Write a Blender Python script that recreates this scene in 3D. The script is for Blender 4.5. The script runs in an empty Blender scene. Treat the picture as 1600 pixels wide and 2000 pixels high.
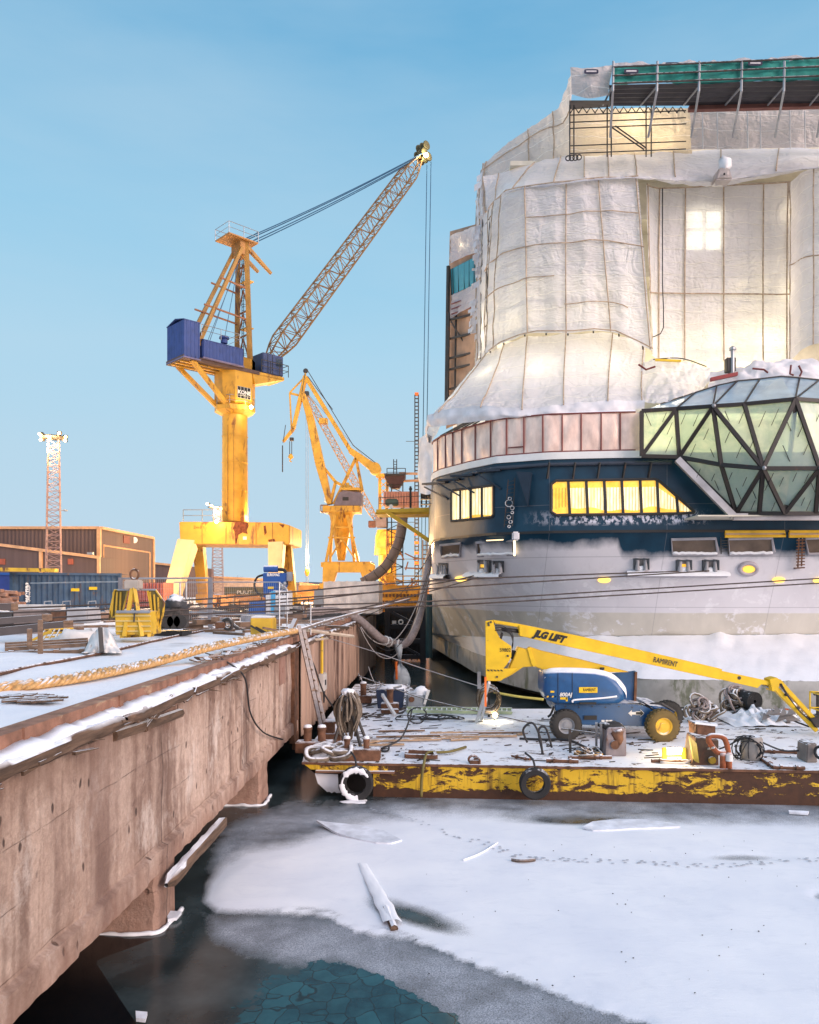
import bpy, bmesh, math, random
import numpy as np
from mathutils import Vector, Matrix, noise
random.seed(7)
C = bpy.context.scene.collection
sc = bpy.context.scene
R = math.radians
# ------------------------------------------------------------------ camera, sky, sun, exposure
CAMZ = 5.8
F = 1500.0
cd = bpy.data.cameras.new('camera'); cam = bpy.data.objects.new('camera', cd); C.objects.link(cam)
cam.location = (0, 0, CAMZ); cam.rotation_euler = (R(90), 0, 0)
cd.sensor_fit = 'VERTICAL'; cd.sensor_height = 36; cd.lens = 36*F/2000
cd.shift_x = -0.025; cd.shift_y = 0.075; cd.clip_start = .1; cd.clip_end = 5000
sc.camera = cam
sc.view_settings.view_transform = 'Standard'; sc.view_settings.look = 'None'
sc.view_settings.exposure = 0.12; sc.view_settings.gamma = 1.0
sc.cycles.use_denoising = True
sc.cycles.max_bounces = 8; sc.cycles.transparent_max_bounces = 12
sc.cycles.sample_clamp_indirect = 6

SUN_EL, SUN_AZ = R(13), R(126)          # azimuth clockwise from +Y: low behind the camera's right shoulder
w = bpy.data.worlds.new('World'); sc.world = w; w.use_nodes = True
nt = w.node_tree; N = nt.nodes; L = nt.links
for n in list(N): N.remove(n)
out = N.new('ShaderNodeOutputWorld'); bg = N.new('ShaderNodeBackground')
L.new(bg.outputs[0], out.inputs[0])
tc = N.new('ShaderNodeTexCoord'); sx = N.new('ShaderNodeSeparateXYZ'); L.new(tc.outputs['Generated'], sx.inputs[0])
rmp = N.new('ShaderNodeValToRGB'); L.new(sx.outputs['Z'], rmp.inputs[0])
def ramp(node, stops):
    e = node.color_ramp.elements
    while len(e) > 1: e.remove(e[0])
    e[0].position, e[0].color = stops[0][0], (*stops[0][1], 1)
    for p, c in stops[1:]:
        k = e.new(p); k.color = (*c, 1)
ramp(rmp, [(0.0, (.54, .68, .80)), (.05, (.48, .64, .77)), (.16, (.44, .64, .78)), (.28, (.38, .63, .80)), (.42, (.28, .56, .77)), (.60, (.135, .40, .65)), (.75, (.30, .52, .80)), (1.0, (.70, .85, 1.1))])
# thin cloud veil
mp = N.new('ShaderNodeMapping'); mp.inputs['Scale'].default_value = (1.0, 1.0, 4.2)
L.new(tc.outputs['Generated'], mp.inputs[0])
cn = N.new('ShaderNodeTexNoise'); cn.inputs['Scale'].default_value = 1.6; cn.inputs['Detail'].default_value = 6; cn.inputs['Roughness'].default_value = .55
L.new(mp.outputs[0], cn.inputs['Vector'])
cr = N.new('ShaderNodeValToRGB'); ramp(cr, [(.35, (0, 0, 0)), (.75, (1, 1, 1))]); L.new(cn.outputs[0], cr.inputs[0])
cm = N.new('ShaderNodeMath'); cm.operation = 'MULTIPLY'; cm.inputs[1].default_value = .5; L.new(cr.outputs[0], cm.inputs[0])
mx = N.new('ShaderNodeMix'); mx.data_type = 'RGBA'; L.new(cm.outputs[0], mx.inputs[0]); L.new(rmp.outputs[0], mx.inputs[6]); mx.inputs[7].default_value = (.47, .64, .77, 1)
# physical twilight sky under it
sky = N.new('ShaderNodeTexSky'); sky.sky_type = 'NISHITA'; sky.sun_disc = False
sky.sun_elevation = SUN_EL; sky.sun_rotation = SUN_AZ
sk = N.new('ShaderNodeVectorMath'); sk.operation = 'SCALE'; sk.inputs['Scale'].default_value = .10; L.new(sky.outputs[0], sk.inputs[0])
m2 = N.new('ShaderNodeMix'); m2.data_type = 'RGBA'; m2.inputs[0].default_value = .03; L.new(mx.outputs[2], m2.inputs[6]); L.new(sk.outputs[0], m2.inputs[7])
# pink afterglow low in the sky behind the camera
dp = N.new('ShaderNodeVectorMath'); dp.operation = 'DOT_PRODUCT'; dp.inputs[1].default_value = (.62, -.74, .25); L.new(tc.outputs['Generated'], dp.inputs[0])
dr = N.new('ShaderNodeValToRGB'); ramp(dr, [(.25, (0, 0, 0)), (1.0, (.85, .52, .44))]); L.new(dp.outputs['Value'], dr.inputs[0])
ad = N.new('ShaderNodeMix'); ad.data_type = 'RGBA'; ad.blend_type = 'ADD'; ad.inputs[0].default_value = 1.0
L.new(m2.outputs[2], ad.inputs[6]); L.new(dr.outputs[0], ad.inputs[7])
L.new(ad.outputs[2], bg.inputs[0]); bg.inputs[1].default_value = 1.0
sd = bpy.data.lights.new('sun', 'SUN'); sun = bpy.data.objects.new('sun', sd); C.objects.link(sun)
sd.energy = 2.9; sd.color = (1.0, .79, .70); sd.angle = R(35)
sdir = Vector((math.sin(SUN_AZ)*math.cos(SUN_EL), math.cos(SUN_AZ)*math.cos(SUN_EL), math.sin(SUN_EL)))
sun.rotation_euler = sdir.to_track_quat('Z', 'Y').to_euler(); sun.location = (20, -30, 30)

# ------------------------------------------------------------------ helpers
Z = Vector((0, 0, 1))
def P(px, py, Y): return Vector(((px-850)*Y/F, Y, CAMZ+(1150-py)*Y/F))
def G(px, py, z):                        # point on the level z seen at that place
    Y = F*(CAMZ-z)/(py-1150); return Vector(((px-850)*Y/F, Y, z))
class MB:
    def __init__(s): s.v = []; s.f = []
    def add(s, vs, fs):
        b = len(s.v); s.v += [Vector(p) for p in vs]; s.f += [tuple(b+i for i in f) for f in fs]; return s
    def bx(s, x0, x1, y0, y1, z0, z1):
        return s.add([(x, y, z) for z in (z0, z1) for y in (y0, y1) for x in (x0, x1)],
                     [(0, 2, 3, 1), (4, 5, 7, 6), (0, 1, 5, 4), (2, 6, 7, 3), (0, 4, 6, 2), (1, 3, 7, 5)])
    def box(s, c, d, rz=0):
        m = Matrix.Rotation(rz, 3, 'Z'); c = Vector(c)
        return s.add([c+m @ Vector((x*d[0]/2, y*d[1]/2, z*d[2]/2)) for z in (-1, 1) for y in (-1, 1) for x in (-1, 1)],
                     [(0, 2, 3, 1), (4, 5, 7, 6), (0, 1, 5, 4), (2, 6, 7, 3), (0, 4, 6, 2), (1, 3, 7, 5)])
    def beam(s, a, b, w, h=None, w2=None, h2=None, up=None):
        a, b = Vector(a), Vector(b); d = (b-a)
        if d.length < 1e-6: return s
        d.normalize(); h = h or w; w2 = w2 or w; h2 = h2 or (h*w2/w)
        u = Vector(up) if up else (Z if abs(d.z) < .95 else Vector((0, 1, 0)))
        x = d.cross(u).normalized(); y = x.cross(d).normalized()
        vs = []
        for p, ww, hh in ((a, w, h), (b, w2, h2)):
            vs += [p-x*ww/2-y*hh/2, p+x*ww/2-y*hh/2, p+x*ww/2+y*hh/2, p-x*ww/2+y*hh/2]
        return s.add(vs, [(3, 2, 1, 0), (4, 5, 6, 7), (0, 1, 5, 4), (1, 2, 6, 5), (2, 3, 7, 6), (3, 0, 4, 7)])
    def tube(s, pts, r, n=6, r2=None, closed=False):
        pts = [Vector(p) for p in pts]; k = len(pts); rings = []; px = None
        for i, p in enumerate(pts):
            if closed: d = pts[(i+1) % k]-pts[i-1]
            else: d = pts[min(i+1, k-1)]-pts[max(i-1, 0)]
            if d.length < 1e-9: d = Vector((0, 0, 1))
            d.normalize()
            if px is None:
                u = Z if abs(d.z) < .9 else Vector((1, 0, 0)); px = d.cross(u).normalized()
            else:
                px = (px-d*px.dot(d))
                if px.length < 1e-6: px = d.orthogonal()
                px.normalize()
            y = d.cross(px); rr = r if r2 is None else r+(r2-r)*i/max(1, k-1)
            rings.append([p+(px*math.cos(2*math.pi*j/n)+y*math.sin(2*math.pi*j/n))*rr for j in range(n)])
        b = len(s.v)
        for q in rings: s.v += q
        m = k if closed else k-1
        for i in range(m):
            i2 = (i+1) % k
            for j in range(n):
                j2 = (j+1) % n
                s.f.append((b+i*n+j, b+i*n+j2, b+i2*n+j2, b+i2*n+j))
        if not closed:
            s.f.append(tuple(b+j for j in reversed(range(n)))); s.f.append(tuple(b+(k-1)*n+j for j in range(n)))
        return s
    def prism(s, pts, d):
        pts = [Vector(p) for p in pts]; d = Vector(d); n = len(pts)
        return s.add(pts+[p+d for p in pts], [tuple(range(n)), tuple(reversed(range(n, 2*n)))]+[(i, n+i, n+(i+1) % n, (i+1) % n) for i in range(n)])
    def lathe(s, c, prof, n=16, ax=Z, cap=True):
        c = Vector(c); ax = Vector(ax).normalized(); x = ax.orthogonal().normalized(); y = ax.cross(x); b = len(s.v)
        for r, h in prof:
            s.v += [c+ax*h+(x*math.cos(2*math.pi*j/n)+y*math.sin(2*math.pi*j/n))*r for j in range(n)]
        for i in range(len(prof)-1):
            for j in range(n):
                j2 = (j+1) % n; s.f.append((b+i*n+j, b+i*n+j2, b+(i+1)*n+j2, b+(i+1)*n+j))
        if cap:
            s.f.append(tuple(b+j for j in reversed(range(n)))); s.f.append(tuple(b+(len(prof)-1)*n+j for j in range(n)))
        return s
    def torus(s, c, R0, r, ax, n=28, k=10, sq=1.0):
        c = Vector(c); ax = Vector(ax).normalized(); x = ax.orthogonal().normalized(); y = ax.cross(x); b = len(s.v)
        for i in range(n):
            a = 2*math.pi*i/n; e = x*math.cos(a)+y*math.sin(a)
            for j in range(k):
                t = 2*math.pi*j/k; s.v.append(c+e*(R0+r*math.cos(t))+ax*r*sq*math.sin(t))
        for i in range(n):
            for j in range(k):
                s.f.append((b+i*k+j, b+((i+1) % n)*k+j, b+((i+1) % n)*k+(j+1) % k, b+i*k+(j+1) % k))
        return s
    def grid(s, rows):
        b = len(s.v); m = len(rows[0])
        for q in rows: s.v += [Vector(p) for p in q]
        for i in range(len(rows)-1):
            for j in range(m-1):
                s.f.append((b+i*m+j, b+i*m+j+1, b+(i+1)*m+j+1, b+(i+1)*m+j))
        return s
    def ball(s, c, r, n=10, sq=(1, 1, 1), rough=0):
        c = Vector(c); b = len(s.v); m = max(4, n//2)
        for i in range(m+1):
            t = math.pi*i/m
            for j in range(n):
                a = 2*math.pi*j/n; q = Vector((math.sin(t)*math.cos(a)*sq[0], math.sin(t)*math.sin(a)*sq[1], math.cos(t)*sq[2]))
                k = r*(1+rough*noise.noise(q*2.3+c*3)); s.v.append(c+q*k)
        for i in range(m):
            for j in range(n):
                s.f.append((b+i*n+j, b+(i+1)*n+j, b+(i+1)*n+(j+1) % n, b+i*n+(j+1) % n))
        return s
    def build(s, name, mat, parent=None, smooth=False, bevel=0, label=None, kind=None, cat=None, group=None, solid=0):
        root = parent
        while root and root.parent: root = root.parent
        org = root.location.copy() if root else Vector((0, 0, 0))
        if not root:
            lo = Vector((min(p.x for p in s.v), min(p.y for p in s.v), min(p.z for p in s.v)))
            hi = Vector((max(p.x for p in s.v), max(p.y for p in s.v), lo.z)); org = (lo+hi)/2
        me = bpy.data.meshes.new(name); me.from_pydata([tuple(p-org) for p in s.v], [], s.f)
        bm = bmesh.new(); bm.from_mesh(me)
        bmesh.ops.remove_doubles(bm, verts=bm.verts, dist=1e-5)
        bmesh.ops.recalc_face_normals(bm, faces=bm.faces)
        if bevel: bmesh.ops.bevel(bm, geom=[e for e in bm.edges if len(e.link_faces) == 2 and e.calc_face_angle(0) > .5], offset=bevel, segments=2, affect='EDGES', clamp_overlap=True)
        bm.to_mesh(me); bm.free()
        if smooth:
            for p in me.polygons: p.use_smooth = True
            if smooth is not True and hasattr(me, 'set_sharp_from_angle'): me.set_sharp_from_angle(angle=smooth)
        me.materials.append(mat)
        o = bpy.data.objects.new(name, me); C.objects.link(o)
        if parent: o.parent = parent
        else: o.location = org
        if solid:
            md = o.modifiers.new('thickness', 'SOLIDIFY'); md.thickness = solid; md.offset = 0
        if label: o['label'] = label
        if cat: o['category'] = cat
        if kind: o['kind'] = kind
        if group: o['group'] = group
        return o
def thing(name, label, cat, loc=(0, 0, 0), group=None):
    o = bpy.data.objects.new(name, None); C.objects.link(o); o.location = loc; o.empty_display_size = .3
    o['label'] = label; o['category'] = cat
    if group: o['group'] = group
    return o
def dup(root, loc, label=None):
    r = root.copy(); C.objects.link(r); r.location = loc
    if label: r['label'] = label
    def kids(a, b):
        for ch in list(a.children):
            c = ch.copy(); C.objects.link(c); c.parent = b; kids(ch, c)
    kids(root, r)
    return r
def text(s, name, mat, origin, xdir, ydir, size, parent, depth=.004, align='CENTER', bold=0, squash=1, shear=0, width=None):
    cu = bpy.data.curves.new(name, 'FONT'); cu.body = s; cu.size = size; cu.align_x = align; cu.align_y = 'CENTER'
    cu.extrude = depth; cu.offset = bold; cu.shear = shear
    o = bpy.data.objects.new(name, cu); C.objects.link(o)
    dg = bpy.context.evaluated_depsgraph_get(); dg.update()
    me = bpy.data.meshes.new_from_object(o.evaluated_get(dg)); me.name = name
    bpy.data.objects.remove(o); bpy.data.curves.remove(cu)
    x = Vector(xdir).normalized(); y = Vector(ydir); y = (y-x*y.dot(x)).normalized(); z = x.cross(y)
    if width:
        xs = [v.co.x for v in me.vertices]; squash = width/max(1e-6, max(xs)-min(xs))
    org = Vector(origin)
    root = parent
    while root.parent: root = root.parent
    for v in me.vertices:
        c = v.co.copy(); v.co = org+x*c.x*squash+y*c.y+z*c.z-root.location
    me.materials.clear(); me.materials.append(mat)
    t = bpy.data.objects.new(name, me); C.objects.link(t); t.parent = parent
    return t
def cr(pts, n):                          # smooth resample of a polyline
    pts = [Vector(p) for p in pts]; m = len(pts)-1; o = []
    for i in range(n):
        t = i/(n-1)*m; k = min(int(t), m-1); f = t-k
        p0, p1, p2, p3 = pts[max(k-1, 0)], pts[k], pts[k+1], pts[min(k+2, m)]
        o.append(.5*((2*p1)+(p2-p0)*f+(2*p0-5*p1+4*p2-p3)*f*f+(3*p1-p0-3*p2+p3)*f**3))
    return o
def lin(pts, n):
    pts = [Vector(p) for p in pts]; d = [0]
    for a, b in zip(pts, pts[1:]): d.append(d[-1]+(b-a).length)
    o = []
    for i in range(n):
        t = d[-1]*i/(n-1); k = 0
        while k < len(d)-2 and d[k+1] < t: k += 1
        f = (t-d[k])/max(1e-9, d[k+1]-d[k]); o.append(pts[k].lerp(pts[k+1], f))
    return o
def sheet(rows, nu, nv, wr=.05, fs=.9, bulge=0, nb=1):
    """cloth surface through rows of points; wr wrinkle size, bulge between nb battens"""
    g = [cr(r, nu) for r in rows]
    cols = [cr([r[i] for r in g], nv) if len(g) > 1 else g for i in range(nu)]
    gg = [[cols[i][j] for i in range(nu)] for j in range(nv)]
    o = []
    for j in range(nv):
        q = []
        for i in range(nu):
            a = gg[j][min(i+1, nu-1)]-gg[j][max(i-1, 0)]; b = gg[min(j+1, nv-1)][i]-gg[max(j-1, 0)][i]
            n = a.cross(b)
            n = n.normalized() if n.length > 1e-9 else Vector((0, -1, 0))
            p = gg[j][i]; d = wr*(noise.noise(p*fs)+.6*noise.noise(Vector((p.x*fs*2.3, p.y*fs*2.3, p.z*fs*3.1)))+.35*noise.noise(p*fs*6))
            d += bulge*math.sin(math.pi*((i/(nu-1)*nb) % 1))
            q.append(p+n*d)
        o.append(q)
    return o
def strip(g, fu, off=.05, v0=0, v1=1, dirn=(0, -1, 0), k=10):      # line down a sheet at fraction fu
    nv = len(g); nu = len(g[0]); o = []
    for a in range(k):
        t = (v0+(v1-v0)*a/(k-1))*(nv-1); j = min(int(t), nv-2); f = t-j
        u = fu*(nu-1); i = min(int(u), nu-2); h = u-i
        p = (g[j][i].lerp(g[j][i+1], h)).lerp(g[j+1][i].lerp(g[j+1][i+1], h), f)
        o.append(p+Vector(dirn)*off)
    return o
def strip_h(g, fv, off=.05, u0=0, u1=1, k=14, dirn=(0, -1, 0)):
    gt = [[g[j][i] for j in range(len(g))] for i in range(len(g[0]))]
    return strip(gt, fv, off, u0, u1, dirn, k)
def sag(a, b, s, n=14):
    a, b = Vector(a), Vector(b)
    return [a.lerp(b, i/(n-1))-Z*s*4*(i/(n-1))*(1-i/(n-1)) for i in range(n)]
def pbeam(m, a, b, wa, wb, Y, d=None, Y2=None):     # tapered beam between picture places at depth Y, widths in picture units
    Y2 = Y2 or Y; k = Y/F
    A, B = P(*a, Y), P(*b, Y2); return m.beam(A, B, d or wa*k, wa*k, d or wb*k, wb*k, up=(0, 1, 0)) if False else m.beam(A, B, wa*k, d or wa*k, wb*k, d or wb*k, up=(0, 1, 0))
def lattice(m, a, b, w0, w1, nseg, rc, rd, side, n=4, taper=None):
    """four-chord lattice from a to b; side = lateral direction"""
    a, b = Vector(a), Vector(b); d = (b-a).normalized(); s = Vector(side); s = (s-d*s.dot(d)).normalized(); u = s.cross(d)
    def ring(t):
        wv = w0+(w1-w0)*t
        if taper: wv *= min(1, .25+t/taper*.75, .25+(1-t)/taper*.75)
        c = a.lerp(b, t); return [c+s*wv/2*i+u*wv/2*j for i, j in ((-1, -1), (1, -1), (1, 1), (-1, 1))]
    rs = [ring(i/nseg) for i in range(nseg+1)]
    for k in range(4):
        m.tube([r[k] for r in rs], rc, n)
    for i in range(nseg):
        for k in range(4):
            k2 = (k+1) % 4; m.tube([rs[i][k], rs[i][k2]], rd, 4)
            if (i+k) % 2: m.tube([rs[i][k], rs[i+1][k2]], rd, 4)
            else: m.tube([rs[i][k2], rs[i+1][k]], rd, 4)
def rail(m, pts, h=1.05, r=.025, sp=1.5, mid=True):
    pts = [Vector(p) for p in pts]
    m.tube([p+Z*h for p in pts], r, 4)
    if mid: m.tube([p+Z*h*.5 for p in pts], r*.8, 4)
    for a, b in zip(pts, pts[1:]):
        k = max(1, int((b-a).length/sp))
        for i in range(k+1): p = a.lerp(b, i/k); m.tube([p, p+Z*h], r, 4)
def coil(m, c, r, turns, tr, ax=Z, jit=.1, n=18, sq=1.0, hgt=0):
    c = Vector(c); ax = Vector(ax).normalized(); x = ax.orthogonal().normalized(); y = ax.cross(x); pts = []
    for i in range(int(turns*n)):
        a = 2*math.pi*i/n; t = i/(turns*n)
        rr = r*(1+jit*noise.noise(Vector((i*.31, r*9, c.x)))); pts.append(c+x*rr*math.cos(a)*sq+y*rr*math.sin(a)+ax*(hgt*t+jit*r*.5*noise.noise(Vector((i*.2, 5, c.y)))))
    m.tube(pts, tr, 5)

# ------------------------------------------------------------------ materials
def NT(name):
    m = bpy.data.materials.new(name); m.use_nodes = True; t = m.node_tree
    return m, t, t.nodes['Principled BSDF']
def nz(t, scale, detail=5, rough=.55, vec=None, stretch=(1, 1, 1), dist=0):
    g = t.nodes.new('ShaderNodeNewGeometry'); mpn = t.nodes.new('ShaderNodeMapping'); mpn.inputs['Scale'].default_value = stretch
    t.links.new(vec or g.outputs['Position'], mpn.inputs[0])
    n = t.nodes.new('ShaderNodeTexNoise'); n.inputs['Scale'].default_value = scale; n.inputs['Detail'].default_value = detail
    n.inputs['Roughness'].default_value = rough; n.inputs['Distortion'].default_value = dist
    t.links.new(mpn.outputs[0], n.inputs['Vector']); return n.outputs[0]
def mr(t, v, a, b, c=0, d=1):
    n = t.nodes.new('ShaderNodeMapRange'); n.inputs[1].default_value = a; n.inputs[2].default_value = b
    n.inputs[3].default_value = c; n.inputs[4].default_value = d; t.links.new(v, n.inputs[0]); return n.outputs[0]
def mth(t, op, a, b=0.0):
    n = t.nodes.new('ShaderNodeMath'); n.operation = op
    for i, x in enumerate((a, b)):
        if isinstance(x, (int, float)): n.inputs[i].default_value = x
        else: t.links.new(x, n.inputs[i])
    return n.outputs[0]
def mix(t, f, a, b):
    n = t.nodes.new('ShaderNodeMix'); n.data_type = 'RGBA'
    for i, x in ((0, f), (6, a), (7, b)):
        if isinstance(x, (int, float)): n.inputs[i].default_value = x
        elif isinstance(x, tuple): n.inputs[i].default_value = (*x[:3], 1)
        else: t.links.new(x, n.inputs[i])
    return n.outputs[2]
def bumpn(t, bs, h, st, dist=.02):
    n = t.nodes.new('ShaderNodeBump'); n.inputs['Strength'].default_value = st; n.inputs['Distance'].default_value = dist
    t.links.new(h, n.inputs['Height']); t.links.new(n.outputs[0], bs.inputs['Normal']); return n
def geo(t, what='Position'):
    g = t.nodes.new('ShaderNodeNewGeometry'); s = t.nodes.new('ShaderNodeSeparateXYZ'); t.links.new(g.outputs[what], s.inputs[0]); return s.outputs
SNOW = (.85, .865, .90)
def mat(name, col, rough=.6, metal=0, var=.2, scl=1.5, bump=.25, bsc=18, rust=None, snow=0, stretch=(1, 1, 1), spec=.5):
    m, t, b = NT(name)
    v = mr(t, nz(t, scl, stretch=stretch), .3, .7)
    c = mix(t, v, tuple(x*(1-var) for x in col), tuple(min(1, x*(1+var)) for x in col))
    rg = rough
    if rust:
        rc, th, rs = rust[:3]; st = rust[3] if len(rust) > 3 else (1, 1, .5)
        k = mr(t, nz(t, rs, 9, .68, stretch=st, dist=.4), th-.04, th+.04)
        c = mix(t, k, c, mix(t, nz(t, 9), tuple(x*.5 for x in rc), tuple(x*1.4 for x in rc)))
    if snow:
        nz_ = geo(t, 'Normal')[2]
        k = mth(t, 'MULTIPLY', mr(t, nz_, .45, .8), mr(t, nz(t, 5, 6), 1-snow-.12, 1-snow+.02))
        c = mix(t, k, c, SNOW)
    t.links.new(c, b.inputs['Base Color']); b.inputs['Roughness'].default_value = rough; b.inputs['Metallic'].default_value = metal
    b.inputs['Specular IOR Level'].default_value = spec
    if bump: bumpn(t, b, nz(t, bsc, 6, .6, stretch=stretch), bump)
    return m
def emis(name, col, st):
    m, t, b = NT(name); b.inputs['Base Color'].default_value = (*[x*.5 for x in col], 1); b.inputs['Emission Color'].default_value = (*col, 1); b.inputs['Emission Strength'].default_value = st
    return m
RUST = (.13, .055, .028)
yel = mat('crane_yellow_paint', (.64, .345, .035), .5, rust=((.20, .075, .02), .585, .9, (1, 1, .3)), var=.22, scl=.7, bump=.15)
ochre = mat('shaded_ochre_paint', (.36, .185, .035), .55, rust=(RUST, .60, .8, (1, 1, .4)), var=.2, bump=.15)  # darkened crane yellow: unlit upper frame put into the colour; also seams
yelw = mat('worn_yellow_paint', (.60, .37, .03), .5, rust=(RUST, .58, 2.2), snow=.5)
yelclean = mat('lift_yellow_paint', (.76, .49, .012), .42, var=.12, scl=2.5, bump=.08, rust=((.20, .11, .03), .67, 4, (.5, 1, 1)))
blu = mat('machine_house_blue', (.03, .062, .22), .55, var=.2, bump=.2, bsc=6)
blul = mat('lift_blue_paint', (.010, .078, .22), .38, var=.2, scl=2.5, bump=.08, snow=.62, rust=((.10, .11, .12), .66, 5))
bluc = mat('container_blue', (.028, .062, .115), .75, var=.35, rust=((.09, .06, .05), .60, 2.5, (1, 1, .3)), snow=.6)
blug = mat('equipment_blue', (.015, .075, .28), .45, snow=.5, var=.12)
steel = mat('dark_steel', (.06, .055, .052), .6, .3, rust=(RUST, .6, 3), snow=.45)
steelb = mat('bare_dark_steel', (.05, .047, .045), .6, .3, rust=(RUST, .62, 3))
galv = mat('galvanised_steel', (.34, .35, .37), .45, .6, bump=.1)
rusty = mat('rusty_steel', (.14, .065, .035), .85, var=.5, scl=5, snow=.5, bump=.5)
rubber = mat('black_rubber', (.022, .022, .023), .85, var=.3, bump=.35, bsc=40, snow=.35)
tread = mat('tyre_rubber', (.045, .042, .038), .9, var=.3, bump=.3, bsc=30, snow=.25)
rimw = mat('wheel_rim_white', (.62, .60, .50), .5, var=.15)
wood = mat('weathered_wood', (.20, .125, .08), .85, var=.45, scl=4, bump=.8, bsc=14, stretch=(1, .15, 3), snow=.62)
woodb = mat('rotten_timber', (.115, .07, .045), .9, var=.55, scl=5, bump=1.0, bsc=12, stretch=(3, .25, 3), snow=.66)
woodl = mat('pale_planks', (.42, .28, .17), .8, var=.25, scl=6, stretch=(.2, 1, 1), snow=.4)
batm = mat('batten_wood', (.44, .34, .25), .8, var=.3, scl=5)
snowm = mat('snow', SNOW, .75, var=.045, scl=.8, bump=.6, bsc=5)
white = mat('white_paint', (.72, .72, .70), .5, var=.08)
grey = mat('grey_cladding', (.17, .16, .16), .6, var=.15, snow=.3)
black = mat('black_paint', (.012, .012, .013), .5, var=.1, bump=0)
rope_y = mat('manila_rope', (.56, .33, .13), .9, var=.35, scl=14, bump=.9, bsc=60, snow=.42)
rope_d = mat('wire_rope', (.055, .04, .034), .7, var=.3, bump=.4, bsc=50)
rope_g = mat('old_rope', (.20, .16, .12), .95, var=.4, scl=8, bump=.9, bsc=50, snow=.55)
hosem = mat('grey_duct_hose', (.30, .25, .24), .6, var=.25, scl=6, bump=.3, snow=.2)
cablem = mat('black_cable', (.02, .02, .022), .6, var=.2, bump=0)
cablel = mat('pale_cable', (.55, .52, .50), .6, var=.2, bump=0)
orange = mat('orange_band', (.75, .16, .02), .6)
brick = mat('brown_hall_cladding', (.115, .078, .074), .75, var=.15, scl=.6, bump=.25, bsc=4, stretch=(3, 3, .05))
trim = mat('hall_trim', (.62, .36, .19), .6)
doorm = mat('hall_door', (.42, .25, .21), .6, var=.06, stretch=(.1, .1, 3))
redc = mat('red_container', (.22, .05, .04), .6, var=.2, snow=.5)
peach = mat('salmon_container', (.62, .27, .18), .6, var=.15)
greenp = mat('faded_green_paint', (.10, .14, .10), .6, var=.2)
lamp_o = emis('sodium_lamp_glass', (1, .62, .22), 26)
lamp_w = emis('flood_lamp_glass', (1, .86, .55), 60)
lamp_small = emis('lit_lens', (1, .62, .14), 1.6)
def corrug(m, a, b, z0, z1, amp=.03, pitch=.22):     # corrugated wall panel from a to b
    a, b = Vector(a), Vector(b); d = (b-a); ln = d.length; d.normalize(); n = d.cross(Z); k = int(ln/pitch)
    top, bot = [], []
    for i in range(k*4+1):
        t = i/(k*4)*ln; o = amp if i % 4 in (1, 2) else 0
        p = a+d*t+n*o; top.append(Vector((p.x, p.y, z1))); bot.append(Vector((p.x, p.y, z0)))
    m.grid([top, bot])
def lampobj(name, p, col, power, rad=.15, spot=None):
    ld = bpy.data.lights.new(name, 'SPOT' if spot else 'POINT'); ld.energy = power; ld.color = col; ld.shadow_soft_size = rad
    o = bpy.data.objects.new(name, ld); C.objects.link(o); o.location = p
    if spot:
        o.rotation_euler = (Vector(p)-Vector(spot)).to_track_quat('Z', 'Y').to_euler(); ld.spot_size = R(130); ld.spot_blend = .6
    return o
SOD = (1, .60, .25); WRM = (1, .74, .40); PALE = (1, .84, .56)
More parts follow.
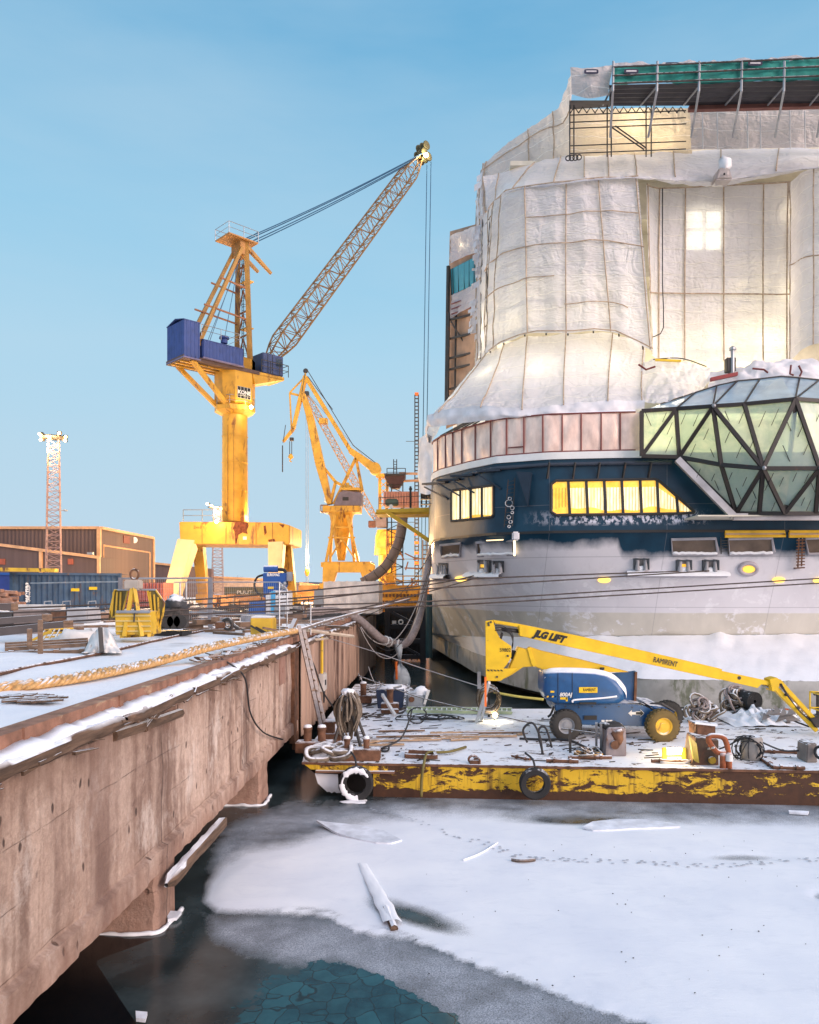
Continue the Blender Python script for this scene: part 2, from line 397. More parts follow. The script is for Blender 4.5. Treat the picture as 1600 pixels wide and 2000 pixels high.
# ------------------------------------------------------------------ SETTING: water and ice
def polysd(px, py, poly):
    poly = np.array(poly, float); d = np.full(px.shape, 1e9); ins = np.zeros(px.shape, bool)
    for (x1, y1), (x2, y2) in zip(poly, np.roll(poly, -1, 0)):
        ex, ey = x2-x1, y2-y1; t = np.clip(((px-x1)*ex+(py-y1)*ey)/(ex*ex+ey*ey+1e-9), 0, 1)
        d = np.minimum(d, np.hypot(px-x1-t*ex, py-y1-t*ey))
        ins ^= ((y1 > py) != (y2 > py)) & (px < (x2-x1)*(py-y1)/(y2-y1+1e-12)+x1)
    return np.where(ins, d, -d)
def ice_mat():
    m, t, b = NT('snowy_ice')
    def at(n):
        a = t.nodes.new('ShaderNodeAttribute'); a.attribute_name = n; return a.outputs['Fac']
    big = nz(t, .8, 6, .6); mid = nz(t, 3, 6, .6); fine = nz(t, 42, 4, .75); grit = nz(t, 90, 2, .8)
    c = mix(t, mr(t, big, .35, .7), (.016, .026, .028), (.06, .085, .09))
    g = t.nodes.new('ShaderNodeNewGeometry')
    # broken plates seen through clear ice
    mpv = t.nodes.new('ShaderNodeMixRGB'); mpv.blend_type = 'ADD'; mpv.inputs[0].default_value = .25
    t.links.new(g.outputs['Position'], mpv.inputs[1])
    nn = t.nodes.new('ShaderNodeTexNoise'); nn.inputs['Scale'].default_value = 2.2; t.links.new(g.outputs['Position'], nn.inputs['Vector']); t.links.new(nn.outputs['Color'], mpv.inputs[2])
    vo = t.nodes.new('ShaderNodeTexVoronoi'); vo.feature = 'DISTANCE_TO_EDGE'; vo.inputs['Scale'].default_value = 3.0; t.links.new(mpv.outputs[0], vo.inputs['Vector'])
    vc = t.nodes.new('ShaderNodeTexVoronoi'); vc.inputs['Scale'].default_value = 3.0; t.links.new(mpv.outputs[0], vc.inputs['Vector'])
    hs = t.nodes.new('ShaderNodeSeparateColor'); t.links.new(vc.outputs['Color'], hs.inputs[0])
    tc_ = mix(t, hs.outputs[0], (.002, .018, .028), (.014, .080, .098)); tc_ = mix(t, mr(t, mid, .4, .75, 0, .6), tc_, (.03, .12, .14))
    tc_ = mix(t, mr(t, vo.outputs['Distance'], .010, .036), (.005, .014, .016), tc_)
    teal = mr(t, mth(t, 'ADD', at('teal'), mth(t, 'MULTIPLY', mth(t, 'SUBTRACT', mid, .5), 2.0)), -.03, .07)
    c = mix(t, teal, c, tc_)
    op = mr(t, at('open'), -.05, .05); c = mix(t, op, c, (.004, .006, .008))
    sl = mth(t, 'ADD', at('slush'), mth(t, 'MULTIPLY', mth(t, 'SUBTRACT', big, .5), 2.2)); sl = mth(t, 'ADD', sl, mth(t, 'MULTIPLY', mth(t, 'SUBTRACT', mid, .5), 1.0))
    slm = mth(t, 'MULTIPLY', mth(t, 'MULTIPLY', mr(t, sl, -.25, 1.1), mth(t, 'SUBTRACT', 1.0, teal)), mr(t, mth(t, 'ADD', mth(t, 'MULTIPLY', fine, .75), mth(t, 'MULTIPLY', grit, .25)), .34, .64)); c = mix(t, slm, c, (.56, .59, .66))
    sn = mth(t, 'ADD', at('snowc'), mth(t, 'MULTIPLY', mth(t, 'SUBTRACT', big, .5), .55))
    sn = mth(t, 'ADD', sn, mth(t, 'MULTIPLY', mth(t, 'SUBTRACT', fine, .5), .75))
    snm = mr(t, sn, .0, .55); sc_ = mix(t, mr(t, nz(t, .6, 4), .3, .7), (.74, .77, .83), (.86, .875, .90))
    sc_ = mix(t, mr(t, nz(t, 2.2, 9, .72, stretch=(.6, 1.3, 1), dist=.6), .52, .78, 0, .4), sc_, (.58, .62, .70))
    sc_ = mix(t, mr(t, grit, .80, .86), sc_, (.35, .36, .38)); c = mix(t, snm, c, sc_)
    t.links.new(c, b.inputs['Base Color'])
    rr = mr(t, mth(t, 'MAXIMUM', snm, slm), 0, .5, .17, .85); rr2 = mth(t, 'MULTIPLY_ADD', op, -.1); t.links.new(rr, b.inputs['Roughness'])
    b.inputs['Specular IOR Level'].default_value = .35
    h = mth(t, 'ADD', mth(t, 'MULTIPLY', snm, .6), mth(t, 'MULTIPLY', mth(t, 'MULTIPLY', mth(t, 'ADD', fine, mth(t, 'MULTIPLY', nz(t, 5, 6, .65, stretch=(.5, 1.4, 1), dist=.8), 1.6)), snm), .4))
    bumpn(t, b, h, .35, .04)
    return m
x = np.arange(-15, 26.01, .11); y = np.concatenate([np.arange(5, 24, .09), np.arange(24, 62, .5)])
X, Y = np.meshgrid(x, y); PX = 850+F*X/Y; PY = 1150+F*CAMZ/Y
snowp = [(395, 1765), (400, 1720), (425, 1690), (470, 1655), (560, 1636), (640, 1612), (700, 1590), (800, 1575), (900, 1572), (1150, 1582), (1330, 1586), (1600, 1590), (2400, 1600), (2400, 2400), (1380, 2100), (1250, 1995), (1120, 1955), (985, 1905), (880, 1860), (780, 1832), (700, 1818), (640, 1792), (590, 1788), (480, 1792), (420, 1790)]
slushp = [(400, 1790), (480, 1785), (590, 1780), (780, 1822), (985, 1898), (1120, 1948), (1250, 1990), (1400, 2120), (850, 2120), (810, 1985), (740, 1920), (660, 1888), (590, 1892), (480, 1868), (415, 1840)]
frostp = [(520, 1575), (640, 1575), (900, 1545), (1300, 1545), (1700, 1570), (1700, 1640), (1300, 1600), (900, 1610), (700, 1640), (520, 1660), (400, 1740), (430, 1620)]
tealp = [(440, 2120), (470, 1975), (530, 1915), (592, 1888), (660, 1878), (750, 1908), (815, 1950), (900, 1995), (960, 2120)]
openp = [(-900, 1560), (332, 1560), (332, 1820), (300, 1836), (185, 1880), (265, 2000), (320, 2120), (-900, 2120)]
sds = polysd(PX, PY, snowp); feather = np.clip(62-(PY-1590)*.20, 10, 62)
sn = np.clip(sds/feather, -1, 1)
ridge_dark = np.exp(-(((PX-815)/110)**2+((PY-1795-(PX-815)*.30)/26)**2)); sn = sn-1.15*ridge_dark*(sds > 0)
sn -= .75*np.exp(-(((PX-1450)/90)**2+((PY-1680)/8)**2))+.8*np.exp(-(((PX-1600)/16)**2+((PY-1755)/10)**2))
sn -= .7*np.exp(-(((PX-1110)/70)**2+((PY-1605)/9)**2))+.6*np.exp(-(((PX-1380)/150)**2+((PY-1578)/10)**2))
sl = np.clip(polysd(PX, PY, slushp)/30, -1, .8); fr = np.clip(polysd(PX, PY, frostp)/26, -1, .75); sl = np.maximum(sl, fr)
te = np.clip(polysd(PX, PY, tealp)/np.where(PX < 600, 75, 26), -1, 1); op = np.clip(polysd(PX, PY, openp)/20, -1, 1)
rid = np.array([(560, 1780), (640, 1790), (700, 1815), (780, 1830), (880, 1858), (985, 1903), (1120, 1953), (1250, 1993), (1400, 2060)], float)
rd = np.full(PX.shape, 1e9); jx = 9*np.sin(X*5.1+Y*2.3)+6*np.sin(X*13.7-Y*7.9)
for (x1, y1), (x2, y2) in zip(rid, rid[1:]):
    ex, ey = x2-x1, y2-y1; tt = np.clip(((PX-x1)*ex+(PY-y1)*ey)/(ex*ex+ey*ey), 0, 1); rd = np.minimum(rd, np.hypot(PX-x1-tt*ex, PY-y1-tt*ey))
rd = rd+jx*.35; sn = np.where(rd < 14, np.maximum(sn, np.clip(.75-rd/14, 0, 1)), sn)
ZZ = .02+.05*np.clip(sn, 0, 1)
rows = [[Vector((X[j, i], Y[j, i], ZZ[j, i])) for i in range(len(x))] for j in range(len(y))]
ice = MB().grid(rows).build('ice_sheet', ice_mat(), smooth=True, kind='structure')
for nm, arr in (('snowc', sn), ('slush', sl), ('teal', te), ('open', op)):
    a = ice.data.attributes.new(nm, 'FLOAT', 'POINT'); a.data.foreach_set('value', arr.astype(np.float32).ravel())
m_, t_, b_ = NT('dark_water'); b_.inputs['Base Color'].default_value = (.006, .009, .011, 1); b_.inputs['Roughness'].default_value = .06
bumpn(t_, b_, nz(t_, 1.6, 4), .12, .1)
MB().bx(-400, 900, -60, 3000, -.5, -.03).build('harbour_water', m_, kind='structure')
# ------------------------------------------------------------------ quay: deck, wall, piles
QZ, WX = 4.1, -4.75
def deck_mat():
    m, t, b = NT('trodden_snow'); d = geo(t)[1]
    k = mth(t, 'MULTIPLY', mr(t, nz(t, .35, 8, .65), .52, .66), mr(t, d, 14, 34))
    k = mth(t, 'MAXIMUM', k, mr(t, nz(t, 2.2, 8, .7), .70, .74, 0, .8))
    c = mix(t, k, mix(t, mr(t, nz(t, .7), .3, .7), (.76, .78, .83), (.87, .88, .90)), (.16, .13, .12))
    t.links.new(c, b.inputs['Base Color']); b.inputs['Roughness'].default_value = .8
    bumpn(t, b, mth(t, 'ADD', nz(t, 3, 6), mth(t, 'MULTIPLY', nz(t, 25, 3), .25)), .5, .07); return m
deckm = deck_mat()
rows = []
for yy in list(np.arange(2, 45, .5))+[50, 60, 80, 120, 200, 500, 1500]:
    rows.append([Vector((xx, yy, QZ+(.05*noise.noise(Vector((xx*.5, yy*.5, 0)))+.02*noise.noise(Vector((xx*2, yy*2, 3))) if xx < -5.2 else 0))) for xx in [-1500, -400, -100, -60]+list(np.arange(-40, -5.2, .6))+[-5.05]])
MB().grid(rows).build('quay_ground', deckm, smooth=True, kind='structure')
MB().bx(-4.75, 60, 330, 1500, -1, 4.08).build('far_shore', deckm, kind='structure')

def wall_mat():
    m, t, b = NT('stained_concrete'); s = geo(t)
    base = mix(t, mr(t, nz(t, .55, 6, .6), .3, .7), (.60, .415, .32), (.90, .70, .575))
    base = mix(t, mr(t, nz(t, 5, 8, .75), .35, .72, 0, .6), base, (.33, .215, .165))
    st = mr(t, mth(t, 'ADD', mth(t, 'MULTIPLY', nz(t, 1.7, 3, .5, stretch=(1, 1, .10)), .72), mth(t, 'MULTIPLY', nz(t, 3.5, 9, .75), .28)), .49, .62, 0, .8); base = mix(t, st, base, (.16, .085, .06))
    st1 = mr(t, mth(t, 'ADD', mth(t, 'MULTIPLY', nz(t, 5.5, 2, .5, stretch=(1, 1, .05)), .6), mth(t, 'MULTIPLY', nz(t, 6, 9, .78), .4)), .50, .62, 0, .55); base = mix(t, st1, base, (.21, .12, .085)); gr_ = mr(t, nz(t, 22, 8, .8), .35, .65, .0, .4); base = mix(t, gr_, base, (.30, .20, .155)); hi = mr(t, nz(t, 1.3, 9, .75, stretch=(1, 1, .6)), .53, .66, 0, .65); base = mix(t, hi, base, (.80, .68, .60))
    st2 = mr(t, nz(t, .33, 5, .6, stretch=(1, 1, .12)), .56, .66, 0, .55); base = mix(t, st2, base, (.24, .145, .115))
    pit = t.nodes.new('ShaderNodeTexVoronoi'); pit.inputs['Scale'].default_value = 2.3; mpp = t.nodes.new('ShaderNodeMapping'); mpp.inputs['Scale'].default_value = (1, 1.5, .8)
    g = t.nodes.new('ShaderNodeNewGeometry'); t.links.new(g.outputs['Position'], mpp.inputs[0]); t.links.new(mpp.outputs[0], pit.inputs['Vector'])
    pk = mth(t, 'ADD', pit.outputs['Distance'], mth(t, 'MULTIPLY', nz(t, 9, 4), .12)); base = mix(t, mr(t, pk, .21, .15, 0, .9), base, (.075, .045, .035)); sp2 = mr(t, nz(t, 2.6, 5, .65), .66, .73, 0, .65); base = mix(t, sp2, base, (.16, .09, .07))
    # formwork board lines
    sw = mth(t, 'FRACT', mth(t, 'ADD', mth(t, 'MULTIPLY', s[2], 1.35), mth(t, 'MULTIPLY', nz(t, .8, 2), .12)))
    ln = mth(t, 'MULTIPLY', mr(t, sw, .022, .0), mr(t, nz(t, 1.2, 4), .45, .6)); base = mix(t, mth(t, 'MULTIPLY', ln, .6), base, (.16, .10, .08))
    tp_ = mth(t, 'MULTIPLY', mr(t, mth(t, 'ADD', s[2], mth(t, 'MULTIPLY', nz(t, 2.4, 6, .7, stretch=(1, 1, .1)), 1.6)), 3.9, 4.9), .8); base = mix(t, tp_, base, (.17, .085, .055)); base = mix(t, mr(t, mth(t, 'ADD', s[2], mth(t, 'MULTIPLY', nz(t, 2, 6, .7), .8)), 1.95, 1.35, 0, .75), base, mix(t, nz(t, 4, 6), (.17, .09, .065), (.50, .29, .21)))
    jy = mth(t, 'ABSOLUTE', mth(t, 'SUBTRACT', mth(t, 'FRACT', mth(t, 'MULTIPLY', mth(t, 'ADD', s[1], mth(t, 'MULTIPLY', nz(t, 3, 5, .7, stretch=(1, 1, .3)), .16)), .1667)), .24)); jt = mth(t, 'MULTIPLY', mr(t, jy, .075, .0), mr(t, nz(t, 5, 7, .75, stretch=(1, 1, .12)), .36, .6)); base = mix(t, mth(t, 'MULTIPLY', jt, .9), base, (.12, .068, .052)); base = mix(t, mr(t, jy, .004, .001, 0, .8), base, (.05, .03, .025))
    t.links.new(base, b.inputs['Base Color']); b.inputs['Roughness'].default_value = .9
    h = mth(t, 'ADD', mth(t, 'MULTIPLY', nz(t, 11, 9, .75), 1.0), mth(t, 'MULTIPLY', nz(t, 1.5, 4), .6)); h = mth(t, 'SUBTRACT', h, mth(t, 'MULTIPLY', ln, .4)); h = mth(t, 'SUBTRACT', h, mr(t, pk, .18, .12, 0, .5))
    bumpn(t, b, h, 1.0, .05); return m
conc = wall_mat()
qw = thing('quay_wall', 'long stained concrete quay wall on piles with a snow-topped rotten timber edge', 'quay wall', (-5, 8, 0))
rows = []
for zz in (1.0, 1.06, 1.35, 1.4)+tuple(np.arange(1.6, 3.95, .22)):
    bump_out = .10 if zz <= 1.36 else 0
    rows.append([Vector((WX+bump_out+.03*noise.noise(Vector((0, yy*1.1, zz*1.3)))+.02*noise.noise(Vector((3, yy*4.1, zz*4)))-(.06*max(0, noise.noise(Vector((4, yy*2.5, zz*2)))) if zz < 1.4 else 0), yy, zz+(.02*noise.noise(Vector((7, yy*1.7, 0)))+.045*max(0, noise.noise(Vector((7, yy*4.7, 0)))-.15) if zz < 1.05 else 0))) for yy in np.arange(3, 26.01, .1)])
mw = MB().grid(rows); mw.bx(-18, -5.0, 3, 58, 1.02, 3.9); mw.build('concrete_panel', conc, qw, smooth=R(50))
mw = MB().bx(WX-.05, WX+.12, 25.3, 25.75, .7, 3.9).bx(WX-.05, WX+.05, 25.78, 26.5, .4, 3.9); mw.build('steel_post', rusty, qw)
rows = []
for zz in (.7, 1.2, 2, 3, 3.9): rows.append([Vector((WX+.12+(.09 if int((yy-26.5)/.45) % 2 else 0)+.03*noise.noise(Vector((0, yy, zz))), yy, zz)) for yy in np.arange(26.5, 46, .1125)])
sheetp = mat('sheet_pile_wall', (.36, .24, .18), .9, var=.35, scl=2.2, stretch=(1, 1, .1), rust=((.10, .055, .04), .56, 1.3, (1, 1, .08)), bump=.5)
MB().grid(rows).build('sheet_piling', sheetp, qw)
rows = []
for zz in (.3, 1.2, 2, 3, 3.9): rows.append([Vector((WX+.2+(.12 if int((yy-46)/.5) % 2 else 0), yy, zz)) for yy in np.arange(46, 58, .25)])
MB().grid(rows).build('sheet_piling', mat('dark_sheet_piling', (.13, .10, .085), .9, var=.5, scl=2, stretch=(1, 1, .1), bump=.4), qw)
MB().bx(-9, WX+.25, 58, 58.3, .1, 4.1).build('end_wall', conc, qw)
# kerb: steel angle, timber ledge
mk = MB().bx(-5.06, -4.78, 3, 46, 3.96, 4.18)
for yy in (8.9, 11.6, 14.2, 18.1, 22.6): mk.bx(-4.79, -4.755, yy, yy+.12, 3.96, 4.19)
mk.build('kerb', mat('rusty_kerb', (.26, .13, .085), .85, var=.4, scl=3, rust=((.42, .28, .18), .6, 4, (1, .4, 1)), bump=.6), qw)
def timber(y0, y1, z0, dz, x0=-4.77, wd=.26, th=.2, seed=0, tilt=0):
    rr = []; n = int((y1-y0)/.12)+2
    for i in range(n):
        yy = y0+(y1-y0)*i/(n-1); e = min(1, min(i, n-1-i)/3+.35); zz = z0+dz*i/(n-1)
        ring = []
        for a in range(12):
            t = 2*math.pi*a/12; cx, cz = math.cos(t), math.sin(t); k = max(abs(cx), abs(cz))
            d = 1+.25*noise.noise(Vector((cx*1.6+seed, yy*1.3, cz*1.6)))+.16*noise.noise(Vector((cx*4+seed, yy*5, cz*4)))
            ring.append(Vector((x0+wd/2+cx/k*wd/2*d*e+tilt*i/(n-1), yy, zz+cz/k*th/2*d*e)))
        ring.append(ring[0]); rr.append(ring)
    return MB().grid(rr)
for k, (a, b_, z0, dz) in enumerate(((4, 11.4, 3.86, .0), (11.5, 14.6, 3.84, .04), (14.7, 20, 3.88, .0), (20.1, 25.2, 3.86, .02), (26.6, 34, 3.85, 0), (34.2, 45, 3.85, 0))):
    timber(a, b_, z0, dz, seed=k*7.3).build('edge_timber', woodb, qw, smooth=R(40))
# wind-packed snow lying on the ledge and against the kerb
rr = []
for i in range(190):
    yy = 4+i*.11; wv = .19+.13*noise.noise(Vector((yy*1.3, 0, 1)))+.07*noise.noise(Vector((yy*5, 2, 1))); zt = 3.965
    if noise.noise(Vector((yy*1.4, 5, 8))) < -.22: wv *= .3
    hh = .05+.05*noise.noise(Vector((yy*2.2, 9, 4)))+.03*noise.noise(Vector((yy*7, 1, 4))); rr.append([Vector((-4.782, yy, zt)), Vector((-4.782, yy, zt+hh+.03)), Vector((-4.78+wv*.6, yy, zt+hh)), Vector((-4.78+wv, yy, zt+.02)), Vector((-4.78+wv+.01, yy, zt-.035))])
MB().grid(rr).build('ledge_snow', snowm, qw, smooth=True)
# concrete piles down to the ice
for yy in (5.6, 13.35, 20.95):
    mp_ = MB(); rr = []
    for zz in np.arange(-.3, 1.25, .18):
        def cj(a, b): return .05*noise.noise(Vector((a*3, b*3+yy, zz*3)))
        c = [(-6.9, yy-.45), (-4.72, yy-.45), (-4.66, yy-.38), (-4.66, yy+.42), (-4.72, yy+.48), (-6.9, yy+.48), (-6.9, yy-.45)]
        rr.append([Vector((a+cj(a, b), b+cj(b, a), zz)) for a, b in c])
    mp_.grid(rr).build('pile', conc, qw)
    ic = MB(); coil_pts = [(-6.9, yy-.5, .06), (-4.7, yy-.52, .06), (-4.58, yy-.4, .06), (-4.58, yy+.5, .06)]
    ic.tube([p+Vector((noise.noise(p*3)*.06, noise.noise(p*3.3)*.06, -.04+noise.noise(p*4)*.05)) for p in lin(coil_pts, 46)], .045, 7); ic.build('ice_collar', snowm, qw, smooth=True)
MB().bx(-13, -12.8, 3, 58, -1, 3.9).build('rear_wall', mat('dark_concrete', (.03, .026, .024), .9), qw)
# hanging baulks of the old fendering
k = timber(12.9, 16.2, .82, .12, x0=-4.62, wd=.2, th=.2, seed=31, tilt=.10); o = k.build('timber_baulk', woodb, smooth=R(40))
o['label'] = 'snow-topped broken timber baulk hanging at the foot of the concrete wall'; o['category'] = 'timber'
k = MB().tube(lin([(-4.74, 11.3, 3.63), (-4.68, 12.2, 3.60), (-4.66, 13.3, 3.56), (-4.68, 14.1, 3.52)], 20), .085, 7); o = k.build('timber_baulk', woodb, smooth=R(40)); o['label'] = 'split dark beam spiked to the upper quay wall below the kerb'; o['category'] = 'timber'
k = MB().beam((-4.66, 12.25, 3.56), (-4.58, 13.3, 3.95), .14, .12, .1, .1); o = k.build('timber_baulk', woodb, bevel=.02); o['label'] = 'short grey loose board jutting up slanted over the timber edge'; o['category'] = 'timber'
# inspection plate, junction box, cables on the wall
pl = MB().bx(-4.75, -4.72, 23.4, 24.2, 2.85, 3.7).bx(-4.72, -4.70, 23.75, 24.0, 3.2, 3.35); o = pl.build('wall_plate', mat('brown_plate', (.30, .17, .13), .8, rust=(RUST, .6, 4))); o['label'] = 'brown steel plate fixed to the quay wall left of the ladder'; o['category'] = 'plate'
jb = thing('junction_box', 'white electrical junction box under a yellow conduit on the quay wall', 'junction box', (-4.5, 30.6, 2))
MB().bx(-4.6, -4.35, 30.1, 30.9, 1.75, 2.45).build('cabinet', mat('box_white', (.62, .58, .54), .6), jb, bevel=.03)
MB().bx(-4.35, -4.32, 30.3, 30.5, 2.0, 2.2).build('socket', black, jb)
MB().tube(lin([(-4.48, 30.4, 2.45), (-4.48, 30.4, 3.9)], 5), .06, 6).build('conduit', yelclean, jb)
MB().tube(sag((-4.45, 30.6, 1.75), (-4.45, 30.9, 1.75), .5), .025, 5).build('cable_loop', cablem, jb)
def cable(name, pts, r, m, label, cat='cable', n=24, group=None):
    o = MB().tube(cr(pts, n), r, 5).build(name, m, smooth=True, label=label, cat=cat)
    if group: o['group'] = group
    return o
cable('loose_cable', [(-4.9, 17.6, 4.2), (-4.45, 17.9, 3.75), (-4.62, 19.2, 2.7), (-4.6, 20.6, 1.95), (-4.6, 23.2, 1.25)], .022, cablem, 'thin dark cable dangling across the concrete quay wall')
cable('loose_cable', [(-4.9, 27.2, 4.2), (-4.4, 27.5, 3.2), (-4.1, 28.2, 2.0), (-3.7, 29.0, 1.15)], .03, cablem, 'thick black hose running down beside the wooden ladder to the barge', 'hose')
ld = thing('wooden_ladder', 'weathered wooden ladder leaning from the barge against the quay wall', 'ladder', (-3.6, 24.2, .95))
a0, a1 = Vector((-3.45, 24.0, .95)), Vector((-4.62, 26.0, 4.55)); sd_ = Vector((.12, .4, -.18))
MB().beam(a0, a1, .12, .07).build('rail', wood, ld); MB().beam(a0+sd_*.9, a1+sd_*.9, .12, .07).build('rail', wood, ld)
for i in range(1, 11): MB().beam(a0.lerp(a1, i/11), a0.lerp(a1, i/11)+sd_*.95, .05, .035).build('rung', wood, ld)
# big yellow hawser and lesser lines on the quay deck
def laid_rope(name, pts, R0, label, mt, n=420, pitch=.55, strands=3):
    c = cr(pts, n); ms = MB()
    for s_ in range(strands):
        q = []; ln = 0
        for i, p in enumerate(c):
            if i: ln += (p-c[i-1]).length
            d = (c[min(i+1, n-1)]-c[max(0, i-1)]).normalized(); x_ = d.cross(Z).normalized(); y_ = x_.cross(d); a = ln/pitch*2*math.pi+s_*2*math.pi/strands
            q.append(p+x_*R0*.52*math.cos(a)+y_*R0*.52*math.sin(a))
        ms.tube(q, R0*.52, 7)
    return ms.build(name, mt, smooth=True, label=label, cat='rope')
pr = [Vector((-8.9, 2.5, 4.16)), Vector((-8.0, 8, 4.18)), G(-60, 1352, 4.16), G(60, 1338, 4.2), G(180, 1318, 4.2), G(300, 1294, 4.2), P(390, 1268, 18.0), P(470, 1251, 20.5), P(530, 1240, 23), P(580, 1231, 26)]
laid_rope('hawser', pr, .105, 'thick golden twisted hawser lying along the snowy quay edge', rope_y)
pr2 = [p+Vector((.20, 0.0, .0)) for p in pr[:3]]+[p+Vector((.17+.05*math.sin(i*2.3), .0, .01)) for i, p in enumerate(pr[3:8])]+[pr[8]+Vector((.12, 0, .0))]
laid_rope('hawser', pr2[1:], .075, 'thinner golden rope doubled beside the thick hawser', rope_y, pitch=.4)
MB().tube(cr([P(578, 1232, 26), P(610, 1222, 28), P(635, 1214, 30), P(700, 1196, 36), P(800, 1170, 44)], 30), .06, 7).build('hawser_chafe_sleeve', mat('rope_sleeve', (.20, .155, .13), .9, snow=.55), smooth=True, label='grey chafe-sleeved rope tail continuing the hawser toward the ship', cat='rope')
cable('ground_cable', [G(-60, 1330, 4.14), G(60, 1302, 4.14), G(200, 1275, 4.15), G(330, 1245, 4.14), G(450, 1222, 4.14)], .045, rusty, 'rust-brown thin line across the quay snow behind the hawser')
dbm = MB()
for i in range(60):
    c = G(random.uniform(0, 75), random.uniform(1358, 1372), 4.13); a = random.uniform(-.5, .5)
    dbm.beam(c, c+Vector((random.uniform(.1, .5), a*.3, random.uniform(-.01, .03))), .05, .03)
dbm.build('wood_litter', woodb, kind='stuff', label='splintered dark wood litter poking through snow at the left edge', cat='debris')
spm = MB()
for i in range(150):
    yy = 5+random.random()**1.3*40; ln = random.uniform(.15, .9); a = Vector((-4.62+random.uniform(-.12, .12), yy, 3.84+random.uniform(-.12, .06))); spm.beam(a, a+Vector((random.uniform(-.06, .12), ln, random.uniform(-.14, .10))), random.uniform(.02, .09), random.uniform(.02, .05), .012, .01)
spm.build('timber_splinters', woodb, qw, kind='stuff')
lm = MB()
for i in range(260):
    yy = random.uniform(17, 46); xx = -4.95-abs(random.gauss(0, .28)); a = random.gauss(0, .35); ln = random.uniform(.1, .8)
    lm.beam((xx, yy, 4.14+random.random()*.09), (xx+ln*math.sin(a), yy+ln*math.cos(a), 4.14+random.random()*.12), random.uniform(.03, .12), .03)
lm.build('edge_litter', wood, kind='stuff', label='splintered planks and rubbish strewn along the snowy quay edge', cat='debris')
sb = thing('leaning_post', 'splintered plank post standing at the quay edge above the ladder', 'post', (-5, 26, 4))
MB().beam((-5.0, 25.6, 4.0), (-4.75, 26.2, 4.75), .16, .12).build('plank', wood, sb); MB().beam((-4.9, 26, 4.3), (-5.5, 24.6, 4.55), .08, .06).build('brace', wood, sb)
for k_, (a, b_, rr_) in enumerate((((600, 1231, 28), (690, 1243, 31), .07), ((588, 1252, 28), (640, 1247, 30), .05))):
    MB().tube([P(*a), P(*b_)], rr_, 6).build('loose_pole', mat('pale_pole'+str(k_), (.5, .40, .30), .8, snow=.5), label=('pale slender pole lying slanted across the quay edge', 'second shorter pole just under the pale slender pole')[k_], cat='pole')

# ------------------------------------------------------------------ barge
BZ = .93
bar = thing('barge', 'flat work barge with rusty flaking yellow side and snow-covered deck', 'barge', (3, 25, 0))
FL, FR = Vector((-3.72, 21.5, BZ)), Vector((16.5, 20.0, BZ)); BL, BR = Vector((-1.3, 31.2, BZ)), Vector((20, 31.2, BZ)); ML = Vector((-3.9, 23.0, BZ))
def barge_deck():
    m, t, b = NT('barge_deck_snow'); s = geo(t)
    k = mr(t, mth(t, 'ADD', nz(t, 1.7, 9, .72, stretch=(1, 1.8, 1), dist=.5), mth(t, 'MULTIPLY', nz(t, .25, 3), .25)), .70, .755)
    k = mth(t, 'MULTIPLY', k, mr(t, nz(t, 16, 4), .3, .5))
    c = mix(t, k, mix(t, mr(t, nz(t, .6, 4), .3, .7), (.76, .78, .83), (.87, .88, .90)), mix(t, nz(t, 6), (.05, .032, .026), (.16, .09, .06)))
    t.links.new(c, b.inputs['Base Color']); b.inputs['Roughness'].default_value = .75
    bumpn(t, b, mth(t, 'SUBTRACT', mth(t, 'ADD', nz(t, 2.2, 5), mth(t, 'MULTIPLY', nz(t, 22, 5), .3)), k), .55, .06); return m
bdm = barge_deck()
MB().prism([FL, FR, BR, BL+Vector((-.2, 0, 0)), Vector((-1.9, 31.2, BZ)), ML+Vector((.0, 4, 0)), ML], (0, 0, -.03)).build('deck', bdm, bar)
def barge_side():
    m, t, b = NT('flaking_yellow_hull'); s = geo(t)
    rustc = mix(t, nz(t, 5, 8), (.022, .010, .007), (.11, .042, .016))
    ye = mix(t, nz(t, 3), (.62, .36, .012), (.80, .52, .03))
    k = mth(t, 'ADD', nz(t, 2.6, 11, .76, stretch=(.5, 1, 1.4), dist=.5), mr(t, s[2], .30, .02, 0, .30))
    k = mth(t, 'ADD', k, mr(t, s[2], .86, .93, 0, .10)); k = mth(t, 'ADD', k, mr(t, s[0], 4.5, 9.5, 0, .09))
    c = mix(t, mr(t, k, .515, .545), ye, rustc); st = mr(t, nz(t, 4, 7, .72, stretch=(1, 1, .08), dist=.3), .50, .64, 0, .8)
    c = mix(t, st, c, (.07, .028, .012)); t.links.new(c, b.inputs['Base Color']); b.inputs['Roughness'].default_value = .7
    bumpn(t, b, mth(t, 'ADD', mth(t, 'MULTIPLY', mr(t, k, .545, .575), -.5), mth(t, 'MULTIPLY', nz(t, 14, 6), .3)), .6, .02); return m
bsm = barge_side(); f = FL+Vector((2.0, -.15, 0)); dn = Vector((0, 0, -1.15))
ms = MB(); rr = []
for zz in (0, -.12, -.3, -.6, -.95, -1.25): rr.append([f.lerp(FR, i/60)+Vector((0, .02*noise.noise(Vector((i*.7, zz*3, 1)))-(.0 if zz else .02), zz)) for i in range(61)])
ms.grid(rr); ms.build('hull_side', bsm, bar, smooth=R(40))
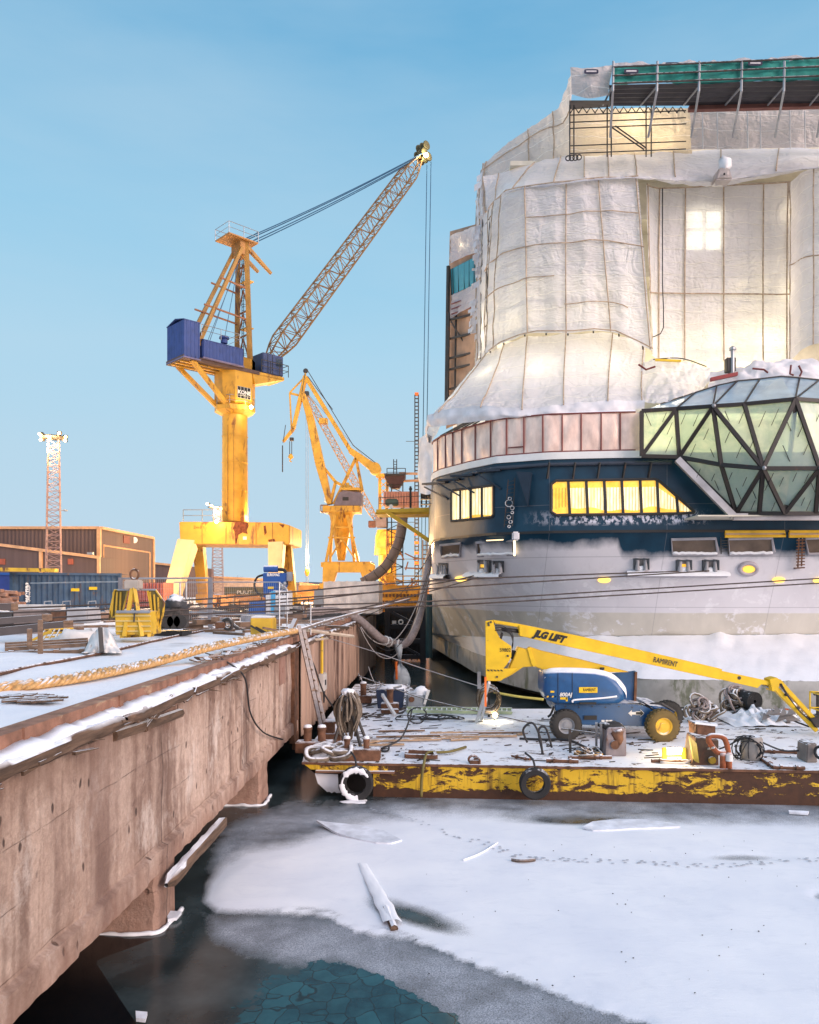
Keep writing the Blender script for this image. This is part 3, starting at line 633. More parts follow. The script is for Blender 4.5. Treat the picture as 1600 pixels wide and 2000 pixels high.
# raked bow: recessed plate with snow, rubbing strake
mbow = MB().add([FL, f, f+dn, FL+Vector((1.5, .5, -1.1)), FL+Vector((0.2, 1.0, -.55)), ML, ML+Vector((1, 1, -1.2))], [(0, 1, 2, 3, 4), (0, 4, 3, 6, 5)]); mbow.build('bow', steelb, bar)
MB().beam(FL+Vector((.4, -.05, -.22)), FL+Vector((2.6, -.25, -.2)), .2, .06).build('bow_strake', mat('strake', (.2, .1, .06), .8, snow=.9), bar)
MB().grid([[FL+Vector((.35+i*.11, .02-i*.02, -.30+.02*noise.noise(Vector((i, 1, 2))))) for i in range(7)], [FL+Vector((.45+i*.10, -.1-i*.02, -.55-i*.02+.04*noise.noise(Vector((i*.8, 3, 2))))) for i in range(7)], [FL+Vector((.7+i*.07, -.06-i*.02, -.8+.05*noise.noise(Vector((i*.8, 7, 2))))) for i in range(7)]]).build('bow_snow', snowm, bar, smooth=True)
MB().prism([FL+Vector((.05, -.03, -.03)), f+Vector((0, -.04, -.03)), f+Vector((0, -.04, -.20)), FL+Vector((.25, -.03, -.18))], (0, .03, 0)).build('bow_plate', bsm, bar)
MB().beam(FL+Vector((0, -.03, .0)), FR+Vector((0, -.03, 0)), .05, .07).build('gunwale', rusty, bar)
MB().beam(BL+Vector((-.6, 0, -.5)), BR+Vector((0, 0, -.5)), .05, 1.0).build('far_side', steelb, bar)
# second pontoon behind
pt = thing('pontoon', 'small snow-covered pontoon with rusty edges behind the barge', 'pontoon', (-3, 35, 0))
MB().prism([(-4.1, 27.5, .90), (-1.9, 31.25, .90), (-.9, 31.3, .9), (-.5, 34, .9), (-1.4, 39.5, .9), (-4.1, 39.5, .9)], (0, 0, -.03)).build('deck', bdm, pt)
MB().prism([(-4.1, 27.5, .86), (-.9, 31.3, .86), (-.5, 34, .86), (-1.4, 39.5, .86), (-4.1, 39.5, .86)], (0, 0, -.9)).build('hull', steelb, pt)
# tyre fenders
def tyre(name, c, Ro, Ri, wd, ax, mt, parent=None, **k):
    pr_ = [(Ri, -wd*.42), (Ro*.90, -wd*.5), (Ro*.98, -wd*.36), (Ro, 0), (Ro*.98, wd*.36), (Ro*.90, wd*.5), (Ri, wd*.42), (Ri*.97, 0), (Ri, -wd*.42)]
    return MB().lathe(c, pr_, 40, ax, cap=False).build(name, mt, parent, smooth=R(35), **k)
for k_, (px, py, r_, sn_, lb) in enumerate(((696, 1530, 34, 1, 'snow-caked truck tyre fender on the bow of the barge'), (1045, 1530, 31, 0, 'bare black tyre fender hanging midway along the yellow barge side'))):
    Yv = 21.05 if k_ == 0 else 20.6; c = P(px, py, Yv); Ro = r_*Yv/F
    tf = thing('tyre_fender', lb, 'tyre', c)
    tyre('tyre', c, Ro, Ro*.58, .28, (0, 1, 0), rubber, tf)
    MB().tube(cr([c+Vector((0, .0, Ro)), c+Vector((-.05, .1, Ro+.2)), c+Vector((-.2, .5, Ro+.28))], 8), .03, 5).build('hanging_rope', cablem, tf)
    if sn_:
        ms = MB(); pts = [c+Vector((math.cos(a), -.13, math.sin(a)))*1 for a in []]
        rr = []
        for i in range(44):
            a = R(-100+i*5.8); w_ = (.075+.05*noise.noise(Vector((i*.5, 0, 3))))*(1 if i < 40 else .5)*(.35 if 17 < i < 24 else 1)
            e = Vector((-math.cos(a), 0, math.sin(a))); q = c+e*Ro*.80
            rr.append([q+e*w_*math.cos(t)+Vector((0, -.13-.035*math.sin(t) if math.sin(t) > 0 else -.12, 0)) for t in [0, .6, 1.2, 1.9, 2.5, 3.14]])
        ms.grid(rr); ms.build('packed_snow', snowm, tf, smooth=True)
        MB().ball(c+Vector((.02, -.2, -Ro-.02)), .42, 14, (1, .55, .22), .4).build('snow_mound', snowm, tf, smooth=True)
# ------------------------------------------------------------------ SHIP (stern toward us, side parallel to the quay)
KX = [838, 841, 843.5, 848, 862, 885, 920, 970, 1070, 1195, 1330, 1600, 1800]
KY = [60, 49, 45.3, 43, 41.7, 40.6, 39.1, 37.5, 36.4, 36.0, 35.8, 35.6, 35.6]
def HY(px): return float(np.interp(px, KX, KY))
def S(px, py, off=0):
    e = 1.5; Y = HY(px); a = P(px-e, 1150, HY(px-e)); b = P(px+e, 1150, HY(px+e)); t = (b-a).normalized(); n = Vector((t.y, -t.x, 0))
    return P(px, py, Y)+n*off
ZB, ZT = 8.45, 14.0
planA = [(P(px, 0, HY(px)).x, HY(px)) for px in (838, 841, 843.5, 846, 848, 855, 862, 873, 885, 900, 920, 945, 970, 1020, 1070, 1130, 1195, 1330, 1450, 1545)]
planA = [(-.45, 250), (-.45, 120)]+planA
JX = [838, 845, 880, 950, 1100, 1300, 1600]; JYp = [1233, 1236, 1241, 1244, 1244, 1241, 1239]; JYd = [70, 62, 52, 44, 39.6, 38.2, 37.8]
OX = [838, 843, 876, 922, 950, 1000, 1100, 1262, 1600]; OD = [80, 68, 57.5, 47.8, 44.5, 40.4, 36.2, 33.4, 32.6]
cols = [838, 841, 844, 848, 855, 865, 880, 900, 925, 950, 985, 1030, 1080, 1140, 1200, 1270, 1350, 1450, 1545, 1600, 1680]
def J(px): return P(px, np.interp(px, JX, JYp), np.interp(px, JX, JYd))
def O(px, z): Y = np.interp(px, OX, OD); return Vector(((px-850)*Y/F, Y, z))
def LH(px, py, off=0):                  # place on the lower hull
    lo, hi = 0.0, 1.0; a = J(px); Yb = HY(px); b = Vector(((px-850)*Yb/F, Yb, ZB))
    for _ in range(40):
        mdl = (lo+hi)/2; p = a.lerp(b, mdl); y = 1150-(p.z-CAMZ)*F/p.y
        if y > py: lo = mdl
        else: hi = mdl
    p = a.lerp(b, (lo+hi)/2); t = (S(px+2, 1100)-S(px-2, 1100)); t.z = 0; t.normalize(); return p+Vector((t.y, -t.x, 0))*off
def hull_mat():
    m, t, b = NT('ship_hull_paint'); s = geo(t)
    gr = mix(t, mr(t, nz(t, .5, 6), .3, .7), (.645, .63, .665), (.715, .70, .735))
    gr = mix(t, mr(t, nz(t, 2.2, 7, .7, stretch=(1, 1, .12)), .56, .70, 0, .22), gr, (.42, .40, .44))
    low = mix(t, mr(t, nz(t, .8, 5, stretch=(1, 1, .2)), .3, .7), (.52, .49, .43), (.66, .62, .54))
    lb = mr(t, mth(t, 'ADD', s[2], mth(t, 'MULTIPLY', nz(t, .7, 2), .04)), 4.66, 4.60); gr = mix(t, lb, gr, low)
    scf = mr(t, mth(t, 'ADD', nz(t, 1.25, 9, .66, stretch=(1, 1, 1.2), dist=.3), mth(t, 'MULTIPLY', nz(t, .22, 2), .35)), .72, .78)
    scf = mth(t, 'MULTIPLY', scf, mr(t, s[2], 7.0, 6.2)); gr = mix(t, mth(t, 'MULTIPLY', scf, .75), gr, (.80, .79, .82))
    bl = mix(t, mr(t, nz(t, .8, 6), .3, .7), (.003, .026, .052), (.007, .048, .090))
    bl = mix(t, mr(t, nz(t, 26, 4, .7), .60, .8, 0, .22), bl, (.06, .12, .19))
    k = mth(t, 'ADD', s[2], mth(t, 'MULTIPLY', nz(t, .55, 6, .6, stretch=(1, 1, .5)), 1.1)); k = mth(t, 'SUBTRACT', k, mr(t, s[0], 8.6, 8.9, 0, -.55)); kk = mr(t, k, 8.25, 8.75)
    c = mix(t, kk, gr, bl)
    fro = mth(t, 'MULTIPLY', mth(t, 'MULTIPLY', mr(t, s[2], 8.75, 8.95), mr(t, s[2], 9.55, 9.3)), mth(t, 'MULTIPLY', mr(t, s[0], 4.2, 7.5), mr(t, s[0], 13, 11.8)))
    fk = mth(t, 'MULTIPLY', mr(t, nz(t, 4.5, 8, .7, stretch=(1, 1, .7)), .49, .55), fro); c = mix(t, fk, c, (.62, .62, .70))
    # plate seams
    sm = mth(t, 'FRACT', mth(t, 'MULTIPLY', s[2], .41)); c = mix(t, mr(t, sm, .018, 0, 0, .6), c, (.16, .16, .18))
    sx_ = mth(t, 'FRACT', mth(t, 'MULTIPLY', s[0], .185)); c = mix(t, mr(t, sx_, .008, 0, 0, .55), c, (.2, .2, .22))
    t.links.new(c, b.inputs['Base Color']); t.links.new(mr(t, kk, 0, 1, .5, .36), b.inputs['Roughness']); b.inputs['Specular IOR Level'].default_value = .35
    h = mth(t, 'ADD', nz(t, .9, 3), mth(t, 'MULTIPLY', nz(t, 9, 5), .12)); bumpn(t, b, h, .35, .05); return m
hullm = hull_mat()
ship = thing('cruise_ship', 'large cruise ship under construction, blue and frosted grey stern above a snowy ledge', 'ship', (10, 42, 0))
mh = MB(); rr = []
for i in range(13):
    f_ = i/12; row = []
    for px in cols:
        a = J(px); Yb = HY(px); b_ = Vector(((px-850)*Yb/F, Yb, ZB)); row.append(a.lerp(b_, f_))
    xs = row[-1]; row += [Vector((24, xs.y, xs.z)), Vector((34, xs.y+2, xs.z)), Vector((38.5, xs.y+9, xs.z)), Vector((39, 250, xs.z))]
    row = [Vector((-.45, 250, row[0].z))]+row; rr.append(row)
mh.grid(rr)
up = []
full = planA+[(18, 35.6), (22, 35.6), (30, 36.2), (35, 38.5), (38, 42), (39, 47), (39, 250)]
for zz in (ZB, 9.5, 10.5, 11.5, 12.15): up.append([Vector((x_, y_, zz)) for x_, y_ in full])
mh.grid(up).build('hull', hullm, ship, smooth=R(30))
antif = mat('shelf_grey_paint', (.44, .44, .42), .7, var=.22, scl=1.2, bump=.2, rust=((.20, .22, .16), .58, .8))
rr = [[O(px, 1.87) for px in cols], [O(px, .66)+Vector((.0, .12, 0)) for px in cols], [O(px, .3)+Vector((.6, 1.6, 0)) for px in cols], [O(px, -.6)+Vector((2.2, 3.6, 0)) for px in cols]]
for q in rr: q.append(Vector((24, q[-1].y, q[-1].z)))
MB().grid(rr).build('stern_ledge', antif, ship, smooth=R(35))
rr = []
for i in range(15):
    f_ = i/14; row = []
    for k in range(90):
        px = 838+(1680-838)*(k/89)**1.25; a = O(px, 1.87); b_ = J(px)-Vector((0, 0, .05)); p = a.lerp(b_, f_)
        zz = p.z+.07*noise.noise(Vector((p.x*.9, p.y*.9, 2)))*math.sin(math.pi*f_)+(.22*max(0, noise.noise(Vector((px*.021, 3, 1)))) if f_ > .75 else 0)+.05*noise.noise(Vector((px*.09, f_*6, 7)))
        row.append(Vector((p.x, p.y-(.05 if f_ > .97 else 0), zz+.05*f_)))
    row.append(Vector((24, row[-1].y, row[-1].z))); rr.append(row)
MB().grid(rr).build('ledge_snow', snowm, ship, smooth=True)
# dark fender line under the blue, white deck edge line, cladding band
def band(m, pxs, py_fn0, py_fn1, off, thick=None):
    a = [S(px, py_fn0(px), off) for px in pxs]; b = [S(px, py_fn1(px), off) for px in pxs]
    if thick:
        c = [S(px, py_fn0(px), off-thick) for px in pxs]; d = [S(px, py_fn1(px), off-thick) for px in pxs]; m.grid([c, a, b, d])
    else: m.grid([a, b])
    return m
def zrow(z): return lambda px: 1150-(z-CAMZ)*F/HY(px)
allpx = list(np.linspace(842, 862, 10))+list(np.linspace(866, 1000, 24))+list(np.linspace(1010, 1680, 30))
leftpx = [p for p in allpx if p < 1262]
m = MB(); band(m, allpx, zrow(8.55), zrow(8.43), .07, .1); m.build('rubbing_strake', black, ship)
m = MB(); band(m, [p for p in allpx if p < 1325]+[1326], zrow(12.25), zrow(11.92), .10, .2); m.build('deck_edge', white, ship, smooth=R(30))
m = MB(); band(m, [p for p in allpx if p > 905 and p < 1330], zrow(11.75), zrow(11.58), .16, .14); m.build('gutter_pipe', mat('pipe_dark_blue', (.03, .04, .06), .25), ship, smooth=True)
for px, py in ((862, 944), (888, 938), (914, 930), (965, 921)):
    a = S(px-14, py+2, .55); b_ = S(px+14, py-2, .05); MB().beam(a, b_, .34, .10).beam(a-Z*.15, b_-Z*.9, .07, .07).build('bracket', mat('bracket_navy', (.012, .02, .035), .5, snow=.3), ship)
for px in (1073, 1123, 1171, 1220, 1270): MB().beam(S(px, 905, .25), S(px-4, 935, .02), .06, .12).build('bracket', steelb, ship)
foil = mat('silver_foil_sheeting', (.86, .62, .52), .3, .3, var=.22, scl=2.2, bump=1.0, bsc=4.5, stretch=(1, 1, .55))
redf = mat('dark_red_frame', (.16, .03, .025), .5)
fb = [847, 857, 872, 886, 904, 930, 960, 990, 1024, 1061, 1098, 1135, 1174, 1211, 1252]
for a, b_ in zip(fb, fb[1:]):
    g = []
    for j in range(9):
        zz = 12.27+(14.02-12.27)*j/8; q = []
        for i in range(9):
            px = a+(b_-a)*i/8; k = .03+.05*math.sin(math.pi*i/8)*math.sin(math.pi*j/8)+.045*noise.noise(Vector((px*.06, zz*1.6, 3)))
            q.append(S(px, zrow(zz)(px), max(.012, k)))
        g.append(q)
    MB().grid(g).build('foil_panel', foil, ship, smooth=True)
    MB().beam(S(b_, zrow(12.25)(b_), .07), S(b_, zrow(14.06)(b_), .07), .06, .06).build('frame_post', redf, ship)
m = MB(); band(m, [p for p in leftpx if p > 846], zrow(14.09), zrow(14.03), .09, .1); band(m, [p for p in leftpx if p > 846], zrow(12.31), zrow(12.25), .09, .1); m.build('frame_rail', redf, ship)
MB().beam(S(994, zrow(12.62)(994), .09), S(1024, zrow(12.62)(1024), .09), .05, .05).build('frame_rail', redf, ship)
# sloping glazed/snowy roof strip above the cladding
rr = []
for f_ in np.linspace(0, 1, 5):
    q = []
    for px in leftpx:
        if px < 846: continue
        p = S(px, zrow(14.08)(px), .02); c_ = Vector((12, 46, p.z)); d = (c_-p); d.z = 0; d.normalize(); q.append(p+d*2.6*f_+Z*1.1*f_+Z*.05*noise.noise(Vector((px*.05, f_*3, 1))))
    rr.append(q)
MB().grid(rr).build('roof_strip', mat('frosted_roof_strip', (.40, .46, .52), .4, snow=.66, var=.2), ship, smooth=True)
m = MB()
for px in (862, 874, 888, 905, 925, 950, 980, 1010, 1040):
    p = S(px, zrow(14.1)(px), .05); d = (Vector((12, 46, p.z))-p).normalized(); m.tube([p, p+d*1.7+Z*.98], .035, 4)
m.build('roof_batten', steelb, ship)
# glazed bay: lit windows on the blue stern
def emisn(name, c0, c1, st, sc_, stretch=(1, 1, 1)):
    m, t, b = NT(name); c = mix(t, mr(t, nz(t, sc_, 6, .6, stretch=stretch), .3, .7), c0, c1); t.links.new(c, b.inputs['Emission Color']); t.links.new(c, b.inputs['Base Color']); b.inputs['Emission Strength'].default_value = st; b.inputs['Roughness'].default_value = .15; return m
amber = emisn('lit_amber_reveal', (1, .42, .02), (1, .66, .10), .66, 1.6); curt = emisn('lit_pale_curtain', (1, .70, .24), (1, .92, .62), .78, 2.5, (2, 2, .5)); lime = emis('lit_lime_pane', (.86, .86, .36), .78)
mull = black
def window(poly_top, poly_bot, mulls, label, ctop, cbot, csk=(.12, .97), pane=amber):
    n = 30; w = MB()
    tx = [p[0] for p in poly_top]; ty = [p[1] for p in poly_top]; bx_ = [p[0] for p in poly_bot]; by = [p[1] for p in poly_bot]
    def tp(px): return float(np.interp(px, tx, ty))
    def bt(px): return float(np.interp(px, bx_, by))
    x0, x1 = tx[0], tx[-1]; pxs = list(np.linspace(x0, x1, n))
    fr_ = MB()
    for fn, s_ in ((tp, -1), (bt, 1)): fr_.tube([S(px, fn(px), .05) for px in pxs], .07, 6)
    fr_.tube([S(x0, tp(x0), .05), S(x0, bt(x0), .05)], .07, 6); fr_.tube([S(x1, tp(x1), .05), S(x1, bt(x1), .05)], .06, 6)
    fo = fr_.build('window', steelb, ship, label=label)
    MB().grid([[S(px, tp(px), .012) for px in pxs], [S(px, bt(px), .012) for px in pxs]]).build('pane', pane, fo)
    cx0, cx1 = x0+(x1-x0)*csk[0], x0+(x1-x0)*csk[1]; pc = [cx0+(cx1-cx0)*i/59 for i in range(60)]
    def lt(px): return tp(px)+(bt(px)-tp(px))*ctop
    def lb(px): return bt(px)-(bt(px)-tp(px))*(cbot+.05*math.sin(px*.035)+.03*math.sin(px*.11))
    MB().grid([[S(px, max(lt(px), tp(px)), .022) for px in pc], [S(px, max(lb(px), lt(px)+1), .022) for px in pc]]).build('curtain', curt, fo)
    for mx_ in mulls: MB().beam(S(mx_, tp(mx_), .05), S(mx_+(3 if len(mulls) > 4 else 0), bt(mx_), .05), .13, .05).build('mullion', mull, fo)
    s_ = MB()
    for i in range(int((x1-x0)/6)):
        px = x0+3+i*6.2
        if px < x1-3: s_.beam(S(px, lt(px), .035), S(px, lb(px), .035), .02, .01)
    s_.build('curtain_seam', mat('seam_olive', (.30, .25, .06), .8), fo)
window([(1077, 946), (1080, 941), (1086, 939), (1283, 936), (1320, 968), (1356, 1000)], [(1077, 1000), (1082, 1006), (1330, 1003), (1356, 1001)], (1110, 1145, 1180, 1214, 1250, 1283, 1321), 'long amber-lit window with slanting right end', .22, .16)
window([(883, 962), (886, 958), (965, 948)], [(883, 1018), (962, 1010), (965, 1006)], (901, 921, 943), 'small amber-lit window of four panes near the corner', .04, .06, (.0, .96))
m = MB(); m.beam(S(997, 938, .3), S(987, 1030, .15), .04, .04).beam(S(1010, 935, .3), S(1003, 1028, .15), .04, .04)
for i in range(12): m.beam(S(997-i*.9, 942+i*7.6, .28), S(1010-i*.6, 940+i*7.6, .28), .025, .025)
m.build('hanging_ladder', steelb, ship)
MB().prism([S(1010, 924, .0), S(1040, 926, .0), S(1032, 990, .0)], (-.1, -.55, 0)).build('bracket', mat('navy_gusset', (.008, .02, .04), .5), ship)
m = MB()
for i in range(7): m.torus(S(1000+random.uniform(-4, 5), 975+i*9, .25), .06+.13*random.random()**2, .02, (random.uniform(-.4, .4), -1, random.uniform(-.4, .4)), 14, 5)
m.build('hung_hose', mat('frosted_hose', (.55, .55, .56), .8), ship)
MB().box(S(1012, 1048, .35), (.34, .3, .42)).build('snowy_lamp_box', mat('pale_box', (.6, .6, .62), .6, snow=.6), ship, bevel=.06)
# mooring deck openings, fairleads, portholes on the frosted hull
brown = mat('dark_recess_pane', (.13, .095, .07), .35, var=.35, scl=1.4)  # flat dark brown panes stand in for the depth of recessed openings
def opening(q, label=None, rim=None, mt=None, sn=True):
    f_ = MB(); n = len(q); ring = [LH(x_, y_, .05) for x_, y_ in q]
    f_.tube(ring, .075, 6, closed=True); fo = f_.build('deck_opening', rim or mat('opening_rim', (.34, .33, .36), .5), ship, label=label)
    MB().add([LH(x_, y_, .03) for x_, y_ in q], [tuple(range(n))]).build('pane', mt or brown, fo)
    if sn:
        lo = sorted(q, key=lambda p: -p[1])[:2]; lo.sort(); s_ = MB(); a, b_ = lo
        s_.tube([LH(a[0]+(b_[0]-a[0])*i/14, a[1]+(b_[1]-a[1])*i/14-1.5-2*random.random(), .06) for i in range(15)], .07, 6); s_.build('sill_snow', snowm, fo, smooth=True)
opening([(1311, 1054), (1397, 1052), (1402, 1080), (1400, 1083), (1313, 1083)])
opening([(1422, 1053), (1507, 1051), (1511, 1078), (1508, 1082), (1424, 1083)])
opening([(1572, 1052), (1640, 1050), (1640, 1080), (1578, 1082)], sn=False)
opening([(932, 1060), (1004, 1056), (1006, 1083), (935, 1086)])
opening([(862, 1065), (902, 1061), (900, 1086), (865, 1089)])
MB().tube([LH(1007, 1055, .15), LH(1007, 1085, .15)], .05, 6).build('tube_lamp', emis('tube_lamp_glow', (1, .78, .42), 3), ship)
MB().tube([LH(955, 1056, .15), LH(985, 1054.5, .15)], .03, 6).build('tube_lamp', emis('tube_lamp_glow2', (1, .72, .4), 2), ship)
yl = mat('bright_yellow_recess', (.80, .48, .03), .5)
for a, b_ in ((1415, 1531), (1540, 1660)):
    m = MB(); q = [(a, 1036), (b_, 1035), (b_+2, 1047), (a, 1048)]; m.tube([LH(x_, y_, .08) for x_, y_ in q], .07, 6, closed=True); fo = m.build('yellow_slot', yl, ship)
    MB().add([LH(x_, y_, .04) for x_, y_ in q], [(0, 1, 2, 3)]).build('slot_panel', mat('beige_panel', (.60, .46, .30), .6), fo)
    MB().tube([LH(a+6, 1039, .1), LH(b_-5, 1037.5, .1)], .04, 6).build('slot_lamp', emis('slot_glow', (1, .72, .15), 1.2), fo)
def fairlead(px, py, w_, h_, lit):
    m = MB(); x0, x1, y0, y1 = px-w_/2, px+w_/2, py-h_/2, py+h_/2
    for q in ((x0, x0+w_*.12), (x1-w_*.12, x1)):
        m.prism([LH(q[0], y0, .0), LH(q[1], y0, 0), LH(q[1], y1, 0), LH(q[0], y1, 0)], (0, -.16, 0))
    m.prism([LH(x0, y0, 0), LH(x1, y0, 0), LH(x1, y0+2.5, 0), LH(x0, y0+2.5, 0)], (0, -.14, 0)); fo = m.build('fairlead', mat('fairlead_frame', (.05, .06, .07), .5), ship)
    MB().add([LH(x0+w_*.1, y0, .03), LH(x1-w_*.1, y0, .03), LH(x1-w_*.1, y1, .03), LH(x0+w_*.1, y1, .03)], [(0, 1, 2, 3)]).build('throat', grey, fo)
    if lit: MB().add([LH(x0+w_*.3, y0+h_*.35, .045), LH(x1-w_*.3, y0+h_*.35, .045), LH(x1-w_*.3, y0+h_*.6, .045), LH(x0+w_*.3, y0+h_*.6, .045)], [(0, 1, 2, 3)]).build('lit_throat', amber, fo)
    for k in (-.26, .26):
        c = LH(px+k*w_, py, .1); MB().lathe(c-Z*.3, [(.12, 0), (.09, .3), (.12, .6)], 12).build('roller', mat('roller_grey', (.30, .30, .32), .5, snow=.5), fo, smooth=R(40))
    MB().ball(LH(px, y1-2, .12), .2, 8, (1.3, .6, .8), .4).build('snow_clump', snowm, fo, smooth=True)
for q in ((945, 1106, 26, 24, 1), (973, 1107, 22, 22, 0), (1252, 1102, 30, 22, 0), (1335, 1105, 30, 22, 1), (1387, 1105, 32, 22, 0), (861, 1112, 10, 24, 0), (870, 1111, 9, 22, 0)): fairlead(*q)
def shelf(x0, x1, y0, nm='fairlead_sill'):
    m = MB(); a = [LH(x_, y0, 0) for x_ in np.linspace(x0, x1, 12)]; b_ = [LH(x_, y0+3, .5) for x_ in np.linspace(x0, x1, 12)]; c = [LH(x_, y0+9, .02) for x_ in np.linspace(x0, x1, 12)]; m.grid([a, b_, c])
    o = m.build(nm, mat('sill_paint', (.42, .40, .44), .6, snow=.2), ship)
    MB().grid([[p+Z*.06 for p in a], [p.lerp(q, .6)+Z*(.13+.05*math.sin(i*2.1)) for i, (p, q) in enumerate(zip(a, b_))], [q+Z*.02+Vector((0, -.02, 0)) for q in b_], [q-Z*.09 for q in b_]]).build('sill_snow', snowm, o, smooth=True)
shelf(1222, 1420, 1119); shelf(918, 980, 1121); shelf(850, 880, 1124)
for px, py in ((902, 1131), (1180, 1133), (1520, 1133), (1600, 1134)):
    m = MB(); q = [LH(px+11*math.cos(a), py+4*math.sin(a), .06) for a in np.linspace(0, 2*math.pi, 14)[:-1]]; m.add(q, [tuple(range(13))]); m.tube(q, .05, 5, closed=True); m.build('side_light', lamp_small, ship)
q = [LH(1461+17*math.cos(a), 1111+11*math.sin(a), .05) for a in np.linspace(0, 2*math.pi, 22)[:-1]]
fo = MB().tube(q, .10, 6, closed=True).build('porthole', mat('porthole_rim', (.42, .38, .42), .5), ship, smooth=True); MB().add([LH(1462+12*math.cos(a), 1112+7*math.sin(a), .06) for a in np.linspace(0, 2*math.pi, 22)[:-1]], [tuple(range(21))]).build('pane', emis('porthole_glow', (1, .55, .08), 1.3), fo)
m = MB(); m.beam(LH(1556, 1052, .25), LH(1554, 1108, .25), .06, .06).beam(LH(1563, 1052, .25), LH(1561, 1106, .25), .06, .06)
for i in range(9): m.beam(LH(1551, 1056+i*6, .25), LH(1567, 1055+i*6, .25), .07, .05)
m.beam(LH(1549, 1110, .2), LH(1566, 1109, .2), .3, .06); m.build('boarding_ladder', rusty, ship)
m = MB()
for i in range(5): m.beam(LH(1406, 1057+i*5, .12), LH(1420, 1056+i*5, .12), .04, .03)
m.beam(LH(1406, 1050, .12), LH(1407, 1082, .12), .05, .03).beam(LH(1420, 1050, .12), LH(1421, 1082, .12), .05, .03).build('side_ladder', steelb, ship)

# faceted glass bay
glassb = NT('filmed_green_glass'); m_, t_, b_ = glassb
tr = t_.nodes.new('ShaderNodeBsdfTranslucent'); tp_ = t_.nodes.new('ShaderNodeBsdfTransparent'); ms1 = t_.nodes.new('ShaderNodeMixShader'); ms2 = t_.nodes.new('ShaderNodeMixShader')
oi = t_.nodes.new('ShaderNodeObjectInfo'); gc = mix(t_, mr(t_, nz(t_, .9, 7, .65, dist=1.2), .35, .7), (.24, .38, .38), (.66, .70, .62)); gc = mix(t_, mth(t_, 'MULTIPLY', oi.outputs['Random'], .65), gc, (.30, .48, .50)); t_.links.new(gc, b_.inputs['Base Color']); b_.inputs['Roughness'].default_value = .06; b_.inputs['Coat Weight'].default_value = .6
t_.links.new(mix(t_, .35, gc, (1, .96, .72)), tr.inputs[0]); tp_.inputs[0].default_value = (.75, .86, .82, 1)
ms1.inputs[0].default_value = .42; t_.links.new(b_.outputs[0], ms1.inputs[1]); t_.links.new(tr.outputs[0], ms1.inputs[2])
ms2.inputs[0].default_value = .18; t_.links.new(ms1.outputs[0], ms2.inputs[1]); t_.links.new(tp_.outputs[0], ms2.inputs[2])
t_.links.new(ms2.outputs[0], t_.nodes['Material Output'].inputs[0]); glassb = m_
bumpn(t_, b_, nz(t_, 1.3, 5, dist=.5), .25, .06)
V = {'A': P(1253, 803, 35.3), 'B': P(1320, 799, 35.1), 'C': P(1392, 794, 34.2), 'D': P(1553, 780, 33.2), 'E': P(1690, 790, 34), 'F': P(1253, 891, 35.3), 'G': P(1326, 893, 35.1),
     'H': P(1408, 908, 34.0), 'I': P(1490, 915, 33.0), 'J': P(1600, 915, 32.8), 'N': P(1710, 912, 33.4), 'K': P(1437, 1003, 34.4), 'L': P(1532, 1003, 33.6), 'M': P(1640, 1003, 33.6), 'Q': P(1482, 1003, 34.0),
     'T': P(1453, 790, 33.9), 'U': P(1545, 915, 32.9), 'W': P(1592, 1003, 33.6), 'r1': P(1357, 768, 37), 'r2': P(1400, 754, 37), 'r3': P(1440, 745, 37), 'r4': P(1484, 741, 37), 'r5': P(1525, 736, 37), 'r6': P(1562, 739, 37), 'r7': P(1600, 743, 37), 'r8': P(1690, 752, 37), 'r0': P(1290, 790, 36.6)}
bay = lambda *k: [V[i] for i in k]
for tri in ('ABF', 'BGF', 'BCG', 'CHG', 'CIH', 'CTI', 'TDI', 'DUI', 'DJU', 'DEJ', 'EJN', 'GHK', 'HIK', 'IQK', 'ILQ', 'IUL', 'UJL', 'JWL', 'JMW', 'JNM'):
    fo = MB().add(bay(*tri), [(0, 1, 2)]).build('glass_pane', glassb, ship)
    c = sum(bay(*tri), Vector())/3
    for i in range(random.choice((2, 2, 3))):
        st = MB()
        q = c+(bay(*tri)[i % 3]-c)*random.uniform(.15, .5)+Vector((0, -.05, 0)); d = Vector((random.choice((-1, 1, 1))*.13, 0, .30))*random.uniform(.6, 1.25)
        st.beam(q-d, q+d, .035, .02).build('tape_strip', black, fo)
roofg = mat('frosted_roof_glass', (.30, .44, .54), .18, .1, var=.22, scl=.7, bump=.12, bsc=3, snow=.2)
rf = [('A', 'r0', 'B'), ('B', 'r0', 'r1'), ('B', 'r1', 'C'), ('C', 'r1', 'r2'), ('C', 'r2', 'r3'), ('C', 'r3', 'T'), ('T', 'r3', 'r4'), ('T', 'r4', 'r5'), ('T', 'r5', 'D'), ('D', 'r5', 'r6'), ('D', 'r6', 'r7'), ('D', 'r7', 'E'), ('E', 'r7', 'r8')]
for q in rf: MB().add(bay(*q), [(0, 1, 2)]).build('roof_pane', roofg, ship)
bars = ['AB', 'BC', 'CT', 'TD', 'DE', 'AF', 'FG', 'BF', 'BG', 'CG', 'CH', 'CI', 'TI', 'DI', 'DL', 'DJ', 'GH', 'HI', 'IU', 'UJ', 'GK', 'HK', 'IK', 'IQ', 'IL', 'JL', 'JW', 'JM', 'KQ', 'QL', 'LW', 'WM']
frm = mat('bay_frame_brown', (.016, .012, .011), .55, rust=((.09, .03, .015), .66, 2), snow=.15)
for a, b_ in bars: MB().beam(V[a]+Vector((0, -.04, 0)), V[b_]+Vector((0, -.04, 0)), .165, .14, up=(0, 1, 0)).build('strut', frm, ship)
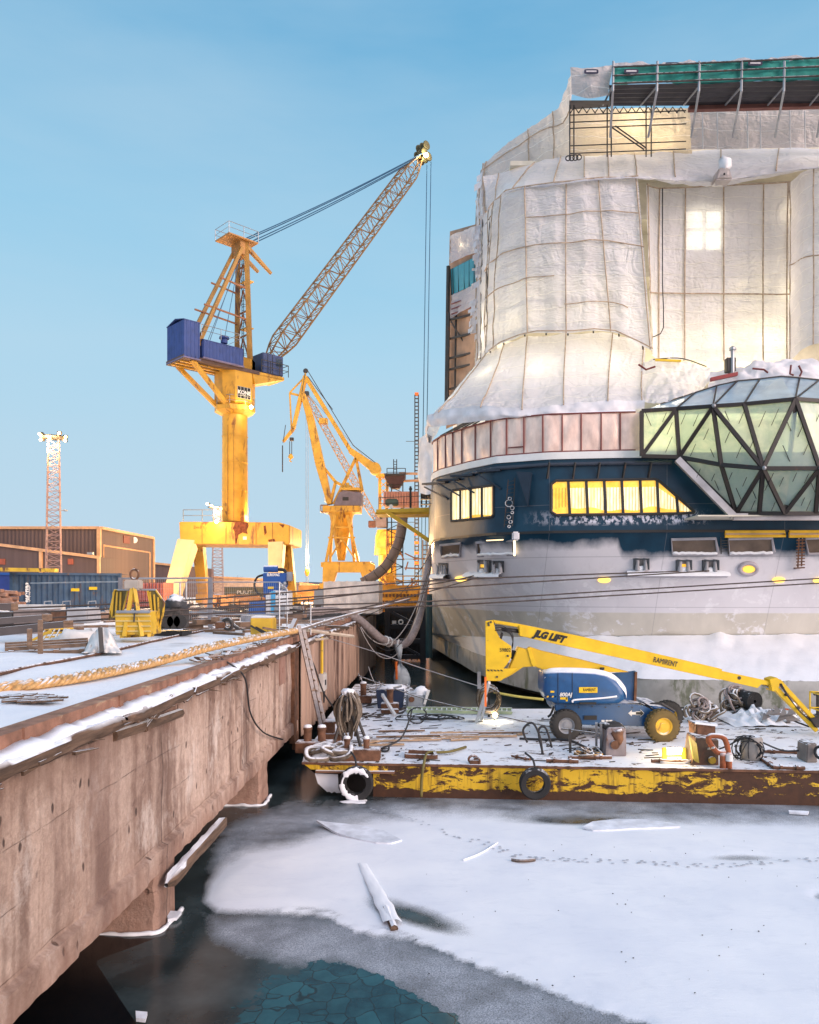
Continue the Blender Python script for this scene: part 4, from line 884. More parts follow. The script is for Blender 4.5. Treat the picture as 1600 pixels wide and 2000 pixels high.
for q in (('C', 'r2'), ('C', 'r3'), ('r0', 'r1'), ('r1', 'r2'), ('r2', 'r3'), ('r3', 'r4'), ('r4', 'r5'), ('r5', 'r6'), ('r6', 'r7'), ('T', 'r4'), ('D', 'r6'), ('D', 'r7'), ('B', 'r1')):
    MB().beam(V[q[0]]+Vector((0, -.02, .02)), V[q[1]]+Vector((0, -.02, .02)), .06, .06).build('roof_bar', black, ship)
for k in ('C', 'I', 'J'): MB().ball(V[k]+Vector((0, -.15, 0)), .1, 8).build('node', galv, ship, smooth=True)
m = MB(); m.beam(V['G']+Vector((-.1, -.1, -.12)), V['K']+Vector((-.15, -.1, -.12)), .3, .22, up=(0, 1, 0)).beam(V['K']+Vector((-.15, -.1, -.16)), V['M']+Vector((0, -.1, -.16)), .3, .22, up=(0, 1, 0)); m.build('bay_sill', mat('brushed_sill', (.45, .42, .42), .4, .5, snow=.5), ship)
# inside of bay: back wall and floor
cream = mat('inner_cream_panels', (.62, .58, .48), .8, var=.15)
MB().bx(8.5, 30, 37.6, 37.9, 8.6, 15.0).build('bay_back_wall', mat('bay_interior', (.62, .60, .48), .8, var=.3, scl=1.2), ship)
MB().bx(11.6, 22, 33.9, 37.6, 9.0, 9.06).build('bay_floor', cream, ship)
for x_, z_, e_ in ((10.4, 12.2, 150), (12.6, 10.6, 420), (13.4, 12.4, 70), (15.3, 10.2, 420), (17.8, 10.2, 300), (18, 13, 60)): lampobj('bay_lamp', (x_, 36.3, z_), (1, .88, .45), e_, .35)
# superstructure behind the sheeting
MB().bx(3.6, 38, 44.6, 110, 14.0, 28.5).build('superstructure', cream, ship)
MB().bx(5.2, 38, 44.6, 110, 28.5, 30.6).build('superstructure', cream, ship)
MB().bx(7.6, 38, 44.6, 110, 30.6, 33.4).build('superstructure', cream, ship)
MB().bx(4.6, 38, 110, 250, 14.0, 31).build('superstructure', white, ship)
for zz in (17.2, 20.2, 23.2, 26.4, 29.4): MB().bx(4.2, 38, 42.8, 44.58, zz, zz+.25).build('deck_slab', cream, ship)
MB().prism([(x_+.25, y_+.45, 14.05) for x_, y_ in planA[1:]]+[(30, 36.6, 14.05), (38, 50, 14.05), (38, 120, 14.05)], (0, 0, .06)).build('upper_deck', snowm, ship)
MB().bx(1.8, 3.5, 64, 110, 12.2, 22).build('side_wall', white, ship)
# ------------------------------------------------------------------ white sheeting over the superstructure
def tarp_mat(name, dif, trn, ft=.42, clear=.05, seam=1.45):
    m, t, b = NT(name); s = geo(t)
    td = t.nodes.new('ShaderNodeBsdfTranslucent'); tp = t.nodes.new('ShaderNodeBsdfTransparent'); a = t.nodes.new('ShaderNodeMixShader'); c = t.nodes.new('ShaderNodeMixShader')
    k = mth(t, 'FRACT', mth(t, 'MULTIPLY', mth(t, 'ADD', s[2], mth(t, 'MULTIPLY', nz(t, .35, 3), .9)), seam))
    ln = mr(t, mth(t, 'ABSOLUTE', mth(t, 'SUBTRACT', k, .5)), .035, .012)
    col = mix(t, mr(t, nz(t, .45, 6, .6), .3, .7), tuple(x*.80 for x in dif), dif); col = mix(t, mth(t, 'MULTIPLY', ln, .85), col, (.95, .94, .92))
    col = mix(t, mr(t, nz(t, 2, 4, .6), .60, .78, 0, .15), col, tuple(x*.7 for x in dif))
    t.links.new(col, b.inputs['Base Color']); b.inputs['Roughness'].default_value = .33; b.inputs['Specular IOR Level'].default_value = .45
    td.inputs[0].default_value = (*trn, 1)
    a.inputs[0].default_value = ft; t.links.new(b.outputs[0], a.inputs[1]); t.links.new(td.outputs[0], a.inputs[2])
    c.inputs[0].default_value = clear; t.links.new(a.outputs[0], c.inputs[1]); t.links.new(tp.outputs[0], c.inputs[2])
    t.links.new(c.outputs[0], t.nodes['Material Output'].inputs[0])
    h = mth(t, 'ADD', mth(t, 'MULTIPLY', nz(t, .9, 2, .45, stretch=(1, 1, .6), dist=2.4), .9), mth(t, 'MULTIPLY', nz(t, 2.1, 2.5, .45, stretch=(.5, .5, 1.4), dist=3.2), .5)); h = mth(t, 'ADD', h, mth(t, 'MULTIPLY', ln, .12))
    bn = bumpn(t, b, h, .9, .17); t.links.new(bn.outputs[0], td.inputs['Normal']); return m
tarp = tarp_mat('white_sheeting', (.73, .74, .83), (.95, .92, .86), .36, .09)
tarpd = tarp_mat('greyish_sheeting', (.58, .53, .54), (.86, .78, .66), .3, .03)
tarpo = mat('opaque_white_sheeting', (.68, .67, .69), .6, var=.15, bump=.7, bsc=3)
def tarpthing(name, label, rows, nu, nv, fus=(), fvs=(), wr=.06, bulge=.06, mt=None, nb=None, loc=None, v0=0, v1=1, vr=.035):
    g = sheet(rows, nu, nv, wr, .8, bulge, nb or max(1, len(fus)-1))
    mid = g[nv-1][nu//2]; t = thing(name, label, 'tarpaulin', loc or mid)
    MB().grid(g).build('sheet', mt or tarp, t, smooth=True)
    for u in fus: MB().tube(strip(g, u, .07, v0, v1, k=12), vr, 5).build('batten', batm, t)
    for v in fvs: MB().tube(strip_h(g, v, .13), vr, 5).build('batten', batm, t)
    return t, g
skirt_t = [P(905, 745, 47), P(925, 716, 44), P(945, 695, 42.4), P(985, 672, 41), P(1030, 656, 40.2), P(1105, 652, 39.5), P(1195, 650, 39.3), P(1262, 668, 39.3)]
skirt_b = [P(840, 868, 47), P(833, 826, 41.6), P(850, 806, 39.9), P(937, 794, 37.7), P(1020, 799, 36.8), P(1100, 791, 36.5), P(1185, 785, 36.4), P(1258, 784, 36.4)]
skirt_m = [a.lerp(b, .55)+Vector((0, .25, -.1)) for a, b in zip(skirt_t, skirt_b)]
tarpthing('sheeting', 'flared skirt of white plastic sheeting lit from inside, lowest on the ship stern', [skirt_t, skirt_m, skirt_b], 64, 26, (.16, .30, .43, .57, .715, .86, .985), (), .10, .10, nb=7)
sk2 = [[p+Vector((0, -.05, .05)) for p in skirt_b], [p+Vector((-.02, -.12, -.35)) for p in skirt_b], [p+Vector((.05, -.02, -.62+.2*math.sin(i*1.9))) for i, p in enumerate(skirt_b)]]
tarpthing('sheeting_hem', 'loose snowy hem of sheeting gathered along the foot of the flared skirt', sk2, 90, 8, wr=.16, bulge=.08, nb=9, mt=tarpo)
hs = [[P(820, 858, 46), P(832, 848, 45), P(846, 852, 44)], [P(819, 905, 46), P(832, 905, 45), P(844, 905, 44.4)], [P(818, 962, 46), P(830, 966, 45), P(842, 965, 44.6)]]
tarpthing('sheeting_flap', 'narrow white sheet hanging straight down at the left corner of the ship', hs, 16, 22, wr=.10, bulge=0, mt=tarpo)
mt_t = [P(931, 452, 49), P(951, 410, 43.2), P(975, 381, 40.4), P(1025, 365, 38.9), P(1105, 356, 38.2), P(1170, 348, 38), P(1246, 345, 38)]
mt_b = [P(932, 705, 46.5), P(943, 700, 43), P(960, 681, 41), P(1030, 652, 39.2), P(1105, 650, 38.4), P(1195, 647, 38.2), P(1274, 685, 38.2)]
mt_m = [a.lerp(b, .5)+Vector((-.05, -.15, 0)) for a, b in zip(mt_t, mt_b)]
t_, gm = tarpthing('sheeting', 'great bulging rounded sheet of white plastic with wooden battens, left of the recess', [mt_t, mt_m, mt_b], 80, 46, (.0, .08, .17, .25, .33, .5, .667, .83, .985), (0.0, .42, .985), .10, .12, nb=8)
for fv, a, b_ in ((.62, .2, .62), (.78, .66, .9), (.25, .5, .98)): MB().tube(strip_h(gm, fv, .13, a, b_), .03, 5).build('batten', batm, t_)
rt = [P(944, 345, 44), P(1045, 316, 42.5), P(1110, 305, 42), P(1170, 301, 42), P(1240, 297, 42), P(1400, 291, 42), P(1600, 287, 42), P(1760, 284, 42)]
rb = [P(952, 408, 43.1), P(1000, 371, 39.6), P(1105, 355, 38.1), P(1170, 347, 37.9), P(1246, 344, 37.9), P(1400, 352, 38.6), P(1590, 325, 38.4), P(1740, 320, 38)]
rf1 = [p.copy() for p in rb]; rf2 = [P(952, 412, 43.2), P(1000, 375, 39.6), P(1105, 360, 38.1), P(1170, 352, 37.9), P(1248, 350, 38.0), P(1400, 366, 40.2), P(1590, 332, 38.6), P(1740, 326, 38)]
tarpthing('sheeting_roof', 'sloping white sheeting roof with short battens above the bulging sheet', [rt, [a.lerp(b, .5)+Z*.08 for a, b in zip(rt, rb)], rb, rf2], 100, 16, (.05, .14, .25, .36, .47, .57, .645, .72, .80, .88), (), .09, .07, nb=11, v1=.62, mt=tarp)
pn = [[P(1262, 360, 39.2), P(1292, 368, 40.6), P(1400, 363, 41), P(1543, 356, 41)], [P(1268, 530, 39.4), P(1290, 530, 40.9), P(1400, 530, 41.2), P(1541, 530, 41.2)], [P(1276, 690, 39.6), P(1290, 700, 40.8), P(1400, 704, 41), P(1541, 708, 41)]]
t_, gp = tarpthing('sheeting', 'tall flat recessed sheet of white plastic with a bright floodlit square behind it', pn, 60, 40, (.10, .32, .50, .70, .86, .98), (0.01, .62), .035, .05, nb=5, vr=.04)
MB().tube([P(1294, 368, 40.4), P(1294, 560, 40.4), P(1296, 600, 40.2), P(1296, 640, 40.1), P(1290, 652, 40), P(1276, 658, 39.4)], .03, 5).build('dangling_cable', cablem, smooth=True, label='black cable dangling down the flat recessed sheet', cat='cable')
rg = [[P(1542, 357, 41), P(1590, 327, 38.6), P(1720, 320, 38)], [P(1541, 520, 41.2), P(1590, 500, 38.6), P(1720, 500, 38)], [P(1540, 706, 41), P(1590, 672, 38.6), P(1720, 665, 38)]]
tarpthing('sheeting', 'slanting side sheet of white plastic at the right edge, warm glow at its inner fold', rg, 30, 34, (.02, .48, .75), (.5,), .07, .06, nb=3)
# crumpled covers above the glass bay
cv = [[P(1250, 712, 38.6), P(1290, 706, 38.2), P(1340, 712, 38), P(1386, 722, 38)], [P(1256, 745, 37.9), P(1300, 742, 37.3), P(1340, 745, 37.2), P(1384, 745, 37.6)], [P(1252, 786, 36.8), P(1290, 788, 36.6), P(1330, 778, 36.8), P(1372, 768, 37.4)]]
tarpthing('cover', 'crumpled lit cover sheet with torn corner beside the skirt', cv, 44, 26, wr=.34, bulge=0, mt=tarp)
cv = [[P(1384, 735, 39.5), P(1440, 718, 39), P(1490, 708, 38.6), P(1560, 706, 38.6), P(1700, 700, 38.6)], [P(1384, 752, 38.4), P(1440, 738, 38), P(1490, 726, 37.8), P(1560, 724, 37.8), P(1700, 722, 37.8)], [P(1380, 766, 37.4), P(1440, 750, 37.2), P(1490, 744, 37.2), P(1560, 740, 37.2), P(1700, 748, 37.2)]]
tarpthing('cover', 'crumpled white cover sheets heaped above the roof glass', cv, 60, 18, wr=.28, bulge=0, mt=tarpo)
MB().add([P(1388, 738, 37.3), P(1440, 727, 37.3), P(1440, 734, 37.3), P(1388, 745, 37.3)], [(0, 1, 2, 3)]).build('red_beam', mat('red_beam', (.25, .03, .03), .6), solid=.2, label='dark red beam lying behind the roof glass', cat='beam')
ch = thing('vent_pipe', 'short grey vent pipe with box standing behind the roof glass', 'vent', P(1428, 735, 38))
MB().tube([P(1431, 735, 37.8), P(1431, 682, 37.8)], .09, 10).build('pipe', galv, ch); MB().lathe(P(1431, 684, 37.8), [(.16, 0), (.16, .12), (.05, .2)], 10).build('cowl', galv, ch); MB().box(P(1426, 714, 38), (.45, .4, .7)).build('box', steelb, ch, bevel=.03)
m = MB(); m.tube(cr([P(1276, 702, 38), P(1330, 700, 38), P(1380, 716, 38)], 12), .03, 5); m.build('dangling_cable', cablem, label='thin cable looping over the crumpled lit cover', cat='cable')
MB().beam(P(1280, 703, 37.6), P(1330, 705, 37.6), .12, .1).build('yellow_bar', yelclean, label='short yellow bar lying over the crumpled covers', cat='bar')
for pts in ([(1470, 720), (1492, 722), (1500, 728)], [(1545, 713), (1543, 730), (1550, 733)], [(1560, 714), (1566, 726), (1562, 735)], [(1247, 712), (1262, 722), (1280, 716)]):
    MB().tube([P(x_, y_, 37.1) for x_, y_ in pts], .05, 5).build('red_strap', redf, label='dark red strap tying down the white covers', cat='strap', group='red straps on the covers')
# upper rear tents on the left silhouette
ut = [[P(946, 318, 46.5), P(1000, 276, 45), P(1060, 232, 43), P(1092, 205, 42), P(1112, 150, 41), P(1114, 133, 40.5)], [P(942, 345, 46.5), P(1000, 300, 44.6), P(1060, 268, 43), P(1095, 262, 42.2), P(1113, 240, 41.4), P(1116, 230, 41.2)], [P(944, 420, 46.6), P(1000, 345, 44.6), P(1060, 325, 43.4), P(1100, 318, 42.8), P(1116, 315, 42.4), P(1120, 313, 42.4)]]
tarpthing('sheeting', 'ragged grey-white sheet sloping up to the topmost scaffold at the left', ut, 50, 24, (.02, .3, .5), (.36,), .16, .05, mt=tarpd, nb=4)
lt_ = [[P(938, 335, 47), P(944, 320, 46.6), P(946, 318, 46.5)], [P(930, 430, 47.5), P(936, 425, 47), P(950, 420, 46.5)], [P(929, 560, 47.8), P(936, 560, 47.4), P(945, 560, 46.5)], [P(927, 745, 48), P(935, 745, 47.4), P(945, 745, 46.5)]]
tarpthing('sheeting', 'narrow ragged strip of sheeting running down the ship edge left of the bulging sheet', lt_, 12, 50, (.1, .5), (), .16, 0, mt=tarp)
isc = thing('inner_scaffold', 'steel tube scaffold showing faintly through the white sheeting', 'scaffold', (6, 40, 14))
m = MB()
for x_ in np.arange(1294, 1545, 42): m.tube([P(x_, 370, 41.45), P(x_, 704, 41.75)], .04, 4)
for y_ in range(400, 705, 48): m.tube([P(1285, y_, 41.5), P(1543, y_-3, 41.6)], .04, 4)
for k_ in range(4): m.tube([P(1294+k_*60, 690-k_*20, 41.7), P(1340+k_*60, 600-k_*20, 41.7)], .04, 4)
for u_ in np.linspace(.12, .96, 10): m.tube(strip(gm, u_, -.35, k=10), .04, 4)
for v_ in np.linspace(.1, .92, 6): m.tube(strip_h(gm, v_, -.35, .1, .98), .04, 4)
m.build('tube', steelb, isc)
sb_ = thing('side_scaffold', 'tall balcony block on the ship side with teal window above brown scaffold decks', 'scaffold', P(900, 760, 56))
YB_ = 58
MB().prism([P(879, 452, YB_+.8), P(936, 436, YB_-4), P(936, 800, YB_-4), P(872, 830, YB_+.8)], (0, 1.5, 0)).build('back_wall', mat('orange_brown_backing', (.34, .22, .15), .8, var=.3, scl=.8), sb_)
g = sheet([[P(878, 462, YB_), P(900, 452, YB_-2), P(934, 440, YB_-5)], [P(880, 515, YB_), P(905, 502, YB_-2), P(934, 492, YB_-5)]], 14, 10, .14); MB().grid(g).build('sheet', tarp, sb_, smooth=True)
MB().grid([[P(880, 526, YB_), P(934, 499, YB_-5)], [P(882, 576, YB_), P(934, 553, YB_-5)]]).build('window', mat('teal_glass', (.03, .22, .28), .15, var=.15), sb_)
for f_ in (0, .08, .28, .5, .68, .86): MB().beam(P(881+54*f_, 526-27*f_, YB_-5*f_-.05), P(882+52*f_, 576-23*f_, YB_-5*f_-.05), .12, .08).build('mullion', black, sb_)
g = sheet([[P(881, 577, YB_), P(934, 552, YB_-5)], [P(879, 622, YB_), P(934, 590, YB_-5)]], 12, 10, .12); MB().grid(g).build('sheet', tarp, sb_, smooth=True)
for y0, y1, mm in ((625, 664, 'brown'), (664, 700, 'ply'), (700, 722, 'brown'), (722, 770, 'ply'), (770, 810, 'brown')):
    MB().grid([[P(879, y0, YB_+1), P(928, y0-12, YB_-2)], [P(877, y1, YB_+1), P(928, y1-6, YB_-2)]]).build('scaffold_bay', mat('bay_'+mm, (.62, .36, .20) if mm == 'ply' else (.17, .09, .06), .8, var=.35, scl=1.5, stretch=(1, 1, 3)), sb_)
m = MB()
for y in (625, 662, 700, 722, 760): m.beam(P(878, y, YB_-.3), P(928, y-12, YB_-3), .14, .14)
for x_ in (877, 891, 905, 926): m.tube([P(x_, 610, YB_-.5), P(x_-2, 790, YB_-.5)], .09, 5)
m.tube([P(881, 628, YB_-.8), P(926, 700, YB_-2)], .07, 5).tube([P(905, 640, YB_-.8), P(926, 690, YB_-2)], .06, 5)
m.tube([P(876, 520, YB_), P(872, 800, YB_)], .16, 5).build('tubes', steel, sb_)
for y0 in (594, 604, 614): MB().beam(P(882, y0, YB_-.6), P(926, y0-16, YB_-3.4), .10, .05).build('toe_board', redf, sb_)
# topmost scaffold with green netting
ts = thing('roof_scaffold', 'dark tube scaffold deck overhanging the top of the ship with green netting', 'scaffold', P(1350, 300, 39))
YN, YF = 36.0, 38.6
net = mat('green_netting', (.015, .20, .17), .8, var=.35, scl=1.5, bump=.4)
g = sheet([[P(1196, 129, YN), P(1350, 123, YN), P(1500, 117, YN), P(1640, 110, YN)], [P(1196, 146, YN), P(1350, 142, YN), P(1500, 136, YN), P(1640, 130, YN)], [P(1198, 166, YN), P(1290, 160, YN+.1), P(1350, 163, YN), P(1500, 158, YN), P(1640, 156, YN)]], 90, 10, .10, 1.4, .05, 6); MB().grid(g).build('netting', net, ts, smooth=True)
g = sheet([[P(1196, 124, YN+.5), P(1290, 121, YN+.5), P(1360, 121, YN+.5), P(1450, 117, YN+.5), P(1540, 112, YN+.5), P(1640, 104, YN+.5)], [P(1196, 132, YN+.1), P(1360, 130, YN+.1), P(1640, 118, YN+.1)]], 70, 6, .15, 1.2); MB().grid(g).build('snowy_cover', tarpd, ts, smooth=True)
soff = mat('dark_corrugated_soffit', (.055, .05, .055), .6, var=.3); rr = [[], []]
for i in range(11):
    f_ = i/10
    rr[0].append(P(1190, 166+(207-166)*f_, YN+(YF-YN)*f_)+Z*(.07 if i % 2 else 0)); rr[1].append(P(1700, 153+(205-153)*f_, YN+(YF-YN)*f_)+Z*(.07 if i % 2 else 0))
MB().grid(rr).build('soffit', soff, ts)
MB().grid([[P(1112, 196, 37), P(1192, 196, 37)], [P(1112, 214, 39), P(1192, 209, 39)]]).build('soffit', soff, ts)
MB().beam(P(1345, 213, 38.6), P(1700, 204, 38.6), .25, .2).build('edge_board', mat('reddish_board', (.30, .13, .10), .8), ts)
g = sheet([[P(1114, 133, 36.6), P(1150, 133, 36.4), P(1198, 127, 36.4)], [P(1116, 160, 36.6), P(1150, 162, 36.3), P(1192, 158, 36.4)], [P(1116, 184, 36.8), P(1150, 192, 36.6), P(1188, 186, 36.6)]], 26, 18, .08); MB().grid(g).build('snowy_cover', tarpd, ts, smooth=True)
for x_, y_, yy in ((1155, 140, 36.2), (1233, 139.5, 35.9), (1313, 126.5, 36.3), (1475, 124, 35.9)):
    lg = MB(); a = P(x_, y_, yy); q = [a+Vector((.34*math.copysign(abs(math.cos(t))**.4, math.cos(t)), 0, .11*math.copysign(abs(math.sin(t))**.5, math.sin(t)))) for t in np.linspace(0, 2*math.pi, 20)[:-1]]; lg.prism(q, (0, -.02, 0)).build('sheeting_print', mat('navy_print', (.03, .03, .06), .8), ts)
    MB().bx(a.x-.24, a.x+.24, a.y-.035, a.y-.025, a.z-.035, a.z+.035).build('print_bar', mat('pale_print', (.5, .48, .5), .8), ts)
g = sheet([[P(1112, 212, 41), P(1200, 212, 41.2), P(1270, 210, 41.2), P(1352, 212, 41)], [P(1112, 306, 41.6), P(1200, 303, 41.8), P(1270, 302, 41.8), P(1352, 300, 41.6)]], 40, 18, .08); MB().grid(g).build('inner_sheet', tarp_mat('warm_lit_sheeting', (.46, .37, .29), (.95, .78, .54), .45, .03), ts, smooth=True)  # sheeting tinted tan to put warm lamp glow into its colour
g = sheet([[P(1348, 215, 39.6), P(1430, 213, 39.4), P(1520, 209, 39.4), P(1700, 205, 39.4)], [P(1350, 292, 40.2), P(1430, 291, 40), P(1520, 289, 40), P(1700, 286, 40)]], 60, 18, .12); MB().grid(g).build('inner_sheet', tarpd, ts, smooth=True)
for x_ in (1372, 1401, 1460, 1485, 1543, 1572): MB().tube([P(x_, 216, 39.1), P(x_+1, 290, 39.7)], .035, 4).build('white_strap', white, ts)
m = MB(); tb = .035
for x_ in (1113, 1121, 1186, 1194, 1262, 1272):
    m.tube([P(x_, 206, 37.6 if x_ % 2 else 38.6), P(x_, 306, 37.6 if x_ % 2 else 38.6)], tb, 5)
for y_ in (222, 236, 248, 282, 297): m.tube([P(1112, y_+3, 37.7), P(1340, y_-6, 37.7)], tb*.8, 5)
m.tube([P(1194, 248, 37.7), P(1258, 292, 37.7)], tb, 5).tube([P(1202, 246, 37.9), P(1262, 289, 37.9)], tb, 5)
for i in range(14):
    a = 1114+i*16; m.tube([P(a, 221, 37.7), P(a+8, 209, 37.7), P(a+16, 220, 37.7)], .03, 4)
m.build('scaffold_tube', steelb, ts)
for x0, x1 in ((1284, 1266), (1366, 1350), (1449, 1431), (1532, 1514), (1612, 1596), (1198, 1192)):
    m = MB(); m.tube([P(x0, 120, YN-.1), P(x0-1, 178, YN-.1), P(x1, 268, 37.8)], .06, 5).tube([P(x0-3, 172, YN), P(x1-14, 205, 38.4)], .05, 5); m.build('strut_tube', galv, ts)
m = MB()
for dy in (2, 19, 34): m.tube([P(1196, 129+dy, YN-.12), P(1640, 109+dy+(4 if dy > 20 else 0), YN-.12)], .045, 5)
m.build('guard_rail', steel, ts)
wb = thing('hoist_cover', 'small snow-capped bundle sticking up on the sheeting roof', 'bundle', P(1415, 330, 38)); MB().prism([P(1397, 350, 38.0), P(1432, 350, 38.0), P(1426, 326, 38.0), P(1405, 326, 38.0)], (0, .8, 0)).build('cover', tarpd, wb, bevel=.08); MB().ball(P(1416, 320, 38.2), .36, 10, (.8, .8, 1), .5).build('snow_cap', snowm, wb, smooth=True); MB().ball(P(1415, 340, 37.9), .06, 6).build('knob', black, wb)
m = MB()
for k in range(4): m.torus(P(1110+k*7, 309-k*.6, 37.5), .12, .03, (.2, 1, .4*k), 12, 5)
m.build('cable_knot', cablem, label='knot of dark cable lying on the sheeting roof edge', cat='cable')
# work lights inside the sheeting (bright patches); two added outside light the side scaffold
for px, py, Y_, e_ in ((1040, 632, 41, 100), (1150, 628, 40.7, 110), (1235, 640, 40.7, 90), (985, 645, 43.6, 90), (955, 640, 44.3, 50), (1060, 735, 39.4, 50), (1165, 690, 41, 40), (1180, 740, 39.3, 55), (960, 740, 41, 45), (880, 785, 41.6, 26), (1320, 730, 39.8, 60), (1290, 764, 39, 45), (1490, 690, 42.4, 270), (1390, 690, 42.6, 120), (1300, 690, 42.4, 60), (1500, 600, 43.4, 60), (1552, 420, 41.6, 60), (1556, 580, 41.6, 70), (1300, 640, 43, 60), (1228, 250, 42.4, 120), (1290, 285, 42.6, 70), (1150, 262, 42.6, 40), (905, 478, 56.5, 60), (903, 700, 51, 170), (903, 640, 52, 90), (1450, 560, 43.8, 60)):
    lampobj('work_lamp', P(px, py, Y_), (1, .87, .62), e_, .5)
m = MB()
for x_ in (1338, 1374, 1410): m.beam(P(x_, 410, 41.5), P(x_, 492, 41.5), .12, .08)
for y_ in (411, 450, 491): m.beam(P(1338, y_, 41.5), P(1410, y_, 41.5), .12, .08)
m.build('window_bars', steelb, ship)
MB().grid([[P(1338, 412, 41.55), P(1410, 412, 41.55)], [P(1338, 490, 41.55), P(1410, 490, 41.55)]]).build('lit_window', emis('floodlit_window', (1, .92, .72), 3.0), ship)

fl = MB()
for i in range(46):
    t_ = random.random(); px = 946-18*t_+random.uniform(-3, 3); py = 330+330*t_+random.uniform(-10, 10); a = P(px, py, 46.4); w_ = random.uniform(.08, .3); l_ = random.uniform(.2, .7)
    fl.grid([[a+Vector((-k*w_*.5+.05*math.sin(k*2+i), .1*math.sin(k+i), -l_*.5*k/3+j*l_*.3)) for j in range(3)] for k in range(4)])
fl.build('torn_edge_strips', tarpo, kind='stuff', label='ragged torn strips of sheeting fluttering along the ship left edge', cat='plastic strips', solid=.01)
# ------------------------------------------------------------------ CRANES
c1 = thing('portal_crane', 'tall yellow portal crane with blue machine houses and long lattice boom', 'crane', (-18.25, 70, QZ))
Y0 = 70.0; X0 = (459-850)*Y0/F; TH = R(45); du = Vector((math.cos(TH), math.sin(TH), 0)); dv = Vector((-math.sin(TH), math.cos(TH), 0))
def U(u, v, z): return Vector((X0, Y0, z))+du*u+dv*v
def zz(py, Y=70.0): return CAMZ+(1150-py)*Y/F
def uy(py, u, v=0): return zz(py, (U(u, v, 0)).y)
def ubox(m, u0, u1, v0, v1, z0, z1): return m.add([U(u, v, z) for z in (z0, z1) for v in (v0, v1) for u in (u0, u1)], [(0, 2, 3, 1), (4, 5, 7, 6), (0, 1, 5, 4), (2, 6, 7, 3), (0, 4, 6, 2), (1, 3, 7, 5)])
# portal
q = [P(350, 1019, 67), P(545, 1020, 67), P(566, 1026, 67), P(566, 1062, 67), P(552, 1064, 67), P(352, 1062, 67)]
MB().prism(q, (0, 6, 0)).build('portal_beam', yel, c1, bevel=.06)
ylit = mat('floodlit_yellow_paint', (.76, .56, .30), .5, rust=(RUST, .72, .8), var=.08)  # crane yellow paled to put floodlight on the legs into the colour
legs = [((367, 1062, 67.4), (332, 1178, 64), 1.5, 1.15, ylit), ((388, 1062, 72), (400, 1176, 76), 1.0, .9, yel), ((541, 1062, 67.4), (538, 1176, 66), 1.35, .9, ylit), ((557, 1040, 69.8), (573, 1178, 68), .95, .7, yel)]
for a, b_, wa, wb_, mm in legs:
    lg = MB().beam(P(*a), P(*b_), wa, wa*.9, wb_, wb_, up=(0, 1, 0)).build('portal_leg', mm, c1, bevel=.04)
    e = P(*b_); MB().box((e.x, e.y, QZ+.75), (1.0, 2.6, .9)).build('bogie', yel, lg, bevel=.06)
    for s_ in (-.8, .8): MB().lathe((e.x-.3, e.y+s_, QZ+.35), [(.34, 0), (.34, .6)], 14, (1, 0, 0)).build('wheel', steelb, lg)
for x_, y0_, y1_ in ((338, 64, 76), (566, 64, 76)): MB().beam(P(x_, 1172, y0_), P(x_+(12 if x_ < 400 else -20), 1171, y1_), .7, .8).build('sill_beam', yel, c1)
m = MB()
for x_ in (395, 441, 500, 532): m.beam(P(x_, 1021, 66.97), P(x_, 1062, 66.97), .05, .03)
m.build('weld_seam', ochre, c1)
rq = [(460, 1019), (484, 1020), (486, 1027), (482, 1036), (484, 1043), (474, 1040), (466, 1044), (462, 1062), (460, 1062), (459, 1040), (455, 1032)]; MB().prism([P(x_, y_, 66.985) for x_, y_ in rq], (0, -.006, 0)).build('rust_patch', mat('bare_rust', (.16, .045, .02), .9, var=.6, scl=4), c1)
for q_ in ([(515, 1028), (519, 1026), (521, 1040), (517, 1046)], [(524, 1054), (536, 1052), (540, 1061), (526, 1061)], [(545, 1024), (556, 1025), (553, 1031)]): MB().prism([P(x_, y_, 66.985) for x_, y_ in q_], (0, -.006, 0)).build('rust_patch', bpy.data.materials['bare_rust'], c1)
m = MB(); rail(m, [P(358, 1018, 67.3), P(432, 1018, 67.3), P(432, 1018, 72)], 1.0, .035); m.build('railing', galv, c1)
lt = [(-1.15, 0)]; MB().lathe((X0, Y0, zz(1020)), [(1.16, 0), (1.12, 9.8)], 28).build('column', yel, c1, smooth=R(40))
m = MB()
for z_ in (12.2, 14.6, 17.2, 19.6): m.lathe((X0, Y0, z_), [(1.15, 0), (1.17, .02), (1.17, .06), (1.15, .08)], 28, cap=False)
m.build('weld_band', yel, c1, smooth=True)
m = MB(); m.tube([(X0-.35, Y0-1.18, 12), (X0-.35, Y0-1.16, 20.5)], .035, 5).tube([(X0+.2, Y0-1.2, 11.8), (X0+.2, Y0-1.18, 20.5)], .02, 5).build('conduit', ochre, c1)
MB().lathe((X0, Y0, zz(813)), [(1.2, 0), (1.85, .35), (1.85, .75), (1.3, .75), (1.3, 1.1)], 8).build('collar_platform', yel, c1)
m = MB(); rail(m, [Vector((X0+1.8*math.cos(a), Y0+1.8*math.sin(a), zz(800))) for a in np.linspace(0, 2*math.pi, 9)], .95, .03); m.build('railing', galv, c1)
hs_ = [(1.75, .75), (.9, 1.6), (-.9, 1.6), (-1.75, .75), (-1.75, -.75), (-.9, -1.6), (.9, -1.6), (1.75, -.75)]
zb_ = zz(794); MB().grid([[U(u*k, v*k, z) for u, v in hs_+hs_[:1]] for k, z in ((.72, zb_-.1), (.95, zb_+.35), (.95, zb_+4.2), (.95, 25.35))]).build('upper_housing', yel, c1)
zp = zz(765, 68.5); m = MB()
